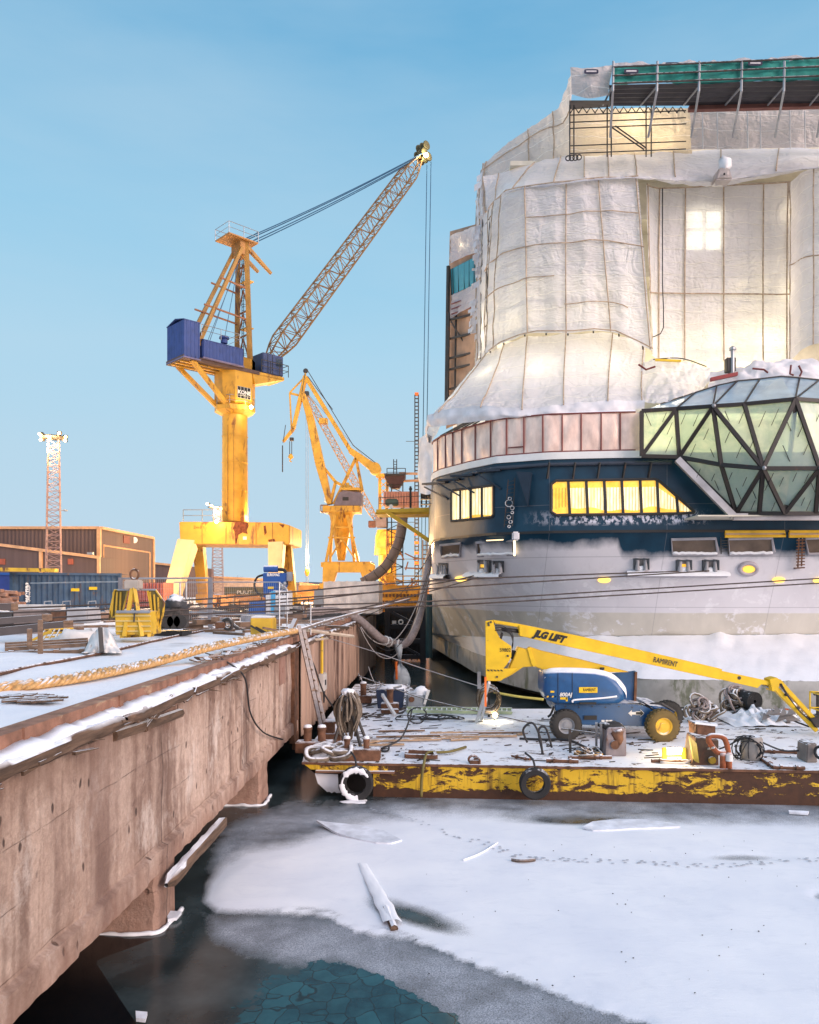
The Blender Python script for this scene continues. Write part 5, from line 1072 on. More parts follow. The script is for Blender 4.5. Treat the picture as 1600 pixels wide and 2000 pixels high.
for c_ in range(4):
    for z0, z1 in ((zp+.16, zp+.5), (zp-.5, zp-.16)): m.add([U(-.62+c_*.33+d_, -1.545, z) for d_, z in ((0, z0), (.29, z0), (.29, z1), (0, z1))], [(0, 1, 2, 3)])
m.build('name_plate', black, c1); MB().add([U(-.64, -1.535, zp-.52), U(.70, -1.535, zp-.52), U(.70, -1.535, zp+.52), U(-.64, -1.535, zp+.52)], [(0, 1, 2, 3)]).build('plate_ground', white, c1)
MB().add([U(-.62, -1.548, zp-.17), U(.68, -1.548, zp-.17), U(.68, -1.548, zp+.17), U(-.62, -1.548, zp+.17)], [(0, 1, 2, 3)]).build('plate_bar', black, c1); text('KONE', 'lettering', white, U(.03, -1.56, zp), du, (0, 0, 1), .46, c1, width=1.28, bold=.02)
text('Zvm 011', 'lettering', mat('dark_brown_paint', (.10, .04, .02), .7), P(389, 1030, 66.97), (1, 0, 0), (0, 0, 1), .36, c1, width=.9)
MB().bx(P(475, 1048, 67).x, P(482, 1048, 67).x, 66.95, 67, zz(1054, 67), zz(1048, 67)).build('notice', white, c1)
# slewing deck
m = MB(); ubox(m, -5.8, 1.6, -1.6, 1.6, 25.3, 25.62); m.build('slewing_deck', mat('deck_underside_brown', (.10, .06, .05), .7), c1)
m = MB()
for v in (-1.3, 1.3): m.beam(U(-4.9, v, 25.35), U(-1.2, v*.6, 22.2), .35, .35)
for v in (-.8, 0, .8): m.beam(U(-5.7, v, 25.25), U(-.5, v, 25.25), .2, .14)
m.build('deck_strut', yel, c1)
for nm, u0, u1, v0, v1, z0, z1, zr in (('machine_house', -5.75, -4.3, -1.6, 1.5, 25.45, 28.55, .35), ('machine_house', -4.05, -.2, -1.8, 1.0, 25.68, 27.15, .35)):
    mh_ = MB()
    for A, B in (((u0, v0), (u1, v0)), ((u1, v0), (u1, v1)), ((u1, v1), (u0, v1)), ((u0, v1), (u0, v0))): corrug(mh_, U(*A, 0), U(*B, 0), z0, z1, .04, .3)
    hb = mh_.build(nm, blu, c1)
    MB().prism([U(u0-.05, v0-.05, z1), U(u1+.05, v0-.05, z1), U(u1+.05, (v0+v1)/2, z1+zr), U(u0-.05, (v0+v1)/2, z1+zr)], (0, 0, .06)).prism([U(u0-.05, (v0+v1)/2, z1+zr), U(u1+.05, (v0+v1)/2, z1+zr), U(u1+.05, v1+.05, z1), U(u0-.05, v1+.05, z1)], (0, 0, .06)).build('roof', blu, hb)
    m = MB(); ubox(m, u0-.06, u1+.06, v0-.06, v1+.06, z0-.1, z0+.02); m.build('skirt', mat('lilac_edge', (.16, .14, .24), .6), hb)
MB().lathe(U(-1.6, -.9, 27.6), [(.3, 0), (.3, .35), (.45, .4), (.4, .6)], 10).build('roof_vent', blu, c1)
m = MB(); rail(m, [U(-4.1, -1.5, 27.6), U(-.4, -1.5, 27.6), U(-.4, .8, 27.6)], .95, .03); m.build('railing', galv, c1)
# A-frame
zt = 37.4
for v in (-1.15, 1.15): MB().beam(U(.9, v, 25.6), U(.75, v*.62, zt), .44, .40, .38, .34).build('mast_leg', ochre, c1)
for v in (-1.2, 1.2): MB().beam(U(-4.3, v, 26.8), U(.3, v*.6, zt-.6), .34, .34, .28, .28).build('back_stay', ochre, c1)
m = MB()
for z_, u_ in ((33.4, -1.9), (30.6, -3.5)):
    for v in (-.85, .85): m.beam(U(u_, v, z_), U(.8, v, z_-.3), .13, .13)
for z_ in (29.0, 31.2, 33.6, 35.4): m.beam(U(.85, -1.0, z_), U(.85, 1.0, z_), .12, .12)
for z_ in (26.8, 29.0, 31.2, 33.6): m.beam(U(.85, -.95, z_), U(.85, .0, z_+2), .1, .1).beam(U(.85, .95, z_), U(.85, .0, z_+2), .1, .1)
m.build('mast_brace', mat('rust_brown_steel', (.26, .11, .05), .7), c1)
m = MB()
for v in (.15, .45): m.tube([U(1.0, v, 27), U(1.0, v, 36.5)], .035, 4)
for i in range(32): m.tube([U(1.0, .15, 27+i*.3), U(1.0, .45, 27+i*.3)], .02, 4)
for i in range(12): m.torus(U(1.15, .3, 27.5+i*.75), .3, .018, (0, 0, 1), 10, 4)
m.build('ladder', steelb, c1)
for z_ in (29.7, 34): m = MB(); ubox(m, .9, 1.6, -.6, .6, z_, z_+.1); m.build('landing', yel, c1)
m = MB()
ubox(m, -1.3, 1.7, -1.2, 1.2, zt, zt+.12); ubox(m, .1, 1.0, -.8, .8, zt-1.2, zt+.05); m.build('top_platform', mat('platform_ochre', (.38, .18, .045), .6), c1)
m = MB(); rail(m, [U(-1.3, -1.2, zt+.1), U(1.7, -1.2, zt+.1), U(1.7, 1.2, zt+.1), U(-1.3, 1.2, zt+.1), U(-1.3, -1.2, zt+.1)], 1.0, .035, 1.2); m.build('railing', galv, c1)
for v, k in ((-.7, 1), (.7, .8)): MB().beam(U(.8, v, zt-.4), U(.8+2.6*k, v, zt-2.0*k-.1), .36, .36, .22, .22).build('buffer_arm', ochre, c1)
# boom
root_, tip = U(3.3, 0, 26.9), U(23.5, 0, 54.5)
m = MB(); lattice(m, root_, tip, 1.75, 1.5, 30, .085, .042, dv, 5, .09); m.build('lattice_boom', mat('boom_ochre', (.20, .105, .03), .6, rust=(RUST, .6, 1)), c1)
bd = (tip-root_).normalized(); m = MB()
for v in (-.6, 0, .6):
    for k, o_ in ((0, Vector((0, 0, .25))), (.5, Vector((0, 0, .75))), (.1, Vector((.4, 0, -.3)))): m.lathe(tip+bd*(.1+k)+dv*(v-.08)+o_, [(.42, 0), (.5, .05), (.5, .14), (.42, .18)], 14, dv)
m.box(tip+bd*.3, (.8, .9, .5)).build('boom_head', mat('sheave_olive', (.10, .085, .03), .6), c1)
for k, (v, o_) in enumerate(((-.5, .5), (-.2, .3), (.2, -.1), (.5, -.4))):
    MB().tube(sag(U(.9, v, zt+.1+o_*.8), tip+dv*v+Z*(.3+o_*.35)-bd*.5, .25, 16), .05, 5).build('pendant_rope', mat('blue_grey_rope', (.02, .08, .16), .5) if k == 0 else bpy.data.materials['blue_grey_rope'], c1)
for x0, y0_, x1, y1_ in ((834, 322, 822, 800), (842, 316, 829, 800)): MB().tube([P(x0, y0_, tip.y+.2), P(x1, y1_+360, tip.y-2)], .045, 4).build('hoist_rope', bpy.data.materials['blue_grey_rope'], c1)
MB().tube([U(.6, .2, zt-1), U(-2.5, .2, 27.6)], .03, 4).tube([U(.6, -.2, zt-1), U(-2.9, -.3, 27.6)], .03, 4).tube([U(.5, 0, zt-1), U(-1.2, 0, 27.6)], .03, 4).build('luffing_rope', bpy.data.materials['blue_grey_rope'], c1)
# operator cab
m = MB(); ubox(m, .9, 4.3, -1.5, 1.1, 25.3, 25.6); m.prism([U(.9, -1.5, 25.35), U(4.3, -1.5, 25.4), U(1.2, -1.5, 24.4)], dv*2.6); m.build('cab_platform', yel, c1)
cb = MB(); ubox(cb, 2.0, 4.2, -1.5, .6, 25.65, 27.5); cbo = cb.build('cab', mat('cab_navy', (.035, .06, .16), .5), c1, bevel=.05); m = MB(); ubox(m, 3.0, 3.04, -1.53, -1.5, 25.65, 27.5); ubox(m, 2.5, 2.54, -1.53, -1.5, 25.65, 27.5); m.build('panel_seam', black, cbo); MB().grid([[U(3.4, -1.53, 26.5), U(4.05, -1.53, 26.5)], [U(3.4, -1.53, 27.2), U(4.05, -1.53, 27.2)]]).build('window', mat('dark_glass', (.03, .05, .08), .1), cbo)
m = MB(); rail(m, [U(1.7, -1.75, 25.6), U(4.6, -1.75, 25.6), U(4.6, .8, 25.6)], 1.1, .035, .9); m.build('railing', steelb, c1)
# crane lamps
def bulb(parent, p, mt, r=.16, pw=0, col=SOD, nm='lamp'):
    b_ = MB().ball(p, r, 10).build(nm, mt, parent, smooth=True)
    if pw: lampobj('lamp_light', Vector(p)+Vector((0, -r-.12, -.05)), col, pw, r)
    return b_
bulb(c1, P(423, 1019, 66.5), lamp_o, .16, 230); bulb(c1, P(491, 795, 68.6), lamp_w, .16, 160, WRM); bulb(c1, tip+Vector((.62, -.6, -.15)), lamp_w, .24, 300, PALE)
lampobj('unseen_yard_lamp', (X0+1, 70, 12.3), SOD, 8000, .5); lampobj('unseen_yard_lamp', (X0-1, 58, 9.5), SOD, 4500, .6)  # sodium lights without fixtures, warming the portal legs and ground

# second crane: level-luffing jib
c2 = thing('jib_crane', 'yellow level-luffing harbour crane with bent double jib, grey cab and round counterweight', 'crane', P(668, 1195, 125))
K2 = 125.0
def b2(nm, a, b_, wa, wb_, d=None, mm=yel, Y=K2, par=None):
    return pbeam(MB(), a, b_, wa, wb_, Y, d).build(nm, mm, par or c2, bevel=.05)
q = [(631, 1098), (722, 1098), (731, 1103), (731, 1140), (712, 1140), (704, 1118), (657, 1118), (650, 1140), (630, 1140)]
MB().prism([P(x_, y_, K2-3.5) for x_, y_ in q], (0, 1.2, 0)).build('portal', yel, c2); MB().prism([P(x_+1, y_-1, K2+2.5) for x_, y_ in q], (0, 1.2, 0)).build('portal', yel, c2)
MB().bx(P(631, 0, K2).x, P(729, 0, K2).x, K2-2.3, K2+2.4, zz(1108, K2), zz(1099, K2)).build('portal_deck', yel, c2)
for x_ in (638, 722):
    for yy in (-3, 3): MB().bx(P(x_-8, 0, K2).x, P(x_+8, 0, K2).x, K2+yy-.6, K2+yy+.6, QZ, zz(1140, K2)).build('portal_foot', yel, c2)
a = P(667, 1095, K2); MB().lathe(a, [(.55, 0), (1.9, (1095-1008)*K2/F), (2.2, (1095-1003)*K2/F)], 18).build('pivot_cone', yel, c2, smooth=R(40))
for x0, x1, yy in ((655, 637, -3), (678, 700, -3), (650, 645, 3), (684, 692, 3)): b2('tower_leg', (x0, 1006), (x1, 1097), 6, 5, Y=K2+yy*.8)
m = MB()
for a, b_ in (((641, 1050), (694, 1050)), ((643, 1093), (668, 1052)), ((694, 1093), (668, 1052)), ((646, 1030), (690, 1030))): pbeam(m, a, b_, 3, 3, K2-2.2)
m.build('tower_brace', yel, c2)
MB().lathe(P(667, 1003, K2), [(2.3, 0), (2.3, .35)], 20).build('turntable', yel, c2); MB().bx(P(634, 0, K2).x, P(705, 0, K2).x, K2-2, K2+2, zz(1002, K2), zz(990, K2)).build('slewing_base', yel, c2, bevel=.08)
q = [(651, 988), (706, 988), (706, 962), (672, 957), (662, 962)]; cbo = MB().prism([P(x_, y_, K2-1.7) for x_, y_ in q], (0, 3.4, 0)).build('machine_house', mat('grey_house', (.17, .14, .17), .6, snow=.5), c2, bevel=.08)
MB().bx(P(669, 0, K2-1.8).x, P(681, 0, K2-1.8).x, K2-1.76, K2-1.72, zz(980, K2), zz(973, K2)).build('window', black, cbo); MB().bx(P(666, 0, K2).x, P(705, 0, K2).x, K2-1.9, K2+1.9, zz(960, K2), zz(955, K2)).build('roof', yel, cbo)
MB().lathe(P(679, 955, K2), [(1.0, 0), (.8, .5), (.3, .7), (.3, 1)], 12).build('roof_drum', yel, c2)
cbo = MB().box(P(634, 994, K2-1), (1.3, 1.4, 1.3)).build('cab', mat('brown_cab', (.20, .11, .09), .5), c2, bevel=.12); MB().box(P(630, 993, K2-1.75), (.6, .1, .8)).build('window', mat('cab_window', (.3, .4, .5), .1), cbo)
b2('main_jib', (645, 985), (625, 905), 10, 17, 1.5); b2('main_jib', (625, 905), (606, 815), 17, 14, 1.4); b2('main_jib', (606, 815), (592, 770), 14, 9, 1.1); MB().box(P(640, 976, K2), (.9, 1.3, .8)).build('jib_hinge', white, c2)
b2('fly_jib', (597, 735), (573, 838), 8, 6, 1.0); b2('fly_jib', (573, 838), (553, 863), 6, 4, .8)
b2('fly_strut', (594, 738), (566, 767), 3, 3); b2('fly_strut', (566, 767), (570, 845), 3, 3); b2('fly_strut', (567, 768), (583, 772), 4, 4)
b2('tie_bar', (598, 738), (686, 882), 8, 8, .8); b2('counter_lever', (684, 880), (730, 914), 10, 17, 1.5)
MB().lathe(P(732, 914, K2-1), [(.95, 0), (.95, 2)], 20, (0, 1, 0)).build('counterweight', yel, c2)
for a, b_ in (((652, 985), (695, 895)), ((708, 960), (695, 892)), ((645, 985), (656, 940)), ((656, 942), (632, 912)), ((656, 942), (667, 947))): b2('frame_leg', a, b_, 6, 5, .7)
MB().lathe(P(597, 724, K2-.2), [(.3, 0), (.42, .1), (.3, .2)], 14, (0, 1, 0)).build('sheave', steelb, c2); b2('sheave_post', (596, 738), (597, 722), 4, 3)
m = MB()
for p_ in (((600, 722), (690, 870)), ((690, 870), (735, 905)), ((601, 735), (650, 800)), ((596, 730), (590, 765)), ((553, 865), (558, 830)), ((566, 862), (566, 888)), ((570, 862), (570, 888)), ((552, 870), (552, 922))): m.tube([P(*p_[0], K2-.8), P(*p_[1], K2-.8)], .06 if p_[0] != (552, 870) else .09, 4)
m.build('rope', steelb, c2); MB().lathe(P(568, 897, K2-.8), [(.1, 0), (.45, .3), (.3, .7), (.1, .9)], 10).tube(cr([P(568, 896, K2-.8), P(566, 900, K2-.8), P(570, 902, K2-.8)], 6), .1, 5).build('hook_block', yel, c2); MB().box(P(570, 858, K2-.5), (.6, .6, .5)).build('jib_tip', steelb, c2)

# third crane: lattice jib behind
c3 = thing('pillar_crane', 'distant yellow pillar crane with thin lattice jib leaning left behind the jib crane', 'crane', P(755, 1190, 150)); K3 = 150.0
MB().lathe(P(757, 1190, K3), [(1.75, 0), (1.75, 10.5), (2.6, 10.6), (2.6, 11.0), (2.4, 12.5), (2.4, 14), (2.0, 15.5)], 20).build('pillar', yel, c3, smooth=R(30))
q = [(736, 1070), (758, 1070), (758, 1035), (744, 1040), (737, 1055)]; MB().prism([P(x_, y_, K3-2.6) for x_, y_ in q], (0, 4, 0)).build('hood', yel, c3, bevel=.1)
cbo = MB().bx(P(735, 0, K3).x, P(757, 0, K3).x, K3-2, K3+2, zz(1030, K3), zz(1008, K3)).build('machine_house', bpy.data.materials['grey_house'], c3, bevel=.1); MB().bx(P(742, 0, K3-2).x, P(747, 0, K3-2).x, K3-2.08, K3-2.02, zz(1016, K3), zz(1011, K3)).build('window', black, cbo)
MB().box(P(727, 1024, K3-1), (1.4, 1.4, 1.3)).build('cab', mat('rust_cab', (.12, .05, .04), .5), c3, bevel=.1)
for x0, x1 in ((742, 742), (755, 757)): MB().beam(P(x0, 1010, K3), P(x1, 930, K3), .55, .5).build('mast_leg', yel, c3)
m = MB()
for i in range(6): m.beam(P(742, 1005-i*13, K3), P(756, 992-i*13, K3), .14, .14).beam(P(742, 992-i*13, K3), P(756, 1005-i*13, K3), .14, .14)
m.build('mast_brace', yel, c3); MB().bx(P(735, 0, K3).x, P(764, 0, K3).x, K3-1, K3+1, zz(932, K3), zz(926, K3)).build('mast_head', yel, c3)
m = MB(); lattice(m, P(735, 1018, K3), P(600, 772, K3), 1.3, 1.1, 30, .085, .05, (0, 1, 0), 4, .08); m.build('lattice_jib', mat('pale_jib', (.42, .25, .12), .6), c3)
MB().box(P(632, 823, K3), (1.6, 1.5, 1.0)).build('jib_carriage', yel, c3); MB().box(P(599, 769, K3), (.9, 1, .8)).build('jib_head', steelb, c3)
m = MB(); m.tube([P(604, 772, K3), P(745, 930, K3)], .05, 4).tube([P(598, 776, K3), P(598, 1150, K3)], .05, 4).tube([P(602, 776, K3), P(602, 1150, K3)], .05, 4).build('rope', galv, c3); MB().ball(P(600, 1117, K3), .6, 8, (.8, .8, 1.5)).build('hook_block', yel, c3)

# hoist mast, scaffold tower, orange cabin, bracket platform at the ship
hm = thing('hoist_mast', 'thin dark lattice hoist mast rising beside the ship side', 'mast', P(814, 1150, 140)); m = MB()
for x_ in (810.5, 817.5):
    for yy in (140, 140.7): m.tube([P(x_, 1160, yy), P(x_, 771, yy)], .10, 4)
for i in range(52): m.beam(P(810.5, 1156-i*7.4, 140), P(817.5, 1156-i*7.4, 140), .12, .2)
m.build('mast', steelb, hm); MB().box(P(814, 770, 140.3), (.7, .7, .5)).build('mast_cap', orange, hm)
for y in (1060, 1100, 1080, 1043): MB().box(P(814, y, 140.3), (.75, .8, .5)).build('tie_collar', orange, hm)
for y, ln in ((862, 12), (1092, 14), (1020, 10)): MB().tube([P(805-ln, y, 139), P(818, y, 139)], .05, 4).build('stay', steelb, hm)
st = thing('scaffold_tower', 'grey scaffold tower topped by a dark hopper platform beside the ship', 'scaffold', P(775, 1160, 120)); m = MB(); KT = 120
for x_ in (756, 765, 787): 
    for yy in (KT-1, KT+1.5): m.tube([P(x_, 1170, yy), P(x_, 935, yy)], .09, 4)
for i in range(16):
    y = 1165-i*14.5; m.tube([P(756, y, KT-1), P(787, y, KT-1)], .07, 4); m.tube([P(756, y, KT-1), P(787, y-14, KT-1)] if i % 2 else [P(787, y, KT-1), P(756, y-14, KT-1)], .06, 4)
m.build('frame', steelb, st); MB().lathe(P(772, 955, KT), [(.9, 0), (2.2, 1.6), (2.3, 2.2)], 4).build('hopper', mat('dark_hopper', (.06, .025, .03), .6), st); MB().bx(P(754, 0, KT).x, P(792, 0, KT).x, KT-2, KT+2, zz(932, KT), zz(929, KT)).build('platform', steelb, st)
m = MB(); rail(m, [P(756, 930, KT-2), P(792, 930, KT-2), P(792, 930, KT+2)], 1.2, .06); m.tube([P(769, 930, KT), P(769, 897, KT)], .07, 4).tube([P(775, 930, KT), P(775, 897, KT)], .07, 4)
for i in range(6): m.tube([P(769, 927-i*5, KT), P(775, 927-i*5, KT)], .05, 4)
m.build('railing', steelb, st); m = MB(); m.tube([P(780, 925, KT), P(820, 925, KT)], .2, 6).tube([P(780, 940, KT), P(820, 938, KT)], .2, 6).tube([P(765, 955, KT), P(785, 925, KT)], .12, 5).build('discharge_pipe', mat('pale_orange_pipe', (.6, .33, .18), .6), st)
m = MB()
for i in range(22):
    a = P(random.uniform(750, 815), random.uniform(1085, 1160), KT-4+random.random()*3); b_ = a+Vector((random.uniform(-3, 3), 0, random.uniform(-2, 3))); m.tube([a, b_], .10, 4)
o = m.build('scaffold_base', mat('orange_brown_tubes', (.35, .14, .05), .7), st)
oc = thing('orange_container', 'salmon corrugated container standing on the yellow bracket platform', 'container', P(790, 985, 64)); m = MB(); a, b_ = P(749, 985, 64), P(817, 985, 64); corrug(m, a, b_, zz(987, 64), zz(960, 64), .05, .22); m.build('wall', peach, oc)
MB().bx(a.x, b_.x, 64.1, 66, zz(987, 64), zz(960, 64)).build('body', peach, oc)
bp = thing('bracket_platform', 'yellow cantilever platform braced off the ship side', 'platform', P(840, 990, 60)); K4 = 60
MB().prism([P(735, 995, K4-1), P(838, 991, K4-1), P(845, 1000, K4-1), P(735, 1001, K4-1)], (0, 3.5, 0)).build('deck', mat('platform_yellow', (.55, .36, .02), .5, rust=(RUST, .66, .6)), bp); MB().bx(P(735, 0, K4).x, P(843, 0, K4).x, K4-.8, K4+2, zz(1006, K4), zz(1002, K4)).build('beam', bpy.data.materials['platform_yellow'], bp)
MB().beam(P(752, 997, K4-.8), P(838, 1056, K4-.8), .3, .3).build('brace', bpy.data.materials['platform_yellow'], bp); MB().beam(P(841, 1000, K4-.8), P(841, 1060, K4-.8), .3, .3).build('brace', bpy.data.materials['platform_yellow'], bp)
m = MB(); rail(m, [P(740, 995, K4-.9), P(838, 991, K4-.9)], .9, .025); m.build('railing', steelb, bp)
tk = thing('small_tank_cart', 'dark green wheeled tank cart on the yellow bracket platform', 'cart', P(765, 992, K4-.5)); MB().bx(P(754, 0, K4).x, P(778, 0, K4).x, K4-.8, K4+.3, zz(988, K4), zz(976, K4)).build('tank', greenp, tk, bevel=.08); MB().lathe(P(764, 989, K4-.85), [(.16, 0), (.16, .12)], 12, (0, 1, 0)).build('wheel', white, tk)
mb_ = thing('pole_with_lamp', 'black slender pole with round lamp on the yellow bracket platform', 'pole', P(802, 992, K4-.6)); MB().tube([P(802, 992, K4-.6), P(802, 950, K4-.6)], .09, 6).build('pole', black, mb_); MB().ball(P(802, 955, K4-.6), .14, 8).build('head', black, mb_, smooth=True)
cg = thing('corner_gangway', 'dark steel landing stage hung at the corner of the ship under the sheet', 'landing', P(834, 985, 50)); m = MB()
for y in (948, 962, 975, 985): m.tube([P(822, y, 50), P(846, y, 46)], .05, 4)
for x_ in (823, 833, 842): m.tube([P(x_, 944, 50), P(x_, 990, 50)], .05, 4)
m.bx(P(822, 0, 50).x, P(846, 0, 50).x, 46, 52, zz(967, 50), zz(962, 50)).build('frame', steelb, cg)
for y0, y1 in ((1065, 1140),):
    m = MB(); 
    for i in range(9): m.tube([P(826, y0+i*9, 58), P(842, y0+i*9, 58)], .035, 4)
    for x_ in (826, 834, 842): m.tube([P(x_, y0-10, 58), P(x_, y1, 58)], .05, 4)
    m.build('access_stair', mat('orange_stair', (.5, .22, .06), .6), label='orange-lit access stair cage beside the ship corner', cat='stair')
# ducts and hoses
du_ = thing('ventilation_duct', 'fat grey segmented ventilation duct curving down from the bracket platform', 'duct', P(720, 1140, 72))
pts = cr([P(787, 1003, 72), P(785, 1030, 72), P(777, 1065, 72), P(758, 1100, 72), P(735, 1122, 72), P(708, 1138, 72)], 26); MB().tube(pts, .48, 14).build('duct', mat('duct_brown_grey', (.15, .125, .12), .6, var=.25, snow=.3), du_, smooth=True)
for i in range(2, 25, 3): MB().torus(pts[i], .5, .03, pts[i+1]-pts[i-1], 16, 5).build('clamp_ring', steelb, du_)
hz = thing('transfer_hose', 'thick grey hose sagging from the quay edge up to the ship side', 'hose', P(760, 1270, 48))
pts = cr([P(600, 1196, 42), P(650, 1194, 43), P(693, 1205, 44), P(722, 1228, 44.5), P(745, 1248, 45), P(768, 1256, 46), P(790, 1258, 46), P(806, 1240, 46), P(820, 1200, 47), P(832, 1130, 48), P(838, 1095, 49), P(848, 1060, 47)], 70); MB().tube(pts, .24, 12).build('hose', hosem, hz, smooth=True)
for i in (27, 29, 34): MB().torus(pts[i], .26, .05, pts[i+1]-pts[i-1], 14, 5).build('tape_wrap', white, hz)
cl = MB(); rr = []
for i in range(12):
    y = 1258+i*8.2; w_ = 9-5*math.sin(i*.5)+(4 if i > 5 else 0); rr.append([P(778+i*.8+w_*math.cos(k*.9)*.9+2*math.sin(i+k), y, 45.7+.25*math.sin(k*1.9+i)) for k in range(8)])
cl.grid(rr).build('hanging_rag', mat('pale_blue_sheet', (.52, .58, .62), .7, bump=.6), smooth=True, label='torn pale blue sheet hanging from the bottom of the sagging hose', cat='sheet')
MB().tube([P(774, 1292, 45.5), P(775, 1327, 45.5)], .08, 6).build('orange_float', orange, label='short orange rope end hanging under the hose', cat='rope')
for k, (a, b_, s_) in enumerate((((700, 1225, 44), (836, 1120, 47), 2.4), ((704, 1226, 44), (838, 1125, 47), 3.2), ((715, 1230, 44), (842, 1105, 46), 2.8), ((705, 1224, 44), (826, 1150, 46), 2.0), ((690, 1204, 44), (842, 1080, 47), 1.0))):
    MB().tube(sag(P(*a), P(*b_), s_, 20), .022, 5).build('supply_cable', cablel if k % 2 else cablem, smooth=True, label='supply cable sagging between the quay edge and the ship corner beside the grey hose', cat='cable', group='cables beside the transfer hose')
# steel fender frame in the gap
ff = thing('steel_truss', 'black steel truss fender frame wedged between quay end and ship', 'fender', P(790, 1290, 60)); m = MB()
for x_ in (757, 826):
    for yy in (60, 63): m.beam(P(x_, 1187, 60)+Vector((0, yy-60, 0)), Vector((P(x_, 0, 60).x, yy, -.2)), .42, .42)
for y in (1190, 1224, 1252, 1283):
    for yy in (60, 63): m.beam(P(757, y, 60)+Vector((0, yy-60, 0)), P(826, y, 60)+Vector((0, yy-60, 0)), .3, .34)
m.beam(P(760, 1193, 60), P(815, 1222, 60), .24, .24).beam(P(765, 1250, 60), P(820, 1280, 60), .2, .2).beam(P(822, 1226, 60), P(765, 1282, 60), .16, .16)
for k in range(6): m.beam(P(760+k*11, 1187, 60.4), P(760+k*11, 1290, 60.4), .10, .10)
for y in (1190, 1283): m.beam(P(757, y, 60), P(757, y, 60)+Vector((0, 3, 0)), .2, .2)
m.build('truss', mat('black_truss_paint', (.022, .022, .026), .6, snow=.5), ff); MB().bx(P(766, 0, 59.7).x, P(774, 0, 59.7).x, 59.7, 59.75, zz(1218, 60), zz(1212, 60)).build('tag_plate', white, ff); MB().torus(P(783, 1215, 59.7), .16, .06, (0, 1, 0)).build('ring', white, ff)
MB().bx(P(757, 0, 62).x, P(826, 0, 62).x, 62, 62.1, .3, zz(1190, 60)).build('backing_plate', black, ff)
tb_ = MB(); tb_.tube([P(838, 1160, 53), P(838, 1285, 53)], .24, 10); tb_.build('fender_pipe', mat('teal_black_pipe', (.02, .06, .07), .4), label='dark teal vertical fender pipe beside the ship corner', cat='pipe')
# ------------------------------------------------------------------ BACKGROUND YARD
ha = thing('industrial_hall', 'large brown clad hall with pale roof trim and a big roller door', 'hall', (-50, 110, QZ)); HY_ = 100.0; xr = P(195, 0, HY_).x
m = MB(); corrug(m, (-130, HY_, 0), (xr, HY_, 0), QZ, zz(1032, HY_), .05, .5); m.build('wall', brick, ha)
YE = 121.0; xe = P(300, 0, YE).x; m = MB(); m.add([(xr, HY_, QZ), (xe, YE, QZ), (xe, YE, zz(1052, YE)), (xr, HY_, zz(1032, HY_))], [(0, 1, 2, 3)]); m.build('wall', brick, ha)
MB().add([(xr, HY_, zz(1032, HY_)), (xe, YE, zz(1052, YE)), (xe-60, YE, zz(1052, YE)), (-130, YE, zz(1045, YE)), (-130, HY_, zz(1032, HY_))], [(0, 1, 2, 3, 4)]).build('roof', mat('hall_roof', (.5, .5, .52), .7, snow=.9), ha)
def on_side(px, py): t = (px-195)/(300-195); Yv = F/(F/HY_+(F/YE-F/HY_)*t); Yv = HY_+(YE-HY_)*((px-850)*HY_-xr*F)/((xe-xr)*F-(px-850)*(YE-HY_)) ; return Vector(((px-850)*Yv/F, Yv-.15, zz(py, Yv)))
m = MB(); m.beam((-130, HY_-.2, zz(1031, HY_)), (xr, HY_-.2, zz(1031, HY_)), .35, .35).beam((xr, HY_-.2, QZ), (xr, HY_-.2, zz(1031, HY_)), .45, .45).beam((xr+.2, HY_, zz(1031, HY_)), (xe, YE, zz(1051, YE)), .35, .35).beam((xe, YE, QZ), (xe, YE-.1, zz(1052, YE)), .4, .4); m.build('trim', trim, ha)
do = MB().add([on_side(203, 1172), on_side(292, 1176), on_side(292, 1079), on_side(203, 1066)], [(0, 1, 2, 3)]).build('roller_door', doorm, ha)
m = MB(); m.tube([on_side(203, 1172), on_side(203, 1065), on_side(293, 1079), on_side(293, 1176)], .14, 4); m.build('door_frame', trim, do)
m = MB()
for k in range(1, 5): m.beam(on_side(203, 1066+k*21)+Vector((0, -.05, 0)), on_side(292, 1079+k*19)+Vector((0, -.05, 0)), .06, .06)
m.build('door_seam', brick, do)
MB().box(on_side(247, 1054), (.3, 2.2, 1.1)).build('sign_panel', mat('dark_red_sign', (.16, .035, .03), .6), ha); MB().lathe(on_side(263, 1055), [(.45, 0), (.45, .15)], 16, (.6, -.8, 0)).build('clock', white, ha)
# lower annexe with sloping roof line
an = thing('hall_annexe', 'low brown annexe with sloping pale roof edge along the big hall', 'annexe', (-60, 97, QZ)); YA = 96.0; xa = P(196, 0, YA).x
MB().prism([(-130, YA, QZ), (xa, YA, QZ), (xa, YA, zz(1089, YA)), P(0, 1064, YA), (-130, YA, zz(1020, YA))], (0, 3.8, 0)).build('wall', brick, an)
m = MB(); m.beam((-130, YA-.2, zz(1020, YA)), P(0, 1064, YA-.2), .35, .35).beam(P(0, 1064, YA-.2), P(196, 1089, YA-.2), .35, .35)
for x_ in (80, 193): m.beam(P(x_, 1170, YA-.2), P(x_, 1065+x_*.127, YA-.2), .35, .3)
m.build('trim', trim, an)
for x_ in (3, 138): MB().box(P(x_, 1097, YA-.1), (.65 if x_ > 9 else .9, .1, .7)).build('vent_panel', mat('rust_red_vent', (.35, .09, .05), .7), an)
MB().box(P(177, 1081, YA-.3), (.7, .4, .3)).build('wall_lamp', galv, an)
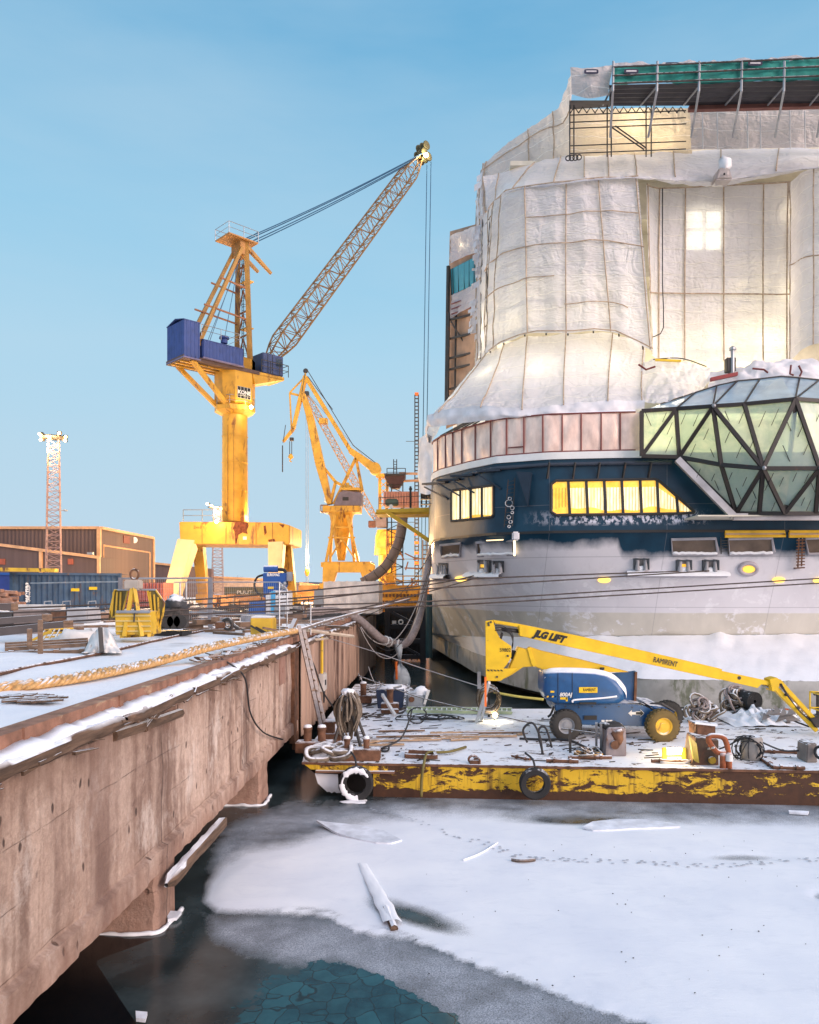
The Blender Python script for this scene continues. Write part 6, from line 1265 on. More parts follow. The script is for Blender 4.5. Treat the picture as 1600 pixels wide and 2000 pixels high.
h2 = thing('far_hall', 'small distant brown hall between the big hall and the crane leg', 'hall', P(325, 1160, 150)); MB().prism([P(296, 1185, 150), P(360, 1185, 150), P(360, 1106, 150), P(304, 1100, 150), P(296, 1101, 150)], (0, 20, 0)).build('wall', brick, h2); MB().beam(P(302, 1100, 149.8), P(360, 1106, 149.8), .5, .4).build('trim', trim, h2)
# floodlight masts
def mast(px, top, base, Y, w_, label, pw, lamps, r_=.16):
    t = thing('floodlight_mast', label, 'light mast', P(px, base, Y)); m = MB(); lattice(m, Vector((P(px, 0, Y).x, Y, QZ)), P(px, top+12, Y), w_*1.35, w_*.9, 26, .055, .03, (1, .4, 0), 4); m.build('lattice', mat('mast_steel', (.30, .20, .19), .6, .2) if 'mast_steel' not in bpy.data.materials else bpy.data.materials['mast_steel'], t)
    MB().lathe(P(px, top+9, Y), [(.9*w_, 0), (1.15*w_, .12), (1.15*w_, .22)], 12).build('lamp_platform', steelb, t)
    for i in range(lamps):
        a = -math.pi*.95+i*math.pi*1.9/(lamps-1); c = P(px, top+(i % 3)*5, Y)+Vector((math.cos(a)*w_*1.1, math.sin(a)*w_*.8, 0)); h = MB().box(c, (.42, .3, .34)).build('floodlight', steelb, t, bevel=.03); MB().ball(c+Vector((math.cos(a)*.1, -.2, -.05)), r_, 8).build('lens', lamp_o, h, smooth=True)
    lampobj('mast_light', P(px, top+6, Y)+Vector((0, -1.3, -.8)), SOD, pw, .5)
    return t
t = mast(105, 848, 1120, 82, 1.15, 'tall lattice floodlight mast glowing orange in front of the brown hall', 3600, 9, .15); MB().tube([P(115, 998, 81.5), P(127, 996, 81.5)], .06, 5).ball(P(128, 997, 81.5), .22, 8, (1.3, .7, .5)).build('side_lamp', galv, t)
mast(425, 984, 1140, 140, 1.5, 'smaller far floodlight mast behind the yellow crane column', 5000, 7, .24)
for p_, e_ in (((-16, 47, 11), 2000), ((-33, 84, 13), 6500), ((-14, 92, 9), 9000), ((-8, 80, 9), 7000), ((-10, 134, 12), 15000), ((-37, 108, 9), 3000), ((-24, 150, 12), 25000)): lampobj('unseen_yard_lamp', p_, SOD, e_, .5)  # unseen sodium lights; one added to warm the white tent, one the hall
# containers and machines
bc = thing('shipping_container', 'weathered blue corrugated container with white vertical lettering on the snowy quay', 'container', P(130, 1195, 46)); a, b_ = P(25, 1195, 46.5), P(236, 1192, 49.5); m = MB(); corrug(m, a, b_, QZ+.05, QZ+2.65, .06, .30); m.add([a+Z*(QZ+2.65-a.z), b_+Z*(QZ+2.65-b_.z), b_+Vector((-.3, 2.4, QZ+2.65-b_.z)), a+Vector((-.3, 2.4, QZ+2.65-a.z))], [(0, 1, 2, 3)]); m.build('corrugated_wall', bluc, bc)
d_ = (b_-a).normalized(); m = MB()
for z_ in (QZ+.08, QZ+2.62): m.beam(Vector((a.x, a.y-.1, z_)), Vector((b_.x, b_.y-.1, z_)), .14, .14)
for e in (a, b_): m.beam(Vector((e.x, e.y-.1, QZ)), Vector((e.x, e.y-.1, QZ+2.7)), .18, .18)
m.build('corner_frame', bluc, bc)
m = MB()
for k in range(9):
    for q in range(3): a_ = P(50+random.uniform(-.6, .6), 1139+k*4.2+random.uniform(0, 3), 46.5); m.beam(a_, a_+d_*random.uniform(.08, .2)+Z*random.uniform(-.09, .09), .02, .045)
for k in range(16): a_ = P(56.3, 1144+k*2.1, 46.5); m.beam(a_, a_+d_*random.uniform(.04, .1), .02, .03)
m.build('lettering_mark', white, bc)
for x_, y_ in ((147, 1152), (182, 1149)): MB().box(P(x_, y_, 47.7 if x_ < 160 else 48.4), (.5, .03, .18)).build('yellow_label', yelclean, bc)
MB().beam((a.x-3.0, a.y-.6, QZ+2.9), (a.x+2.9, a.y-.5, QZ+2.8), .5, .22).build('yellow_boat_edge', yelw, label='long yellow snow-topped beam lying over the blue container', cat='beam')
dbx = thing('blue_skip', 'dark blue skip with snow on top left of the weathered container', 'skip', P(5, 1180, 52)); MB().prism([P(-60, 1165, 50), P(24, 1165, 50), P(24, 1122, 50), P(-60, 1118, 50)], (0, 2.4, 0)).build('body', mat('royal_blue', (.02, .045, .22), .5, snow=.6), dbx, bevel=.05); MB().beam(P(-60, 1119, 49.9), P(26, 1121, 49.9), .1, .16).build('rim', blug, dbx)
rk = thing('timber_stack', 'pile of brownish snow-covered timber left of the blue container', 'timber stack', P(5, 1190, 44)); m = MB()
for i in range(26): c = P(random.uniform(-30, 24), random.uniform(1152, 1190), 43.5+random.random()); m.beam(c-Vector((1, 0, 0)), c+Vector((random.uniform(.4, 1.1), random.uniform(-.4, .4), random.uniform(-.1, .1))), .22, .18)
m.build('timber', mat('reddish_timber', (.28, .15, .10), .8, var=.4, snow=.55), rk)
rc = thing('red_container', 'low red container with snowy roof behind the yellow spreader frame', 'container', P(280, 1160, 58)); m = MB(); a, b_ = P(243, 1170, 58), P(318, 1168, 58); corrug(m, a, b_, zz(1172, 58), zz(1139, 58), .05, .25); m.build('wall', redc, rc); MB().bx(a.x, b_.x, 58.1, 60.4, QZ, zz(1138, 58)).build('body', redc, rc)
MB().bx(P(248, 0, 57.8).x, P(266, 0, 57.8).x, 57.75, 57.82, zz(1146, 58), zz(1140, 58)).build('yellow_label', yelclean, rc)
m = MB(); pn_ = thing('green_container', 'low dark green container lettered in white far behind the fence', 'container', P(460, 1172, 80)); MB().bx(P(438, 0, 80).x, P(520, 0, 80).x, 80, 82.5, QZ, zz(1146, 80)).build('body', mat('olive_container', (.12, .12, .085), .6, snow=.6), pn_, bevel=.03); text('PUUT', 'lettering', white, P(478, 1157, 79.95), (1, 0, 0), (0, 0, 1), .5, pn_, width=1.6); text('N D', 'lettering', white, P(476, 1167, 79.95), (1, 0, 0), (0, 0, 1), .4, pn_)
# lit far warehouses
for k, (x0, x1, y0, Yb, lb, colr) in enumerate(((418, 545, 1128, 170, 'long low pale warehouse lit orange behind the portal crane', (.55, .42, .34)), (545, 640, 1138, 230, 'far pink low shed under the crane hook', (.45, .30, .26)), (585, 634, 1140, 150, 'small pale hut left of the white tent', (.6, .5, .42)))):
    t = thing('warehouse', lb, 'warehouse', P((x0+x1)/2, 1165, Yb)); MB().prism([P(x0, 1160, Yb), P(x1, 1160, Yb), P(x1, y0+6, Yb), P((x0+x1)/2, y0+1, Yb), P(x0, y0, Yb)], (0, 12, 0)).build('wall', mat('warehouse_wall'+'abc'[k], colr, .8, snow=.6), t); MB().beam(P(x0, y0-1, Yb-.3), P(x1, y0+5, Yb-.3), .5, .4).build('roof_edge', trim, t)
m = MB()
for i in range(70): c = P(random.uniform(415, 500), random.uniform(1168, 1190), random.uniform(62, 75)); m.box(c, (random.uniform(.4, 1.8), .8, random.uniform(.3, .9)), random.random())
m.build('stored_goods', mat('orange_pallets', (.42, .22, .10), .8, var=.4, snow=.4), kind='stuff', label='heap of stored pallets and goods lit orange behind the fence', cat='goods')
wk = MB()
for i in range(90): c = P(random.uniform(590, 845), random.uniform(1150, 1186), random.uniform(85, 140)); wk.box(c, (random.uniform(.6, 3.2), .8, random.uniform(.3, 1.5)), 0)
wk.build('yard_clutter', mat('yard_orange', (.50, .24, .08), .8, var=.5, scl=.5, snow=.3), kind='stuff', label='orange-lit clutter of machines and stores on the far quay', cat='goods')
ym = thing('yellow_machine', 'bulky orange-yellow machine block behind the mooring lines beside the ship', 'machine', P(790, 1185, 75)); MB().bx(P(742, 0, 75).x, P(832, 0, 75).x, 75, 79, QZ, zz(1143, 75)).build('body', mat('machine_orange', (.62, .30, .03), .5, rust=(RUST, .6, .8)), ym, bevel=.1); m = MB()
for i in range(12): m.bx(P(746+i*7, 0, 74.9).x, P(750+i*7, 0, 74.9).x, 74.85, 75, zz(1166, 75), zz(1160, 75)); m.bx(P(746+i*7, 0, 74.9).x, P(751+i*7, 0, 74.9).x, 74.85, 75, zz(1178, 75), zz(1173, 75))
m.build('grille', rusty, ym); m = MB(); rail(m, [P(744, 1143, 75), P(832, 1143, 75)], .9, .05); m.build('railing', yel, ym); MB().prism([P(757, 1143, 76), P(772, 1143, 76), P(768, 1118, 76), P(752, 1124, 76)], (0, 2, 0)).build('hopper', yel, ym)
wt = thing('white_tent', 'pale tarpaulin-wrapped box shed on the quay left of the ship', 'tent', P(685, 1190, 58)); rr = []
for f_ in np.linspace(0, 1, 10): rr.append([P(632+108*u, 1136+62*f_+1.5*math.sin(u*40)*(f_ < .1)+random.uniform(-.5, .5), 55+.18*noise.noise(Vector((u*9, f_*4, 1)))) for u in np.linspace(0, 1, 40)])
MB().grid(rr).build('sheet', mat('tent_canvas', (.82, .72, .66), .8, bump=.6, bsc=2), wt, smooth=True); MB().prism([P(632, 1136, 55.2), P(740, 1135, 55.2), P(740, 1200, 55.2), P(632, 1200, 55.2)], (0, 4, 0)).build('body', bpy.data.materials['tent_canvas'], wt); MB().prism([P(612, 1198, 55), P(631, 1198, 55), P(631, 1152, 55), P(614, 1152, 55)], (0, 2, 0)).build('porch', galv, wt)
# bare tree on the horizon
tr_ = thing('bare_tree', 'small bare tree far away on the horizon under the portal crane', 'tree', P(472, 1150, 260)); m = MB()
def branch(p, d, ln, r, k):
    q = p+d*ln; m.tube([p, q], r, 4, r*.6)
    if k:
        for i in range(4): branch(p.lerp(q, random.uniform(.5, 1)), (d+Vector((random.uniform(-.9, .9), random.uniform(-.9, .9), random.uniform(-.2, .5)))).normalized(), ln*.68, r*.55, k-1)
branch(P(472, 1152, 260), Vector((0, 0, 1)), 2.2, .14, 4); m.build('branches', mat('bare_twigs', (.06, .045, .04), .9), tr_)
MB().grid([[P(380+i*12, 1140+2*noise.noise(Vector((i*.7, 0, 0)))-3, 420) for i in range(24)], [P(380+i*12, 1156, 420) for i in range(24)]]).build('far_treeline', mat('far_trees', (.10, .11, .13), .9), kind='stuff', label='thin dark treeline along the horizon', cat='trees', solid=4)
# ------------------------------------------------------------------ QUAY THINGS
sp = thing('lifting_spreader', 'yellow steel lifting cage with mesh sides, A-frame and big lifting ring', 'spreader', G(265, 1243, QZ)); Yc = 25.0; cx = P(265, 0, Yc).x
def q6(x_, y_, dy=0): return P(x_, y_, Yc+dy)
for dy in (-.55, .55):
    for a, b_ in (((243, 1243), (259, 1148)), ((277, 1243), (262, 1148))): MB().beam(q6(*a, dy), q6(*b_, dy*.25), .12, .10).build('frame_leg', yelw, sp)
MB().beam(q6(236, 1243), q6(300, 1240), .14, .10).beam(q6(238, 1243, -.5), q6(238, 1243, .6), .12, .1).beam(q6(292, 1241, -.5), q6(292, 1241, .6), .12, .1).build('base_skid', yelw, sp)
q = [(224, 1195), (250, 1195), (292, 1195), (295, 1240), (226, 1240)]; MB().prism([q6(224, 1194, -.45), q6(293, 1194, -.45), q6(295, 1240, -.45), q6(226, 1240, -.45)], (0, .95, 0)).build('basket', yelw, sp, bevel=.02)
for i in range(4): MB().beam(q6(226, 1203+i*10, -.48), q6(294, 1203+i*10, -.48), .05, .04).build('slat', mat('snow_slat', (.55, .42, .15), .7, snow=.7), sp)
meshm = mat('olive_mesh', (.17, .14, .05), .7, var=.3)
for q in ([(213, 1210), (216, 1190), (224, 1152), (250, 1152), (240, 1195)], [(288, 1152), (304, 1152), (321, 1176), (319, 1195), (312, 1226), (300, 1212), (296, 1192)]): MB().prism([q6(x_, y_, .35) for x_, y_ in q], (0, .04, 0)).build('mesh_panel', meshm, sp); MB().tube([q6(x_, y_, .3) for x_, y_ in q], .035, 5, closed=True).build('mesh_frame', yelw, sp)
for i in range(3): MB().beam(q6(222+i*7, 1156, .28), q6(218+i*8, 1205, .28), .05, .03).build('mesh_bar', yelw, sp)
for i in range(3): MB().beam(q6(293+i*8, 1156+i*5, .28), q6(297+i*7, 1198+i*6, .28), .05, .03).build('mesh_bar', yelw, sp)
MB().tube([q6(230, 1152), q6(304, 1152)], .03, 5).tube([q6(228, 1195, -.5), q6(293, 1195, -.5)], .05, 6).build('top_tube', galv, sp)
MB().box(q6(261, 1142), (.5, .4, .32)).build('head_block', mat('snowy_block', (.4, .35, .3), .7, snow=.7), sp, bevel=.04); MB().torus(q6(263, 1122), .16, .035, (0.3, 1, 0)).build('lifting_ring', rusty, sp, smooth=True); MB().tube([q6(263, 1132), q6(264, 1142)], .05, 6).torus(q6(268, 1140), .1, .03, (1, .3, 0), 12, 5).build('shackle', steelb, sp)
MB().tube(sag(q6(266, 1140), q6(262, 1215, -.6), -.0), .025, 5).build('chain', steelb, sp)
# snow-covered drum group behind spreader, pallet
dg_ = thing('covered_machine', 'snow-capped machine wrapped in black sheet behind the yellow cage', 'machine', G(335, 1236, QZ)); Yd = 28.0
MB().ball(P(341, 1184, Yd), .44, 16, (.9, .8, .8), .9).build('wrapped_body', mat('black_sheet', (.05, .05, .055), .5, snow=.75), dg_, smooth=True); MB().bx(P(318, 0, Yd).x, P(362, 0, Yd).x, Yd-.4, Yd+.5, QZ+.25, zz(1188, Yd)).build('lower_body', mat('mesh_dark', (.07, .06, .055), .7, var=.5, scl=9), dg_, bevel=.06)
for i in range(3): MB().lathe(P(326+i*13, 1214, Yd-.5), [(.24, 0), (.24, .08)], 14, (0, 1, 0)).build('drum_end', steelb, dg_)
MB().bx(P(308, 0, Yd).x, P(368, 0, Yd).x, Yd-.7, Yd+.4, QZ+.03, QZ+.17).build('pallet', black, dg_)
# mesh fence with grey posts
fe = thing('mesh_fence', 'galvanised mesh fence panel with tall grey posts on the quay', 'fence', (-11, 35, QZ)); Yf = 34.0
gpm = mat('grey_post', (.18, .175, .19), .6, snow=.2)
for x_ in (236, 411): MB().beam(P(x_, 1128, Yf), Vector((P(x_, 0, Yf).x, Yf, QZ)), .17, .14).build('post', gpm, fe)
m = MB(); m.tube([P(236, 1130, Yf), P(411, 1129, Yf)], .04, 5).tube([P(236, 1136, Yf), P(60, 1139, Yf+3)], .03, 5).tube([P(236, 1194, Yf), P(411, 1196, Yf)], .03, 5); m.build('rail', galv, fe)
m = MB()
for i in range(44): x_ = 238+i*4; m.tube([P(x_, 1131, Yf), P(x_, 1210, Yf)], .005, 3)
for i in range(7): m.tube([P(237, 1140+i*10, Yf), P(411, 1140+i*10, Yf)], .005, 3)
m.build('mesh', galv, fe)
fe2 = thing('mesh_fence', 'low galvanised mesh fence running from the grey post to the blue vacuum unit', 'fence', (-9, 38, QZ)); m = MB()
for x_ in (352, 364, 546): m.tube([P(x_, 1137, 36), Vector((P(x_, 0, 36).x, 36, QZ))], .035, 5)
m.tube([P(340, 1137, 36), P(546, 1137, 36)], .03, 5).tube([P(340, 1200, 36), P(546, 1200, 36)], .03, 5)
m.build('post', galv, fe2); m = MB()
for i in range(50): m.tube([P(342+i*4.1, 1137, 36), P(342+i*4.1, 1208, 36)], .005, 3)
for i in range(6): m.tube([P(342, 1147+i*10, 36), P(546, 1147+i*10, 36)], .005, 3)
m.build('mesh', galv, fe2)
for k_, (x_, y0, y1, Yp) in enumerate(((546, 1137, 1232, 28), (561, 1150, 1222, 30), (607, 1180, 1240, 28))): MB().tube([P(x_, y0, Yp), P(x_, y1, Yp)], .025, 5).build('rail_post', galv, label=('thin grey stake beside the yellow bollard box', 'thin grey stake in front of the white cabinet', 'thin grey stake at the quay edge behind the hawser')[k_], cat='stake')
# EUROVAC unit
ev = thing('industrial_vacuum', 'blue industrial vacuum unit with drum on top, black hose and white cabinet', 'vacuum unit', G(530, 1204, QZ)); Ye = 42.0
def e6(x_, y_, dy=0): return P(x_, y_, Ye+dy)
MB().lathe(e6(516, 1111), [(.05, -.02), (.19, 0), (.19, .75), (.05, .77)], 18, (1, 0, 0)).build('drum', blug, ev, smooth=R(40)); MB().prism([e6(513, 1119, -.4), e6(559, 1119, -.4), e6(557, 1142, -.4), e6(548, 1168, -.4), e6(515, 1168, -.4)], (0, .9, 0)).build('filter_housing', blug, ev, bevel=.04)
text('EUROVAC', 'lettering', white, e6(534, 1123, -.42), (1, 0, 0), (0, 0, 1), .19, ev, width=.68, bold=.008); MB().box(e6(529, 1148, -.42), (.3, .03, .12)).build('yellow_label', yelclean, ev)
MB().tube(cr([e6(514, 1123, -.1), e6(502, 1128, -.1), e6(497, 1143, -.1), e6(503, 1158, -.1), e6(512, 1162, -.1)], 16), .06, 8).build('side_hose', black, ev, smooth=True); MB().tube(cr([e6(542, 1112), e6(556, 1114), e6(561, 1128), e6(559, 1142)], 14), .09, 8).build('side_hose', black, ev, smooth=True)
cb_ = MB().prism([e6(519, 1200, -.6), e6(565, 1200, -.6), e6(565, 1154, -.6), e6(535, 1153, -.6), e6(519, 1162, -.6)], (0, 1.0, 0)).build('white_cabinet', mat('cabinet_white', (.62, .62, .63), .45, snow=.3), ev, bevel=.03)
MB().grid([[e6(529, 1155, -.62), e6(538, 1154, -.62)], [e6(529, 1197, -.62), e6(538, 1197, -.62)]]).build('blue_stripe', mat('sky_blue', (.05, .35, .62), .5), cb_); MB().bx(e6(541, 0).x, e6(562, 0).x, Ye-.66, Ye-.62, zz(1197, Ye), zz(1181, Ye)).build('panel', galv, cb_); m = MB()
for i in range(4): m.ball(e6(541+i*6, 1161, -.63), .05, 8)
m.build('gauge', black, cb_); MB().box(e6(566, 1126), (.3, .3, .5)).build('grey_box', galv, ev, bevel=.02); MB().prism([e6(485, 1204, -.8), e6(516, 1204, -.8), e6(516, 1174, -.8), e6(487, 1174, -.8)], (0, .8, 0)).build('blue_bin', blug, ev, bevel=.03)
m = MB(); m.ball(e6(551, 1145, -.5), .14, 8).ball(e6(556, 1140, -.5), .12, 8).tube([e6(545, 1137, -.5), e6(560, 1150, -.5)], .06, 6).torus(e6(555, 1155, -.5), .15, .04, (0, 1, 0)).build('valve', galv, ev); m = MB(); coil(m, e6(575, 1195), .5, 3, .04, (0, .3, 1)); m.build('hose_coil', black, ev)
# yellow bollard box with shadowed bracket, shackles, timbers
yb = thing('bollard_box', 'yellow steel bollard box with snow cap at the quay edge', 'bollard', G(511, 1241, QZ)); Yb = 26.0
MB().prism([P(489, 1207, Yb), P(531, 1207, Yb), P(532, 1241, Yb), P(489, 1241, Yb)], (0, .75, 0)).build('box', yelw, yb, bevel=.03); MB().prism([P(489, 1207, Yb), P(531, 1207, Yb), P(531, 1204, Yb), P(489, 1204, Yb)], (0, .75, 0)).build('snow_cap', snowm, yb, bevel=.03); MB().beam(P(500, 1225, Yb-.05), P(524, 1238, Yb-.3), .06, .05).beam(P(490, 1222, Yb-.05), P(520, 1240, Yb-.25), .05, .05).build('chain_bar', steelb, yb)
sh = thing('rusty_chain_link', 'rusty shackle blocks lying on the snow beside the yellow bollard box', 'shackle', G(440, 1228, QZ)); Ys = 29.5
MB().box(P(431, 1221, Ys), (.32, .4, .26)).build('block', rusty, sh, bevel=.03); MB().torus(P(445, 1219, Ys), .2, .07, (.3, 1, .2)).build('link', steel, sh, smooth=True); MB().beam(P(450, 1216, Ys), P(466, 1228, Ys), .18, .12).build('tail', steel, sh, bevel=.03)
for x0, x1, y in ((465, 490, 1220), (532, 560, 1214), (380, 418, 1215), (330, 395, 1222), (418, 424, 1210)):
    MB().beam(P(x0, y, 30), P(x1, y-1, 31), .22, .2).build('baulk', wood, label='dark snow-dusted baulk lying on the quay behind the bollard box', cat='timber', group='baulks on the quay')
# pallets with covered goods
pa = thing('pallet', 'long weathered wooden pallet holding timbers at left on the snow', 'pallet', G(95, 1280, QZ)); Yp = 20.5
for k in range(3): MB().beam(P(12, 1268-k*5, Yp+k*.5), P(170, 1259-k*5, Yp+k*.5), .12, .10).build('board', wood, pa)
MB().beam(P(0, 1277, Yp-.2), P(200, 1271, Yp-.1), .14, .10).build('board', wood, pa)
for x_ in (22, 62, 110, 160): MB().beam(P(x_, 1277-x_*.03, Yp-.2), P(x_+4, 1260, Yp+1.4), .13, .13).build('bearer', wood, pa)
cvr = thing('covered_load', 'white sheet draped into a peak over a load beside the wooden pallet', 'covered load', G(200, 1275, QZ)); Yl = 20.0
rr = []; pk = [(164, 1274), (180, 1240), (196, 1224), (212, 1228), (226, 1255), (236, 1272)]
for f_ in np.linspace(0, 1, 9):
    q = []
    for i, t in enumerate(np.linspace(0, 1, 26)):
        x_ = 160+78*t; yt = float(np.interp(x_, [p[0] for p in pk], [p[1] for p in pk])); q.append(P(x_+2*noise.noise(Vector((t*7, f_*3, 1))), yt+(1275-yt)*f_, Yl+.5-1.0*f_+.34*noise.noise(Vector((t*8, f_*2.4, 4)))+.12*noise.noise(Vector((t*22, f_*5, 4)))))
    rr.append(q)
MB().grid(rr).build('sheet', mat('cover_white', (.70, .67, .64), .9, bump=1.0, bsc=5, spec=.1), cvr, smooth=True, solid=.02); MB().beam(P(199, 1274, Yl-.6), P(196, 1226, Yl-.35), .10, .08).build('prop', steel, cvr); MB().ball(P(150, 1250, Yl+2.4), .55, 12, (1.3, .8, .6), .5).build('second_sheet', bpy.data.materials['cover_white'], cvr, smooth=True)
yr = thing('yellow_rack', 'low yellow tubular rack lying in the snow behind the pallet', 'rack', G(105, 1250, QZ)); m = MB()
for k in range(4): m.beam(P(68+k*6, 1254-k*8, 22.5+k*.7), P(132+k*4, 1248-k*7, 22.8+k*.7), .05, .05)
for k in range(6): m.beam(P(70+k*12, 1253-k, 22.5), P(90+k*9, 1229, 24.8), .04, .04)
m.beam(P(55, 1255, 22.5), P(100, 1232, 22.5), .07, .07).build('tubes', yelw, yr)
for k_, (x_, y0, y1) in enumerate(((58, 1228, 1262), (79, 1210, 1281))): MB().beam(P(x_, y0, 20.0), P(x_, y1, 20.0), .10, .08).build('stake', wood, label=('short wooden stake at the pallet left end', 'taller wooden stake standing in front of the pallet')[k_], cat='stake')
# big concrete/steel blocks and pipes far left
bl = thing('concrete_block', 'row of big stained concrete blocks behind the steel channels at far left', 'block', G(60, 1245, QZ)); Yk = 29.0
for x0, x1, y0, mm in ((-40, 26, 1196, steel), (24, 92, 1190, mat('stained_block', (.22, .17, .15), .85, var=.4, snow=.5)), (98, 130, 1192, rusty), (128, 170, 1188, mat('pale_block', (.42, .40, .40), .85, var=.2, snow=.6))):
    MB().prism([P(x0, y0, Yk), P(x1, y0, Yk), P(x1+2, 1246 if x0 < 90 else 1218, Yk), P(x0, 1246 if x0 < 90 else 1218, Yk)], (0, 1.2, 0)).build('block', mm, bl, bevel=.05)
for k_, (x0, x1, y0, y1, w_) in enumerate(((-40, 92, 1216, 1206, .2), (-40, 133, 1238, 1220, .26), (-40, 25, 1186, 1185, .22))):
    c = thing('steel_channel', ('snow-lined steel channel beam over the concrete blocks', 'thickest dark steel beam with wooden end lying at far left', 'short upper steel beam at the left edge')[k_], 'beam', P(x0, y0, 24)); MB().beam(P(x0, y0, 24), P(x1, y1, 25), w_, w_).build('beam', mat('channel_dark', (.06, .05, .05), .6, snow=.75) if 'channel_dark' not in bpy.data.materials else bpy.data.materials['channel_dark'], c); MB().box(P(x1, y1, 24.98), (.22, .3, w_*1.15)).build('end_block', wood, c, bevel=.02)
cc = thing('trestle_barrier', 'white snow-topped low concrete barrier in front of the blue container', 'barrier', P(75, 1185, 40)); MB().prism([P(28, 1181, 40), P(120, 1181, 40), P(120, 1194, 40), P(28, 1194, 40)], (0, .5, 0)).build('barrier', mat('pale_barrier', (.5, .48, .46), .8, snow=.7), cc, bevel=.03); m = MB()
for x_ in (86, 122, 172): m.tube([P(x_, 1186, 40.2), P(x_+1, 1175, 40.2), P(x_+15, 1174, 40.2), P(x_+16, 1186, 40.2)], .035, 5)
m.build('hoop', galv, cc)
mi = MB()
for i in range(120): c = G(random.uniform(-20, 640), random.uniform(1196, 1236), QZ+.05); a = random.uniform(-1.5, 1.5); mi.beam(c, c+Vector((random.uniform(.2, 1.6), a, 0)), random.uniform(.05, .16), random.uniform(.04, .14))
mi.build('quay_litter', wood, kind='stuff', label='scattered planks and steel offcuts half buried in quay snow', cat='debris')
for nm, mm, lb, x0, x1, n_ in (('stored_beams', steel, 'dark jumble of stored steel beams and pipes across the middle of the quay', 300, 640, 90), ('stored_crates', mat('dusty_brown_crates', (.20, .12, .08), .85, var=.5, scl=1.2, snow=.6), 'jumble of brown crates and bundles across the middle of the quay', 130, 600, 70), ('stored_scrap', mat('grey_scrap', (.24, .24, .26), .7, var=.4, snow=.5), 'pale grey metal pieces stored across the middle of the quay', 180, 640, 60)):
    m = MB()
    for i in range(n_):
        c = G(random.uniform(x0, x1), random.uniform(1186, 1214), QZ+.02)
        if c.x > -5.4 or (abs((850+F*c.x/c.y)-265) < 60 and c.y < 40): continue
        k = random.random(); h_ = random.uniform(.1, .55)
        if k < .45: m.box(c+Z*h_/2, (random.uniform(.3, 1.3), random.uniform(.3, 1), h_), random.uniform(-.5, .5))
        elif k < .8: m.beam(c+Z*.12, c+Vector((random.uniform(.8, 2.6), random.uniform(-.6, .6), random.uniform(.05, .4))), random.uniform(.06, .2), .12)
        else: m.tube([c, c+Vector((random.uniform(-.1, .1), 0, random.uniform(.6, 1.3)))], .03, 5)
    m.build(nm, mm, kind='stuff', label=lb, cat='goods')
# ------------------------------------------------------------------ MOORING LINES
for k_, (pts, lb) in enumerate((
    ([(-60, 1190, 27), (0, 1189, 27), (400, 1170, 29), (850, 1134, 32), (1325, 1116, 35.6)], 'upper mooring wire running from far left quay to the left lit fairlead on the right'),
    ([(-60, 1200, 27), (0, 1198, 27), (400, 1180, 29), (850, 1149, 32), (1385, 1115, 35.6)], 'mooring wire just under the uppermost one ending at the rightmost fairlead'),
    ([(-60, 1214, 25), (0, 1213, 25), (400, 1189, 28), (850, 1174, 31), (1200, 1154, 33), (1680, 1125, 35)], 'third mooring wire crossing the whole frey hull to the right edge'.replace('frey', 'grey')),
    ([(-60, 1226, 25), (0, 1222, 25), (400, 1199, 28), (850, 1183, 31), (1200, 1163, 33), (1680, 1134, 35)], 'lowest mooring wire crossing the grey hull to the right edge'),
    ([(430, 1185, 32), (600, 1172, 36), (850, 1140, 40), (955, 1117, 40.6)], 'short mooring wire rising to the corner fairlead on the left'),
    ([(560, 1200, 34), (700, 1188, 36), (850, 1152, 39), (975, 1115, 40.6)], 'second short mooring wire to the corner fairlead, lower and browner'))):
    MB().tube(cr([P(*p) for p in pts], 40), .034, 6).build('mooring_wire', rope_d, smooth=True, label=lb, cat='mooring line', group='mooring lines to the ship')
cable('tow_line', [P(640, 1246, 33), P(722, 1270, 31.5), P(830, 1307, 29.5), P(945, 1343, 27)], .016, cablel, 'pale thin line slung from the wall to the lift end', 'rope')
cable('tow_line', [P(700, 1320, 33), P(790, 1352, 31), P(850, 1370, 30), P(960, 1395, 28), P(1080, 1420, 25), P(1190, 1435, 23.5)], .024, rope_g, 'long brownish rope stretched across the barge deck to the winch', 'rope')
cable('barge_strap', [P(965, 1352, 30.5), P(1010, 1360, 30.2), P(1062, 1366, 30)], .05, mat('yellow_strap', (.6, .5, .12), .7), 'yellow strap stretched behind the lift toward the hull', 'strap')
for a, b_ in (((700, 1315, 36), (735, 1345, 34)), ((720, 1302, 37), (745, 1340, 34)), ((705, 1320, 36), (720, 1350, 34)), ((740, 1330, 34), (775, 1342, 32))): MB().tube(sag(P(*a), P(*b_), .3), .015, 5).build('thin_line', cablel, smooth=True, label='pale thin line tied from the sheet piling to the small pontoon', cat='rope', group='thin lines to the pontoon')
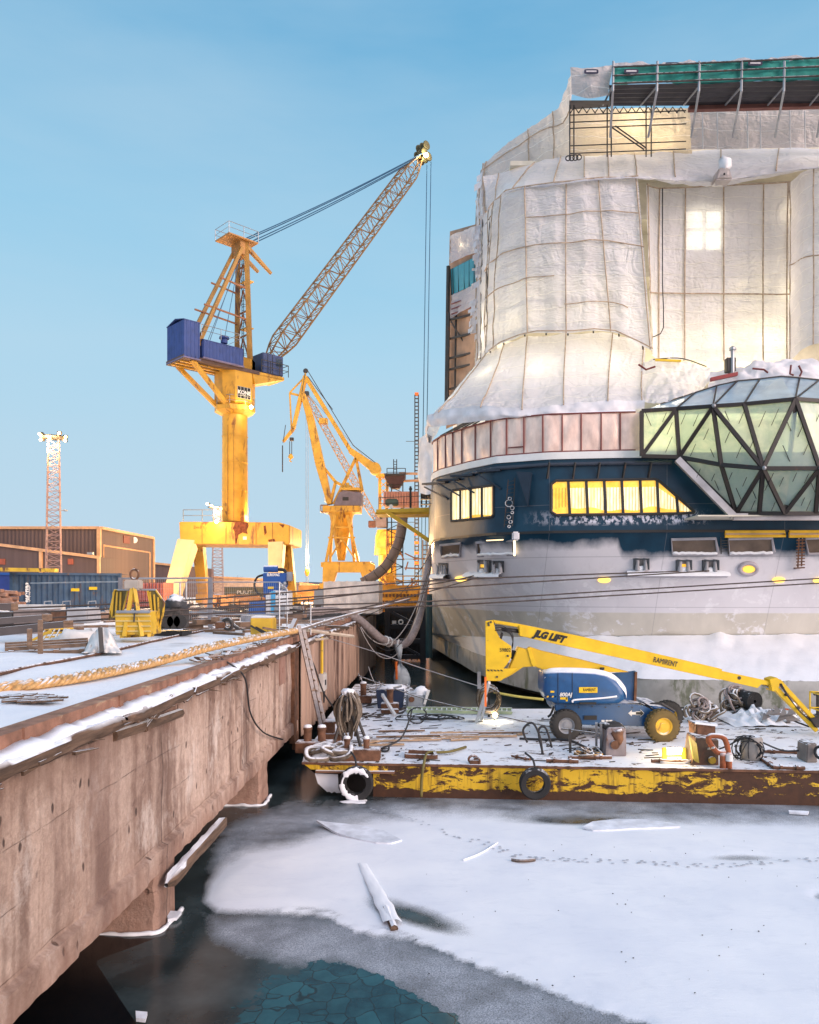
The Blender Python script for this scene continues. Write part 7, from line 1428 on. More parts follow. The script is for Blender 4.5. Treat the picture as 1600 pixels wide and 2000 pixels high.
# ------------------------------------------------------------------ BOOM LIFT on the barge
lf = thing('boom_lift', 'yellow and blue articulated boom lift parked on the snowy barge, boom lowered to the right', 'boom lift', G(1200, 1440, BZ)); YL = 25.0
def l6(x_, y_, dy=0): return P(x_, y_, YL+dy)
tow = [(948, 1213), (963, 1211), (968, 1230), (977, 1247), (999, 1262), (999, 1283), (990, 1298), (983, 1306), (1012, 1305), (978, 1330), (949, 1330)]
MB().prism([l6(x_, y_, .25) for x_, y_ in tow], (0, .06, 0)).build('upright_link', yelclean, lf, bevel=.012); MB().prism([l6(x_, y_, .85) for x_, y_ in tow], (0, .06, 0)).build('upright_link', yelclean, lf, bevel=.012)
ris = [(1003, 1308), (968, 1331), (990, 1318), (1006, 1290), (1012, 1264), (1031, 1270), (1036, 1265), (1060, 1272), (1140, 1290), (1228, 1312), (1110, 1313), (1046, 1303), (1042, 1300), (1022, 1302)]
ris = [(985, 1326), (1002, 1290), (1012, 1264), (1031, 1269), (1036, 1264), (1060, 1272), (1140, 1290), (1230, 1313), (1100, 1313), (1060, 1308), (1044, 1302), (1022, 1303), (1000, 1318)]
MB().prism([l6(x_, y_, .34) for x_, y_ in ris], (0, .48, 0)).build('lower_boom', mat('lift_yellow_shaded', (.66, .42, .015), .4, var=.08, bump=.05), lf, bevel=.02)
MB().prism([l6(x_, y_, .33) for x_, y_ in ((1030, 1266), (1036, 1264), (1048, 1297), (1043, 1303), (1038, 1296))], (0, -.03, 0)).build('rib', yelclean, lf)
MB().prism([l6(x_, y_, .5) for x_, y_ in ((1001, 1270), (1011, 1272), (1009, 1287), (999, 1287))], (0, .2, 0)).build('hinge_box', black, lf)
mb1 = [(963, 1211), (1017, 1219.5), (1130, 1242), (1230, 1265), (1330, 1288), (1411, 1307), (1408, 1328), (1330, 1311), (1180, 1278.5), (1090, 1259), (1050, 1250), (1015, 1242), (1012, 1225), (967, 1218)]
MB().prism([l6(x_, y_, .38) for x_, y_ in mb1], (0, .42, 0)).build('main_boom', yelclean, lf, bevel=.015); MB().prism([l6(x_, y_, .36) for x_, y_ in ((1014, 1221), (1026, 1224), (1036, 1246), (1015, 1242))], (0, -.03, 0)).build('boom_collar', yelclean, lf, bevel=.01)
fly = [(1407, 1310), (1500, 1330), (1507, 1335), (1500, 1338), (1487, 1337), (1480, 1344), (1407, 1327)]; MB().prism([l6(x_, y_, .43) for x_, y_ in fly], (0, .32, 0)).build('fly_section', yelclean, lf, bevel=.012); MB().lathe(l6(1444, 1324, .43), [(.06, -.01), (.06, .02)], 12, (0, 1, 0)).build('pin', steelb, lf)
MB().tube([l6(980, 1229, .5), l6(1015, 1233, .5)], .07, 10).build('lift_cylinder', black, lf, smooth=True); MB().tube([l6(966, 1228, .5), l6(982, 1229, .5)], .04, 8).build('cylinder_rod', galv, lf, smooth=True); MB().beam(l6(981, 1235, .5), l6(978, 1248, .5), .08, .06).build('link_bar', steelb, lf)
kn = [(1503, 1327), (1517, 1323), (1524, 1328), (1522, 1340), (1519, 1351), (1508, 1350)]; MB().prism([l6(x_, y_, .36) for x_, y_ in kn], (0, .46, 0)).build('knuckle', yelclean, lf, bevel=.015)
MB().beam(l6(1519, 1329, .6), l6(1591, 1406, .6), .14, .24, .14, .14, up=(0, 1, 0)).build('jib_arm', yelclean, lf, bevel=.01); MB().beam(l6(1514, 1344, .6), l6(1595, 1427, .6), .16, .2, .14, .1, up=(0, 1, 0)).build('jib_arm', yelclean, lf, bevel=.01)
for a in ((1536, 1357), (1560, 1383)): MB().lathe(l6(*a, .45), [(.05, 0), (.05, .05)], 10, (0, 1, 0)).build('pin', steelb, lf)
MB().tube([l6(1490, 1338, .6), l6(1508, 1345, .6)], .04, 8).build('jib_cylinder', galv, lf, smooth=True); MB().prism([l6(1583, 1404, .4), l6(1605, 1400, .4), l6(1612, 1420, .4), l6(1595, 1422, .4)], (0, .5, 0)).build('platform_bracket', steelb, lf, bevel=.02)
bk = MB(); B0 = l6(1640, 1425, .6)
for z_ in (0, .55, 1.1): bk.tube([B0+Vector((x_, y_, z_)) for x_, y_ in ((-.4, -1.2), (.4, -1.2), (.4, 1.2), (-.4, 1.2))], .03, 5, closed=True)
for x_, y_ in ((-.4, -1.2), (.4, -1.2), (.4, 1.2), (-.4, 1.2)): bk.tube([B0+Vector((x_, y_, 0)), B0+Vector((x_, y_, 1.1))], .03, 5)
bk.build('work_platform', yelclean, lf)
hood = [(1062, 1318), (1067, 1312), (1090, 1310), (1130, 1311), (1165, 1313), (1190, 1319), (1206, 1329), (1219, 1344), (1224, 1356), (1222, 1368), (1210, 1375), (1180, 1376), (1120, 1376), (1085, 1375), (1068, 1368), (1061, 1352)]
def dome(poly, y0, y1, e=.22):
    c = sum((l6(x_, y_, y0) for x_, y_ in poly), Vector())/len(poly); rows = []
    for k, (yy, s_) in enumerate(((y0, .0), (y0, .80), (y0+.03, .93), (y0+.12, .985), (y0+.24, 1), (y1, 1), (y1, .0))): rows.append([c+(l6(x_, y_, y0)-c)*max(s_, .001)+Vector((0, yy-y0, 0)) for x_, y_ in poly+poly[:1]])
    return MB().grid(rows)
ho = dome(hood, -.35, .95).build('engine_hood', blul, lf, smooth=R(50))
snp = [(1064, 1317), (1075, 1309), (1120, 1308), (1165, 1311), (1192, 1318), (1208, 1329), (1221, 1345), (1224, 1356), (1214, 1349), (1198, 1336), (1180, 1327), (1150, 1320), (1120, 1322), (1100, 1318), (1080, 1321)]
rr = []
for k, (dy, s_) in enumerate(((-.30, 0), (-.24, .5), (-.05, .9), (.3, 1), (.8, 1))):
    q = []
    for i in range(60):
        t = i/59; j = t*7; top = cr([l6(x_, y_-1, dy) for x_, y_ in snp[:8]], 60)[i]; q.append(top+Z*(.05 if s_ > .8 else -.02-.13*(1-s_)-(.07*max(0, noise.noise(Vector((i*.35, k, 2))))) ))
    rr.append(q)
MB().grid(rr).build('hood_snow', snowm, ho, smooth=True)
for x_ in (1090, 1118): MB().tube([l6(x_, 1314, -.36), l6(x_, 1374, -.36)], .008, 4).build('panel_seam', black, ho)
MB().tube(cr([l6(1119, 1372, -.37), l6(1122, 1367, -.37), l6(1170, 1364, -.37), l6(1205, 1360, -.36)], 14), .03, 6).build('ledge_snow', snowm, ho, smooth=True); MB().bx(l6(1128, 0).x, l6(1160, 0).x, YL-.38, YL-.35, l6(0, 1375, -.3).z, l6(0, 1371, -.3).z).build('vent_slot', black, ho)
MB().prism([l6(x_, y_, -.37) for x_, y_ in ((1131, 1342), (1167, 1342), (1167, 1353), (1131, 1353))], (0, -.012, 0)).build('yellow_sign', yelclean, lf); text('RAMIRENT', 'lettering', black, l6(1151.5, 1347.7, -.385), (1, 0, 0), (0, 0, 1), .14, lf, width=.40)
text('800AJ', 'lettering', white, l6(1105, 1357, -.365), (1, 0, 0), (0, 0, 1), .17, lf, width=.40, shear=.2, bold=.004)
for x_, y_, w_, h_ in ((1101, 1364, .22, .07), (1107, 1366, .06, .12), (1079, 1351, .12, .06)): MB().box(l6(x_, y_, -.355), (w_, .02, h_)).build('decal', yelclean, lf)
for i in range(5): MB().prism([l6(1064+i*5, 1359, -.33), l6(1067+i*5, 1359, -.33), l6(1065.5+i*5, 1362, -.33), l6(1062.5+i*5, 1362, -.33)], (0, -.02, 0)).build('hazard_stripe', yelclean if i % 2 else black, lf)
MB().prism([l6(x_, y_, 1.0) for x_, y_ in ((1185, 1316), (1240, 1310), (1244, 1312), (1243, 1368), (1215, 1372), (1205, 1330))], (0, .08, 0)).build('counterweight_plate', blul, lf); MB().beam(l6(1242, 1312, .97), l6(1240, 1372, .97), .08, .1).build('plate_edge', rusty, lf); MB().lathe(l6(1176, 1318, .2), [(.05, 0), (.05, .16), (.08, .17), (.08, .24)], 10).build('exhaust', black, lf)
cha = [(1084, 1374), (1130, 1376), (1222, 1374), (1258, 1378), (1284, 1390), (1300, 1402), (1280, 1418), (1266, 1419), (1138, 1416), (1104, 1410), (1084, 1390)]
MB().prism([l6(x_, y_, -.05) for x_, y_ in cha], (0, 2.0, 0)).build('chassis', mat('lift_chassis_blue', (.012, .075, .20), .4, snow=.5, var=.15), lf, bevel=.03)
MB().prism([l6(x_, y_, .0) for x_, y_ in ((1268, 1378), (1300, 1382), (1318, 1392), (1322, 1400), (1300, 1400))], (0, 2.2, 0)).build('fender', bpy.data.materials['lift_chassis_blue'], lf, bevel=.04); MB().tube([l6(1270, 1376, .6), l6(1292, 1374, .6), l6(1318, 1390, .6)], .06, 8).build('hydraulic_pipe', black, lf); MB().tube(cr([l6(1082, 1380, -.1), l6(1076, 1395, -.1), l6(1070, 1400, -.1)], 6), .04, 6).build('hydraulic_pipe', black, lf)
ar = [(1227, 1393), (1234, 1387), (1234, 1390.5), (1242, 1390.5), (1242, 1395.5), (1234, 1395.5), (1234, 1399)]; MB().prism([l6(x_, y_, -.06) for x_, y_ in ar], (0, -.012, 0)).build('white_arrow', white, lf); ar = [(1258, 1393), (1251, 1387), (1251, 1390.5), (1242.3, 1390.5), (1242.3, 1395.5), (1251, 1395.5), (1251, 1399)]; MB().prism([l6(x_, y_, -.06) for x_, y_ in ar], (0, -.012, 0)).build('black_arrow', black, lf)
m = MB(); m.tube([l6(x_, y_, -.065) for x_, y_ in ((1258, 1393), (1251, 1386.5), (1251, 1390), (1242, 1390))], .012, 4).tube([l6(x_, y_, -.065) for x_, y_ in ((1258, 1393), (1251, 1399.5), (1251, 1396), (1242, 1396))], .012, 4).build('arrow_outline', white, lf)
for x_ in (1178, 1186, 1193): MB().box(l6(x_, 1408, -.07), (.10, .02, .06)).build('reflector', white, lf)
for (x_, y_, dy, rr_, mm, rim) in ((1107, 1408, -.35, .49, tread, galv), (1297, 1416, -.62, .515, mat('tyre_dusty', (.12, .085, .03), .9, var=.3), yelw), (1112, 1400, 1.75, .47, tread, galv), (1308, 1404, 1.6, .49, tread, yelw)):
    c = l6(x_, y_, dy); c.z = BZ+rr_-.02; wh = MB().lathe(c+Vector((0, .20, 0)), [(rr_*.98, -.17), (rr_, -.1), (rr_, .1), (rr_*.98, .17)], 36, (0, 1, 0), cap=False)
    for i in range(24):
        a = 2*math.pi*i/24
        for s_ in (-1, 1):
            e = Vector((math.cos(a+s_*.06), 0, math.sin(a+s_*.06))); e2 = Vector((math.cos(a+s_*.06+.13), 0, math.sin(a+s_*.06+.13))); wh.beam(c+Vector((0, .20, 0))+e*rr_, c+Vector((0, .20+s_*.17, 0))+e2*rr_*.985, .075, .05, up=e)
    wo = thing('x', 'x', 'x') if False else wh.build('wheel', mm, lf, smooth=R(30))
    MB().lathe(c+Vector((0, .2, 0)), [(rr_*.52, -.19), (rr_*.62, -.20), (rr_*.93, -.185), (rr_*.99, -.15)], 36, (0, 1, 0), cap=False).build('sidewall', mm, wo, smooth=True)
    MB().lathe(c+Vector((0, .2, 0)), [(.03, -.17), (.10, -.165), (.11, -.10), (rr_*.36, -.09), (rr_*.42, -.17), (rr_*.53, -.205), (rr_*.54, -.15)], 28, (0, 1, 0)).build('rim', rim, wo, smooth=R(40))
    b_ = MB()
    for i in range(8): a = 2*math.pi*i/8; b_.ball(c+Vector((math.cos(a)*rr_*.27, .09, math.sin(a)*rr_*.27)), .025, 6)
    b_.build('wheel_bolt', steelb, wo)
bd_ = l6(1410, 1306)-l6(1018, 1221); bup = Vector((-bd_.z, 0, bd_.x)).normalized()
text('JLG LIFT', 'lettering', black, l6(1073, 1243.5, .365), bd_, bup, .31, lf, width=1.16, bold=.02, shear=.35)
text('RAMIRENT', 'lettering', mat('navy_letter', (.02, .02, .05), .5), l6(1300, 1293.5, .365), bd_, bup, .25, lf, width=.80)
text('59802', 'lettering', black, l6(987, 1270, .24), (1, 0, 0), (0, 0, 1), .17, lf, width=.36)
for i in range(5): MB().prism([l6(951+i*6.5, 1308, .24), l6(954+i*6.5, 1308, .24), l6(957+i*6.5, 1311, .24), l6(954+i*6.5, 1311, .24)], (0, -.01, 0)).build('hazard_stripe', black, lf)
for x_, y_ in ((954, 1217), (959, 1215), (955, 1221), (971, 1322), (992, 1281)): MB().lathe(l6(x_, y_, .24), [(.035, -.03), (.035, .02)], 8, (0, 1, 0)).build('pin', steelb, lf)
MB().beam(l6(948.5, 1322, .2), l6(948.5, 1380, .2), .07, .05).build('orange_strap', orange, lf)
for k in range(4): MB().tube(cr([l6(967, 1222+k*3, .3-.02*k), l6(985+k*3, 1224+k*4, .26), l6(1002, 1240+k*5, .28), l6(1000, 1262+k*2, .35)], 12), .014, 5).build('hydraulic_hose', cablem, lf, smooth=True)
for k in range(3): MB().tube(cr([l6(1522+k*2, 1335, .45), l6(1540+k, 1362, .42), l6(1562, 1388+k, .45), l6(1588, 1412, .5)], 12), .014, 5).build('hydraulic_hose', cablem, lf, smooth=True)
MB().bx(l6(1140, 0).x, l6(1165, 0).x, YL-.09, YL-.05, l6(0, 1405).z, l6(0, 1397).z).build('step_recess', black, lf)
m = MB()
for k in range(6): m.lathe(l6(1105+k*26, 1380+(k % 2)*1.5, -.06), [(.022, -.015), (.022, .01)], 8, (0, 1, 0))
m.build('chassis_bolt', steelb, lf)
MB().grid([[l6(1226+i*4, 1375+max(0, i-7)*2.0, dy)+Z*(.03+.03*noise.noise(Vector((i*.6, dy*2, 3)))) for i in range(16)] for dy in np.linspace(-.08, 1.8, 9)]).build('chassis_snow', snowm, lf, smooth=True)
sup = thing('white_trestle', 'pair of white propping boards leaning under the lift upright', 'trestle', G(940, 1412, BZ)); MB().beam(P(956, 1332, 25.3), G(930, 1412, BZ), .07, .14).build('board', white, sup); MB().beam(P(950, 1365, 25.5), G(940, 1408, BZ), .07, .12).build('board', white, sup); MB().beam(P(936, 1312, 26.5), P(936, 1345, 26.5), .12, .1).build('board', galv, sup)
# ------------------------------------------------------------------ THINGS ON THE BARGE
def D(px, py): return G(px, py, BZ)
rs = thing('cable_stand', 'steel trestle draped with a thick bundle of old ropes and hoses beside the ladder', 'cable stand', D(685, 1450)); Yr = 23.8; m = MB(); T_ = P(680, 1362, Yr)
for x_, dy in ((653, -.5), (709, -.5), (662, .7), (712, .7)): m.beam(T_+Vector((0, dy*.4, 0)), Vector((P(x_, 0, Yr).x, Yr+dy, BZ)), .07, .07)
m.tube([T_+Vector((0, -.4, 0)), T_+Vector((0, .4, 0))], .08, 6).build('trestle', steelb, rs)
for i in range(26):
    a = random.uniform(-.42, .42); b_ = random.uniform(-.42, .42); dy = random.uniform(-.35, .2); top = T_+Vector((random.uniform(-.14, .14), dy, .08+random.random()*.16)); ln = random.uniform(.75, 1.42)
    pts = [top+Vector((a*.35+random.uniform(-.05, .05), -.1, -ln*.95)), top+Vector((a*.75, -.12, -ln*.6)), top+Vector((a*.6, -.1, -ln*.25)), top, top+Vector((b_*.6, -.05, -ln*.25)), top+Vector((b_*.75, -.1, -ln*.65)), top+Vector((b_*.4, -.12, -ln))]
    MB().tube(cr(pts, 26), random.uniform(.025, .042), 5).build('rope_hank', rope_g if i % 3 else mat('tarred_rope', (.10, .07, .045), .9, var=.4, snow=.4) if 'tarred_rope' not in bpy.data.materials else bpy.data.materials['tarred_rope'], rs, smooth=True)
MB().ball(T_+Vector((0, -.1, .16)), .26, 10, (.8, 1, .5), .4).build('snow_cap', snowm, rs, smooth=True)
def bitts(px, py, n, h, r_, label, sp_=.45):
    c = D(px, py); t = thing('bollard', label, 'bollard', c); MB().box(c+Z*.16, (sp_*n+.25, .5, .32)).build('base', rusty, t, bevel=.02)
    for i in range(n): q = c+Vector(((i-(n-1)/2)*sp_, 0, .3)); MB().lathe(q, [(r_, 0), (r_, h), (r_*1.15, h), (r_*1.15, h+.07), (0.01, h+.08)], 14).build('post', rusty, t, smooth=R(40)); MB().lathe(q+Z*(h+.075), [(r_*1.1, 0), (r_*.9, .06), (.02, .08)], 12).build('snow_cap', snowm, t, smooth=True)
bitts(697, 1483, 2, .22, .085, 'rusty double bollard on a box base near the barge bow', .55)
bitts(615, 1468, 2, .36, .12, 'rusty twin mooring posts at the barge corner under the wall', .42); bitts(762, 1388, 1, .5, .13, 'single rusty post beside the dark blue bin'); bitts(710, 1372, 1, .45, .13, 'lone rust-red bollard on the small pontoon left of the bin'); bitts(645, 1450, 1, .3, .16, 'squat rusty bollard between the ladder foot and the rope trestle')
rp = thing('rope_heap', 'heap of thick snow-covered mooring rope at the barge bow', 'rope heap', D(640, 1482)); 
for i in range(9):
    m = MB(); coil(m, D(random.uniform(612, 668), random.uniform(1474, 1486))+Z*(.08+random.random()*.2), random.uniform(.2, .42), 1.4, .075, (random.uniform(-.5, .5), random.uniform(-.6, .2), 1), .35); m.build('rope_loop', rope_g, rp, smooth=True)
rr = []
for i in range(14): rr.append([Vector((x_, D(640, 1478).y+(i-7)*.09, BZ+.30*max(0, 1-((i-7)/7)**2)*max(0, 1-(k/10-1)**2)+.07*noise.noise(Vector((k*.8, i*.8, 2))))) for k, x_ in enumerate(np.linspace(D(605, 1480).x, D(672, 1480).x, 21))])
MB().grid(rr).build('snow_blanket', snowm, rp, smooth=True)
for k in range(12):                                               # planks lying about
    x0, x1, y = ((735, 835, 1441), (722, 862, 1450), (840, 985, 1434), (795, 935, 1439), (860, 1010, 1441), (720, 740, 1453), (905, 1024, 1434), (700, 790, 1458), (880, 935, 1448), (740, 830, 1430), (1010, 1024, 1437), (800, 905, 1445))[k]
    MB().beam(D(x0, y)+Z*.05, D(x1, y-random.uniform(0, 3))+Z*.06, .13, .05).build('plank', woodl if k % 3 else wood, label='pale plank lying flat among the strewn timber on the barge deck', cat='plank', group='planks on the barge deck')
sk_ = thing('waste_bin', 'dark blue open waste bin heaped with snow and scrap on the small pontoon', 'bin', D(757, 1385)); Yq = 31.4; MB().prism([P(738, 1385, Yq), P(786, 1385, Yq), P(790, 1347, Yq), P(734, 1347, Yq)], (0, 1.1, 0)).build('body', mat('bin_navy', (.018, .035, .08), .5, snow=.5), sk_, bevel=.03); MB().ball(P(765, 1346, Yq+.5), .5, 14, (1.2, .8, .35), .6).build('snow_heap', snowm, sk_, smooth=True); MB().beam(P(740, 1345, Yq), P(748, 1334, Yq), .2, .05).beam(P(752, 1348, Yq-.1), P(785, 1340, Yq-.1), .12, .08).build('scrap', galv, sk_)
MB().beam(P(747, 1357, 31), D(772, 1400)+Z*.05, .10, .12).build('white_board', white, label='white board leaning against the dark blue bin', cat='board'); MB().beam(D(745, 1393)+Z*.08, D(778, 1392)+Z*.08, .35, .14).build('rusty_plate', rusty, label='flat rusty plate lying in front of the dark blue bin', cat='plate')
pm_ = thing('pump_set', 'snow-capped grey pump set with white panel right of the dark blue bin', 'pump', D(815, 1383)); MB().box(P(812, 1368, 31.6), (.8, .5, .7)).build('body', mat('pump_grey', (.3, .33, .36), .5, snow=.8), pm_, bevel=.1); MB().ball(P(822, 1352, 31.7), .3, 10, (1, 1, .8), .3).build('snow_cap', snowm, pm_, smooth=True); MB().beam(P(829, 1375, 31.4), P(838, 1348, 31.4), .16, .1).build('panel', white, pm_); MB().lathe(P(804, 1366, 31.3), [(.12, 0), (.12, .2)], 10, (0, 1, 0)).build('flange', rusty, pm_)
gw = thing('aluminium_gangway', 'flat pale green aluminium ladder gangway lying along the far barge edge', 'gangway', D(900, 1395)); m = MB(); a0, a1, b0, b1 = D(795, 1394), D(1000, 1397), D(795, 1388), D(1000, 1390)
m.beam(a0+Z*.1, a1+Z*.1, .08, .12).beam(b0+Z*.1, b1+Z*.1, .08, .12)
for i in range(22): m.beam(a0.lerp(a1, i/21)+Z*.1, b0.lerp(b1, i/21)+Z*.1, .05, .05)
m.build('frame', mat('gangway_green', (.36, .44, .28), .5, snow=.5), gw)
cs = thing('cable_hank', 'round hank of brown hoses hung on a stake beside the lit deck lamp', 'cable hank', D(955, 1400)); Yn = 28.5
for i in range(14): m = MB(); coil(m, P(955+random.uniform(-3, 3), 1362+random.uniform(-3, 6), Yn)+Vector((0, random.uniform(-.2, .2), 0)), random.uniform(.28, .44), 1.1, .03, (random.uniform(-.25, .25), 1, random.uniform(-.2, .2)), .25); m.build('hose_loop', rope_g if i % 2 else bpy.data.materials['tarred_rope'], cs, smooth=True)
MB().beam(P(955, 1335, Yn), D(955, 1400), .09, .09).build('stake', steelb, cs)
def floodlamp(nm, label, p, e_, col, mt_):
    t = thing('deck_lamp', label, 'lamp', (p.x, p.y, BZ)); MB().box(p+Vector((0, .16, 0)), (.3, .12, .24)).build('housing', steelb, t, bevel=.03); MB().tube([p+Vector((0, .16, -.1)), Vector((p.x, p.y+.2, BZ))], .03, 6).build('stand', steelb, t); bulb(t, p+Vector((0, .02, 0)), mt_, .09, e_, col, 'lens')
floodlamp('l', 'small bright lamp standing on the deck beside the hose hank', P(967, 1397, 28.3), 30, PALE, lamp_w)
wl = thing('lit_work_lamp', 'glowing tube work lamp between two short yellow posts on the barge', 'lamp', D(1318, 1488)); Yw = 21.9
for x_ in (1298, 1336): MB().beam(P(x_, 1461, Yw), D(x_, 1487), .14, .12).build('yellow_post', mat('post_yellow', (.55, .38, .03), .5), wl, bevel=.02)
MB().tube([P(1302, 1467, Yw), P(1332, 1467, Yw)], .10, 10).build('tube', emis('work_tube_glow', (1, .74, .30), 14), wl, smooth=True); MB().beam(P(1298, 1476, Yw), P(1336, 1476, Yw), .05, .05).build('cross_bar', yelw, wl); lampobj('tube_light', P(1317, 1466, Yw-.4), WRM, 40, .2); lampobj('tube_light', P(1317, 1452, Yw+.6), WRM, 50, .3)
wn = thing('winch_cabinet', 'rust-streaked grey winch cabinet with two thin posts on the barge deck', 'winch', D(1198, 1478)); Yv = 22.3; MB().prism([P(1182, 1477, Yv), P(1224, 1477, Yv), P(1223, 1425, Yv), P(1219, 1421, Yv), P(1188, 1421, Yv), P(1185, 1426, Yv)], (0, .6, 0)).build('cabinet', mat('streaked_cabinet', (.22, .19, .20), .6, var=.4, scl=3, stretch=(1, 1, .2), rust=(RUST, .56, 3), snow=.6), wn, bevel=.02); MB().ball(P(1206, 1438, Yv), .17, 10, (1, .4, 1.3), .7).build('rust_snow_patch', rusty, wn, smooth=True); MB().lathe(P(1202, 1455, Yv-.05), [(.13, 0), (.13, .06), (.05, .06)], 14, (0, 1, 0)).build('drum_end', rusty, wn); MB().ball(P(1195, 1418, Yv+.3), .4, 12, (1, .6, .35), .5).build('drum_cover', rubber, wn, smooth=True)
for x_ in (1165, 1174): MB().beam(P(x_, 1412, Yv), D(x_, 1468), .07, .07).build('stake', galv, wn)
MB().beam(P(1113, 1424, 22.8), D(1114, 1470), .07, .07).build('stake_post', steelb, label='single short steel stake left of the winch cabinet', cat='stake')
nt_ = thing('net_pile', 'pile of tangled yellowish net and rope at the winch foot', 'net pile', D(1148, 1480))
for i in range(10): m = MB(); coil(m, D(1148+random.uniform(-22, 24), 1478+random.uniform(-5, 5))+Z*(.06+.1*random.random()), random.uniform(.12, .3), 1.3, .03, (random.uniform(-.6, .6), random.uniform(-.6, .2), 1), .5); m.build('rope_loop', (rope_y, rope_g, bpy.data.materials['tarred_rope'])[i % 3], nt_, smooth=True)
for k_, pts in enumerate(([(1030, 1450), (1022, 1425), (1040, 1412), (1055, 1440), (1060, 1478)], [(1062, 1478), (1052, 1428), (1066, 1422), (1078, 1460)])):
    MB().tube(cr([P(x_, y_, 22.6) for x_, y_ in pts], 22), .035, 6).build('standing_cable', cablem, smooth=True, label=('springy black cable loop standing up from the deck', 'narrower black cable loop beside the springy one')[k_], cat='cable')
MB().tube(cr([D(1015, 1446)+Z*.06, D(1060, 1448)+Z*.06, D(1110, 1452)+Z*.1, D(1150, 1466)+Z*.06, D(1180, 1470)+Z*.06], 22), .04, 6).build('deck_cable', cablem, smooth=True, label='black cable snaking over the deck toward the winch cabinet', cat='cable')
cp = thing('bollard_machine', 'rusty capstan housing with bent plate and orange lagged pipes at the barge edge', 'capstan', D(1385, 1500)); Yc2 = 21.2
MB().prism([P(1362, 1442, Yc2+.6), P(1398, 1442, Yc2+.6), P(1398, 1416, Yc2+.6), P(1360, 1414, Yc2+.6)], (0, .7, 0)).build('upper_box', rusty, cp, bevel=.02); MB().prism([P(1358, 1414, Yc2+.55), P(1402, 1419, Yc2+.55), P(1400, 1415, Yc2+1.5), P(1358, 1411, Yc2+1.5)], (0, 0, .05)).build('snowy_lid', snowm, cp); MB().prism([P(1352, 1497, Yc2), P(1404, 1500, Yc2), P(1404, 1445, Yc2), P(1360, 1440, Yc2)], (0, .8, 0)).build('housing', mat('brown_housing', (.085, .055, .035), .7, var=.5, rust=(RUST, .55, 2), snow=.5), cp, bevel=.02)
MB().prism([P(1347, 1438, Yc2-.1), P(1361, 1452, Yc2-.25), P(1366, 1490, Yc2-.1), P(1356, 1486, Yc2)], (-.02, .05, 0)).build('bent_plate', mat('plate_yellow', (.42, .33, .06), .5), cp); lag = mat('orange_lagging', (.30, .09, .035), .9, var=.4, snow=.6, bump=.8)
MB().tube(cr([P(1417, 1470, Yc2-.3), P(1400, 1468, Yc2-.3), P(1386, 1450, Yc2-.3), P(1384, 1441, Yc2-.3), P(1392, 1437, Yc2-.3), P(1412, 1440, Yc2-.3), P(1420, 1455, Yc2-.3), P(1424, 1478, Yc2-.3)], 30), .075, 8).build('lagged_pipe', lag, cp, smooth=True)
for x_ in (1412, 1424): MB().tube([P(x_, 1470, Yc2-.35), P(x_, 1502, Yc2-.35)], .085, 8).build('lagged_pipe', lag, cp, smooth=True)
MB().lathe(P(1424, 1486, Yc2-.4), [(.1, 0), (.1, .18)], 12).build('white_bottle', white, cp); MB().lathe(P(1390, 1484, Yc2-.05), [(.1, 0), (.1, .08)], 10, (0, -1, 0)).build('yellow_cap', yelw, cp); MB().tube(cr([D(1290, 1492)+Z*.05, D(1340, 1493)+Z*.05, D(1370, 1488)+Z*.3, P(1395, 1460, Yc2-.5)], 16), .03, 6).build('feed_cable', cablel, cp, smooth=True)
cn_ = thing('drum_with_wire', 'grey steel drum wrapped in loops of loose black wire on the barge', 'drum', D(1465, 1484)); Yd2 = 21.9; MB().lathe(D(1468, 1483), [(.28, 0), (.29, .1), (.3, .6), (.26, .66), (.02, .67)], 16).build('drum', mat('dusty_drum', (.26, .24, .22), .7, snow=.5, var=.35), cn_, smooth=R(40))
for i in range(9): m = MB(); coil(m, P(1462+random.uniform(-6, 6), 1461+random.uniform(-3, 5), Yd2-.1), random.uniform(.3, .42), 1.0, .016, (random.uniform(-.9, .9), random.uniform(.3, 1), random.uniform(-.2, .4)), .2); m.build('wire_loop', cablem, cn_, smooth=True)
for k_, pts in enumerate(([(1470, 1440), (1500, 1455), (1530, 1466), (1560, 1466)], [(1450, 1440), (1425, 1455), (1405, 1463)])): MB().tube(cr([P(x_, y_, 21.9) for x_, y_ in pts], 14), .025, 5).build('loose_wire', cablem, smooth=True, label=('black wire trailing right from the wire-wrapped drum', 'black wire trailing left from the wire-wrapped drum')[k_], cat='wire')
cb2 = thing('concrete_bollard', 'cracked grey concrete block with rope at the right end of the barge', 'block', D(1590, 1490)); MB().prism([P(1575, 1490, 21.5), P(1597, 1491, 21.5), P(1596, 1451, 21.5), P(1577, 1453, 21.5)], (0, .6, 0)).build('block', mat('cracked_concrete', (.20, .17, .15), .9, var=.4, snow=.5), cb2, bevel=.03); MB().torus(P(1602, 1470, 21.3), .16, .04, (1, .5, 0)).build('rope_loop', cablem, cb2, smooth=True)
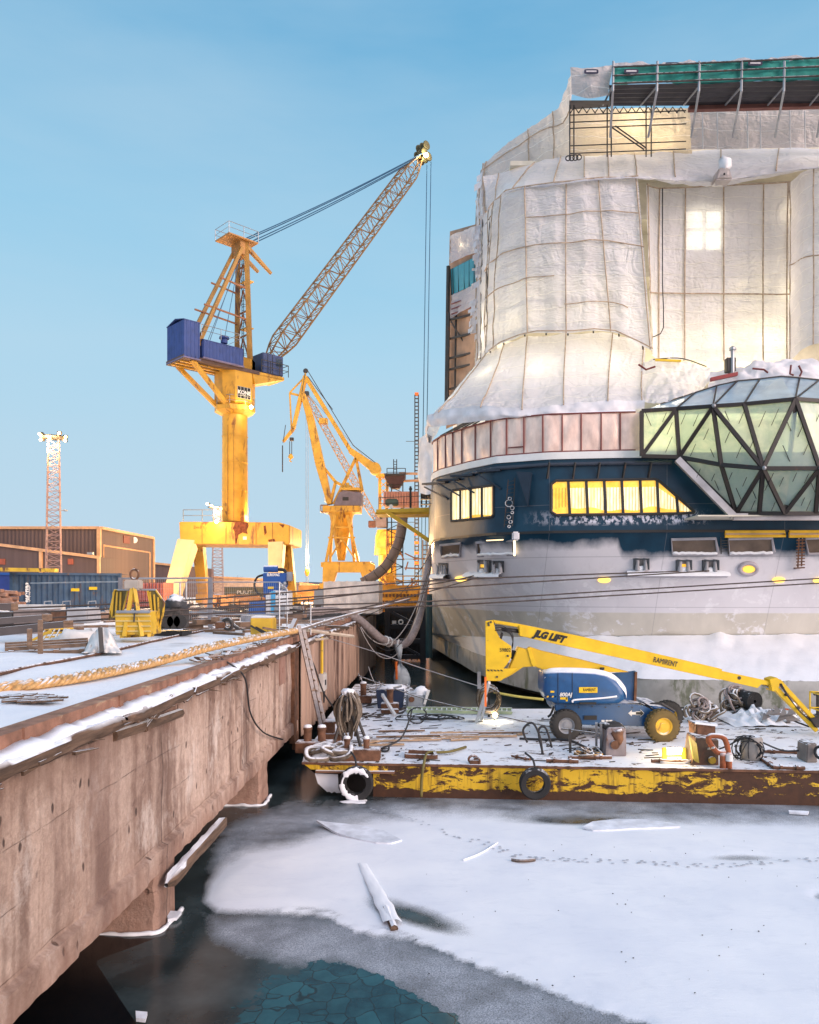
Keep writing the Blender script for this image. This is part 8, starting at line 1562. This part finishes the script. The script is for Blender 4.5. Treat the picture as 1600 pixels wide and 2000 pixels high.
for k, (a, b_, r_) in enumerate((((1067, 1489), (1130, 1491), .06), ((1272, 1490), (1345, 1491), .05), ((1510, 1503), (1572, 1505), .06), ((1480, 1480), (1512, 1503), .06), ((1000, 1480), (1035, 1487), .04), ((1110, 1483), (1195, 1483), .05), ((1490, 1471), (1575, 1473), .05), ((1085, 1448), (1130, 1453), .03))):
    t = MB().tube([D(*a)+Z*.06, D(*b_)+Z*.06], r_, 8)
    for f_ in (.25, .75): p_ = D(*a).lerp(D(*b_), f_)+Z*.06; t.lathe(p_-(D(*b_)-D(*a)).normalized()*.03, [(r_*1.5, 0), (r_*1.5, .06)], 8, D(*b_)-D(*a))
    t.build('steel_pipe', rusty, label='rusty flanged steel pipe lying on the barge deck', cat='pipe', group='pipes on the barge deck')
fr2 = thing('metal_rack', 'flat rusty rectangular frame lying at the barge edge behind the bow', 'frame', D(825, 1485)); m = MB(); qd = [D(793, 1481), D(852, 1483), D(848, 1474), D(796, 1472)]
for a, b_ in zip(qd, qd[1:]+qd[:1]): m.beam(a+Z*.07, b_+Z*.07, .09, .11)
m.build('frame', rusty, fr2); MB().tube(cr([D(910, 1462)+Z*.05, D(880, 1473)+Z*.08, D(855, 1476)+Z*.1, D(835, 1478)+Z*.12, P(828, 1492, 21.05), P(824, 1520, 21.0), P(823, 1556, 21.0)], 24), .04, 6).build('edge_rope', mat('olive_rope', (.16, .13, .04), .9), smooth=True, label='olive rope running over the frame and down the yellow barge side', cat='rope')
MB().tube(cr([P(805, 1385, 29), P(800, 1405, 26.5), P(785, 1440, 24), P(762, 1455, 23), D(740, 1468)+Z*.05, D(757, 1470)+Z*.05, D(760, 1462)+Z*.08], 26), .03, 6).build('slack_cable', cablem, smooth=True, label='slack black cable hanging in an arc over the left barge deck', cat='cable')
dc = thing('cable_tangle', 'flat tangle of black cables lying on the deck near the gangway', 'cable', D(840, 1405))
for i in range(8): m = MB(); coil(m, D(840+random.uniform(-40, 40), 1405+random.uniform(-3, 3))+Z*.05, random.uniform(.3, .8), 1, .022, (0, 0, 1), .4, sq=1.0); m.build('cable_loop', cablem, dc, smooth=True)
m = MB(); coil(m, P(815, 1398, 27.2), .32, 1, .025, (0, 1, .4), .2); m.build('cable_loop', cablem, dc, smooth=True)
# heaps at the far right of barge
for nm, lb, cx_, cy_, w_, h_, n_, mm in (('hose_heap', 'snow-dusted heap of pale hoses behind the lift front wheel', 1375, 1385, 27, 44, 26, 0), ('hose_heap', 'tall tangle of brown hoses beside the black roll', 1438, 1372, 22, 46, 22, 1)):
    t = thing(nm, lb, 'hose heap', D(cx_, 1408)); Yh = 28.2 if mm == 0 else 29.2
    for i in range(n_):
        m = MB(); f_ = random.random(); coil(m, P(cx_+random.uniform(-w_, w_)*(1-.6*f_), cy_+20-h_*f_*.9, Yh+random.uniform(-.35, .35)), random.uniform(.18, .4), 1.0, .045, (random.uniform(-.8, .8), random.uniform(-1, .2), random.uniform(.1, 1)), .4); m.build('hose_loop', rope_g if i % 4 else hosem, t, smooth=True)
    MB().ball(P(cx_, cy_+8, Yh+.25), w_*.9*Yh/F, 14, (1, .8, h_/w_*.62), .35).build('heap_core', mat('dark_heap', (.10, .08, .065), .9, var=.5, snow=.72) if 'dark_heap' not in bpy.data.materials else bpy.data.materials['dark_heap'], t, smooth=True)
br_ = thing('rubber_roll', 'black rolled rubber mat lying with its spiral end toward the lift arm', 'roll', D(1474, 1400)); c = P(1475, 1370, 28.6); ax_ = Vector((-.35, 1, 0)).normalized()
for k in range(6): MB().lathe(c, [(.07+k*.05, 0), (.07+k*.05, 1.2), (.10+k*.05, 1.2), (.10+k*.05, 0), (.07+k*.05, 0)], 24, ax_, cap=False).build('roll_layer', rubber, br_, smooth=R(40))
rb = thing('rubble_heap', 'low snowy heap of torn sheeting and rubble under the lift arm', 'heap', D(1510, 1420)); rr = []
for i in range(22): rr.append([Vector((x_, 27+i*.14, BZ+.62*max(0, 1-abs(k-15)/16)**.8*max(0, 1-((i-10)/11)**2)*(.7+.6*noise.noise(Vector((k*.35, i*.35, 9)))))) for k, x_ in enumerate(np.linspace(P(1425, 0, 27.5).x, P(1575, 0, 27.5).x, 34))])
MB().grid(rr).build('snowy_heap', mat('rubble_snow', (.07, .065, .06), .9, var=.5, snow=.86), rb, smooth=R(25)); m = MB()
for i in range(16): c = P(random.uniform(1465, 1560), random.uniform(1392, 1418), 27.2); m.add([c, c+Vector((random.uniform(.2, .6), 0, random.uniform(-.1, .2))), c+Vector((random.uniform(.1, .4), .2, random.uniform(.1, .4)))], [(0, 1, 2)])
m.build('torn_sheet', mat('dusty_sheet', (.22, .20, .19), .7), rb, solid=.02)
dr_ = thing('white_barrel', 'small white barrel with red band beyond the lift arm', 'barrel', D(1545, 1405)); MB().lathe(D(1545, 1404), [(.19, 0), (.2, .1), (.2, .5), (.18, .56)], 16).build('barrel', white, dr_, smooth=R(40)); MB().lathe(D(1545, 1404)+Z*.34, [(.205, 0), (.205, .06)], 16, cap=False).build('red_band', orange, dr_); MB().ball(D(1545, 1404)+Z*.58, .18, 10, (1, 1, .35)).build('snow_cap', snowm, dr_, smooth=True)
dp_ = thing('davit_post', 'dark steel davit post at the far right edge of the barge', 'post', D(1598, 1410)); MB().tube([P(1598, 1404, 27), P(1598, 1352, 27)], .07, 8).tube([P(1590, 1354, 27), P(1620, 1354, 27)], .08, 8).tube([P(1592, 1383, 27), P(1616, 1383, 27)], .05, 6).build('post', steel, dp_)
db = MB()
for i in range(300):
    px_ = random.choice((random.uniform(650, 840), random.uniform(900, 1600), random.uniform(1060, 1300))); c = D(px_, random.uniform(1395, 1492)); a = random.uniform(-.5, .5); l_ = random.choice((.05, .09, .12, .2, .5))*random.uniform(.6, 1.3)
    if c.x < -3.2: continue
    db.beam(c+Z*.012, c+Vector((l_, a*l_, 0))+Z*random.uniform(.012, .05), random.uniform(.015, .08), .02)
for i in range(160): c = Vector((random.uniform(-3.6, -1.2), random.uniform(29, 39), .93)); l_ = random.uniform(.1, .5); db.beam(c, c+Vector((l_, random.uniform(-.2, .2), .04)), .05, .03)
db.build('deck_litter', mat('dark_litter', (.05, .038, .03), .9, var=.5, snow=.3), kind='stuff', label='dark scraps and twigs strewn over the snowy barge deck', cat='debris')
cl = thing('cleat', 'small snow-clogged cleat on the yellow barge edge', 'cleat', D(928, 1490)); m = MB(); m.torus(D(924, 1490)+Z*.1, .12, .035, (0, 1, .3), 12, 5).torus(D(932, 1492)+Z*.08, .09, .03, (.6, 1, 0), 12, 5).box(D(928, 1491)+Z*.05, (.3, .2, .1)).build('cleat', rusty, cl)
# ------------------------------------------------------------------ ICE DETAILS
slabm = mat('slab_snow', (.70, .73, .79), .7, var=.2, scl=3, bump=.6, bsc=9)
def Wt(px, py, z=.08): return G(px, py, z)
for k_, (q, tilt, lb) in enumerate((([(618, 1602), (640, 1605), (702, 1611), (750, 1622), (785, 1640), (765, 1646), (735, 1645), (700, 1638), (668, 1630), (650, 1622)], (.05, .0), 'tilted snowy ice slab left of centre under the barge bow'), ([(1138, 1614), (1158, 1604), (1205, 1599), (1262, 1600), (1312, 1607), (1328, 1613), (1296, 1615), (1240, 1617), (1200, 1620), (1158, 1621)], (.035, .02), 'long thin ice slab with dark lifted edge under the yellow barge side'), ([(1540, 1582), (1580, 1584), (1578, 1588), (1542, 1586)], (.04, .01), 'small white ice chip beside the barge at right edge'), ([(265, 1974), (288, 1976), (284, 1990), (266, 1988)], (.03, .0), 'tiny white ice scrap on the black water under the wall'), ([(325, 1778), (355, 1780), (345, 1792), (328, 1795)], (.03, 0), 'small pale ice floe beside the near pile'))):
    n_ = len(q); m = MB(); m.prism([Wt(x_, y_, .10+tilt[0]*(1-i/n_)*(1 if i < 2 else .2)) for i, (x_, y_) in enumerate(q)], (0, 0, -.05)); m.build('ice_slab', slabm, label=lb, cat='ice slab')
lg = thing('frozen_log', 'snow-covered log frozen slanting into the ice with bare brown end', 'log', Wt(745, 1750)); a, b_ = Wt(708, 1683, .12), Wt(768, 1795, .16); rr = []
for i in range(30):
    t = i/29; c = a.lerp(b_, t); w_ = .10+.06*t; rr.append([c+Vector((math.cos(s_)*w_*(1+.25*noise.noise(Vector((i*.25, s_, 1)))), .05*noise.noise(Vector((i*.3, s_, 5))), -.05+math.sin(s_)*w_*.26*(1+.4*noise.noise(Vector((i*.3, s_*2, 8)))))) for s_ in np.linspace(-.2, math.pi+.2, 11)])
MB().grid(rr).build('snow_cover', snowm, lg, smooth=True); MB().tube([a.lerp(b_, .80)-Z*.05, b_+Vector((.03, -.18, -.09))], .07, 8).build('log', woodb, lg)
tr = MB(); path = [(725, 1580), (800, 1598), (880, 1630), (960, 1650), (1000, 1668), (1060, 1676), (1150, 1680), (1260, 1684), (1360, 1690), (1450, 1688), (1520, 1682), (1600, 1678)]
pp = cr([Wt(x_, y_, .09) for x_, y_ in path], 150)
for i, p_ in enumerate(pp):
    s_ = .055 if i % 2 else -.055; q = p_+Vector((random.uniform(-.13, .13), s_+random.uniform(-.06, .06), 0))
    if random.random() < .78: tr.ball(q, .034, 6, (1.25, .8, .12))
tr.build('animal_tracks', mat('track_dent_shade', (.38, .41, .46), .8), kind='stuff', label='line of small animal tracks crossing the snowy ice', cat='tracks')  # dark blobs on top of the snow paint in the shade of dents
MB().tube(cr([Wt(1000, 1679, .1), Wt(1020, 1681, .12), Wt(1045, 1679, .1)], 8), .035, 6).build('twig', woodb, label='dark stick lying on the ice beside the animal tracks', cat='stick')
MB().tube(cr([Wt(905, 1680, .09), Wt(940, 1666, .09), Wt(972, 1646, .1)], 8), .02, 5).build('ice_crack_ridge', snowm, label='thin raised crack ridge in the snow beside the tracks', cat='ice ridge')
cr_ = MB()
for i in range(60): c = Wt(random.uniform(800, 1600), random.uniform(1620, 1980), .085); cr_.ball(c, random.uniform(.005, .014), 5, (1.3, 1, .6))
cr_.build('ice_crumbs', black, kind='stuff', label='tiny dark specks scattered on the snowy ice', cat='debris')
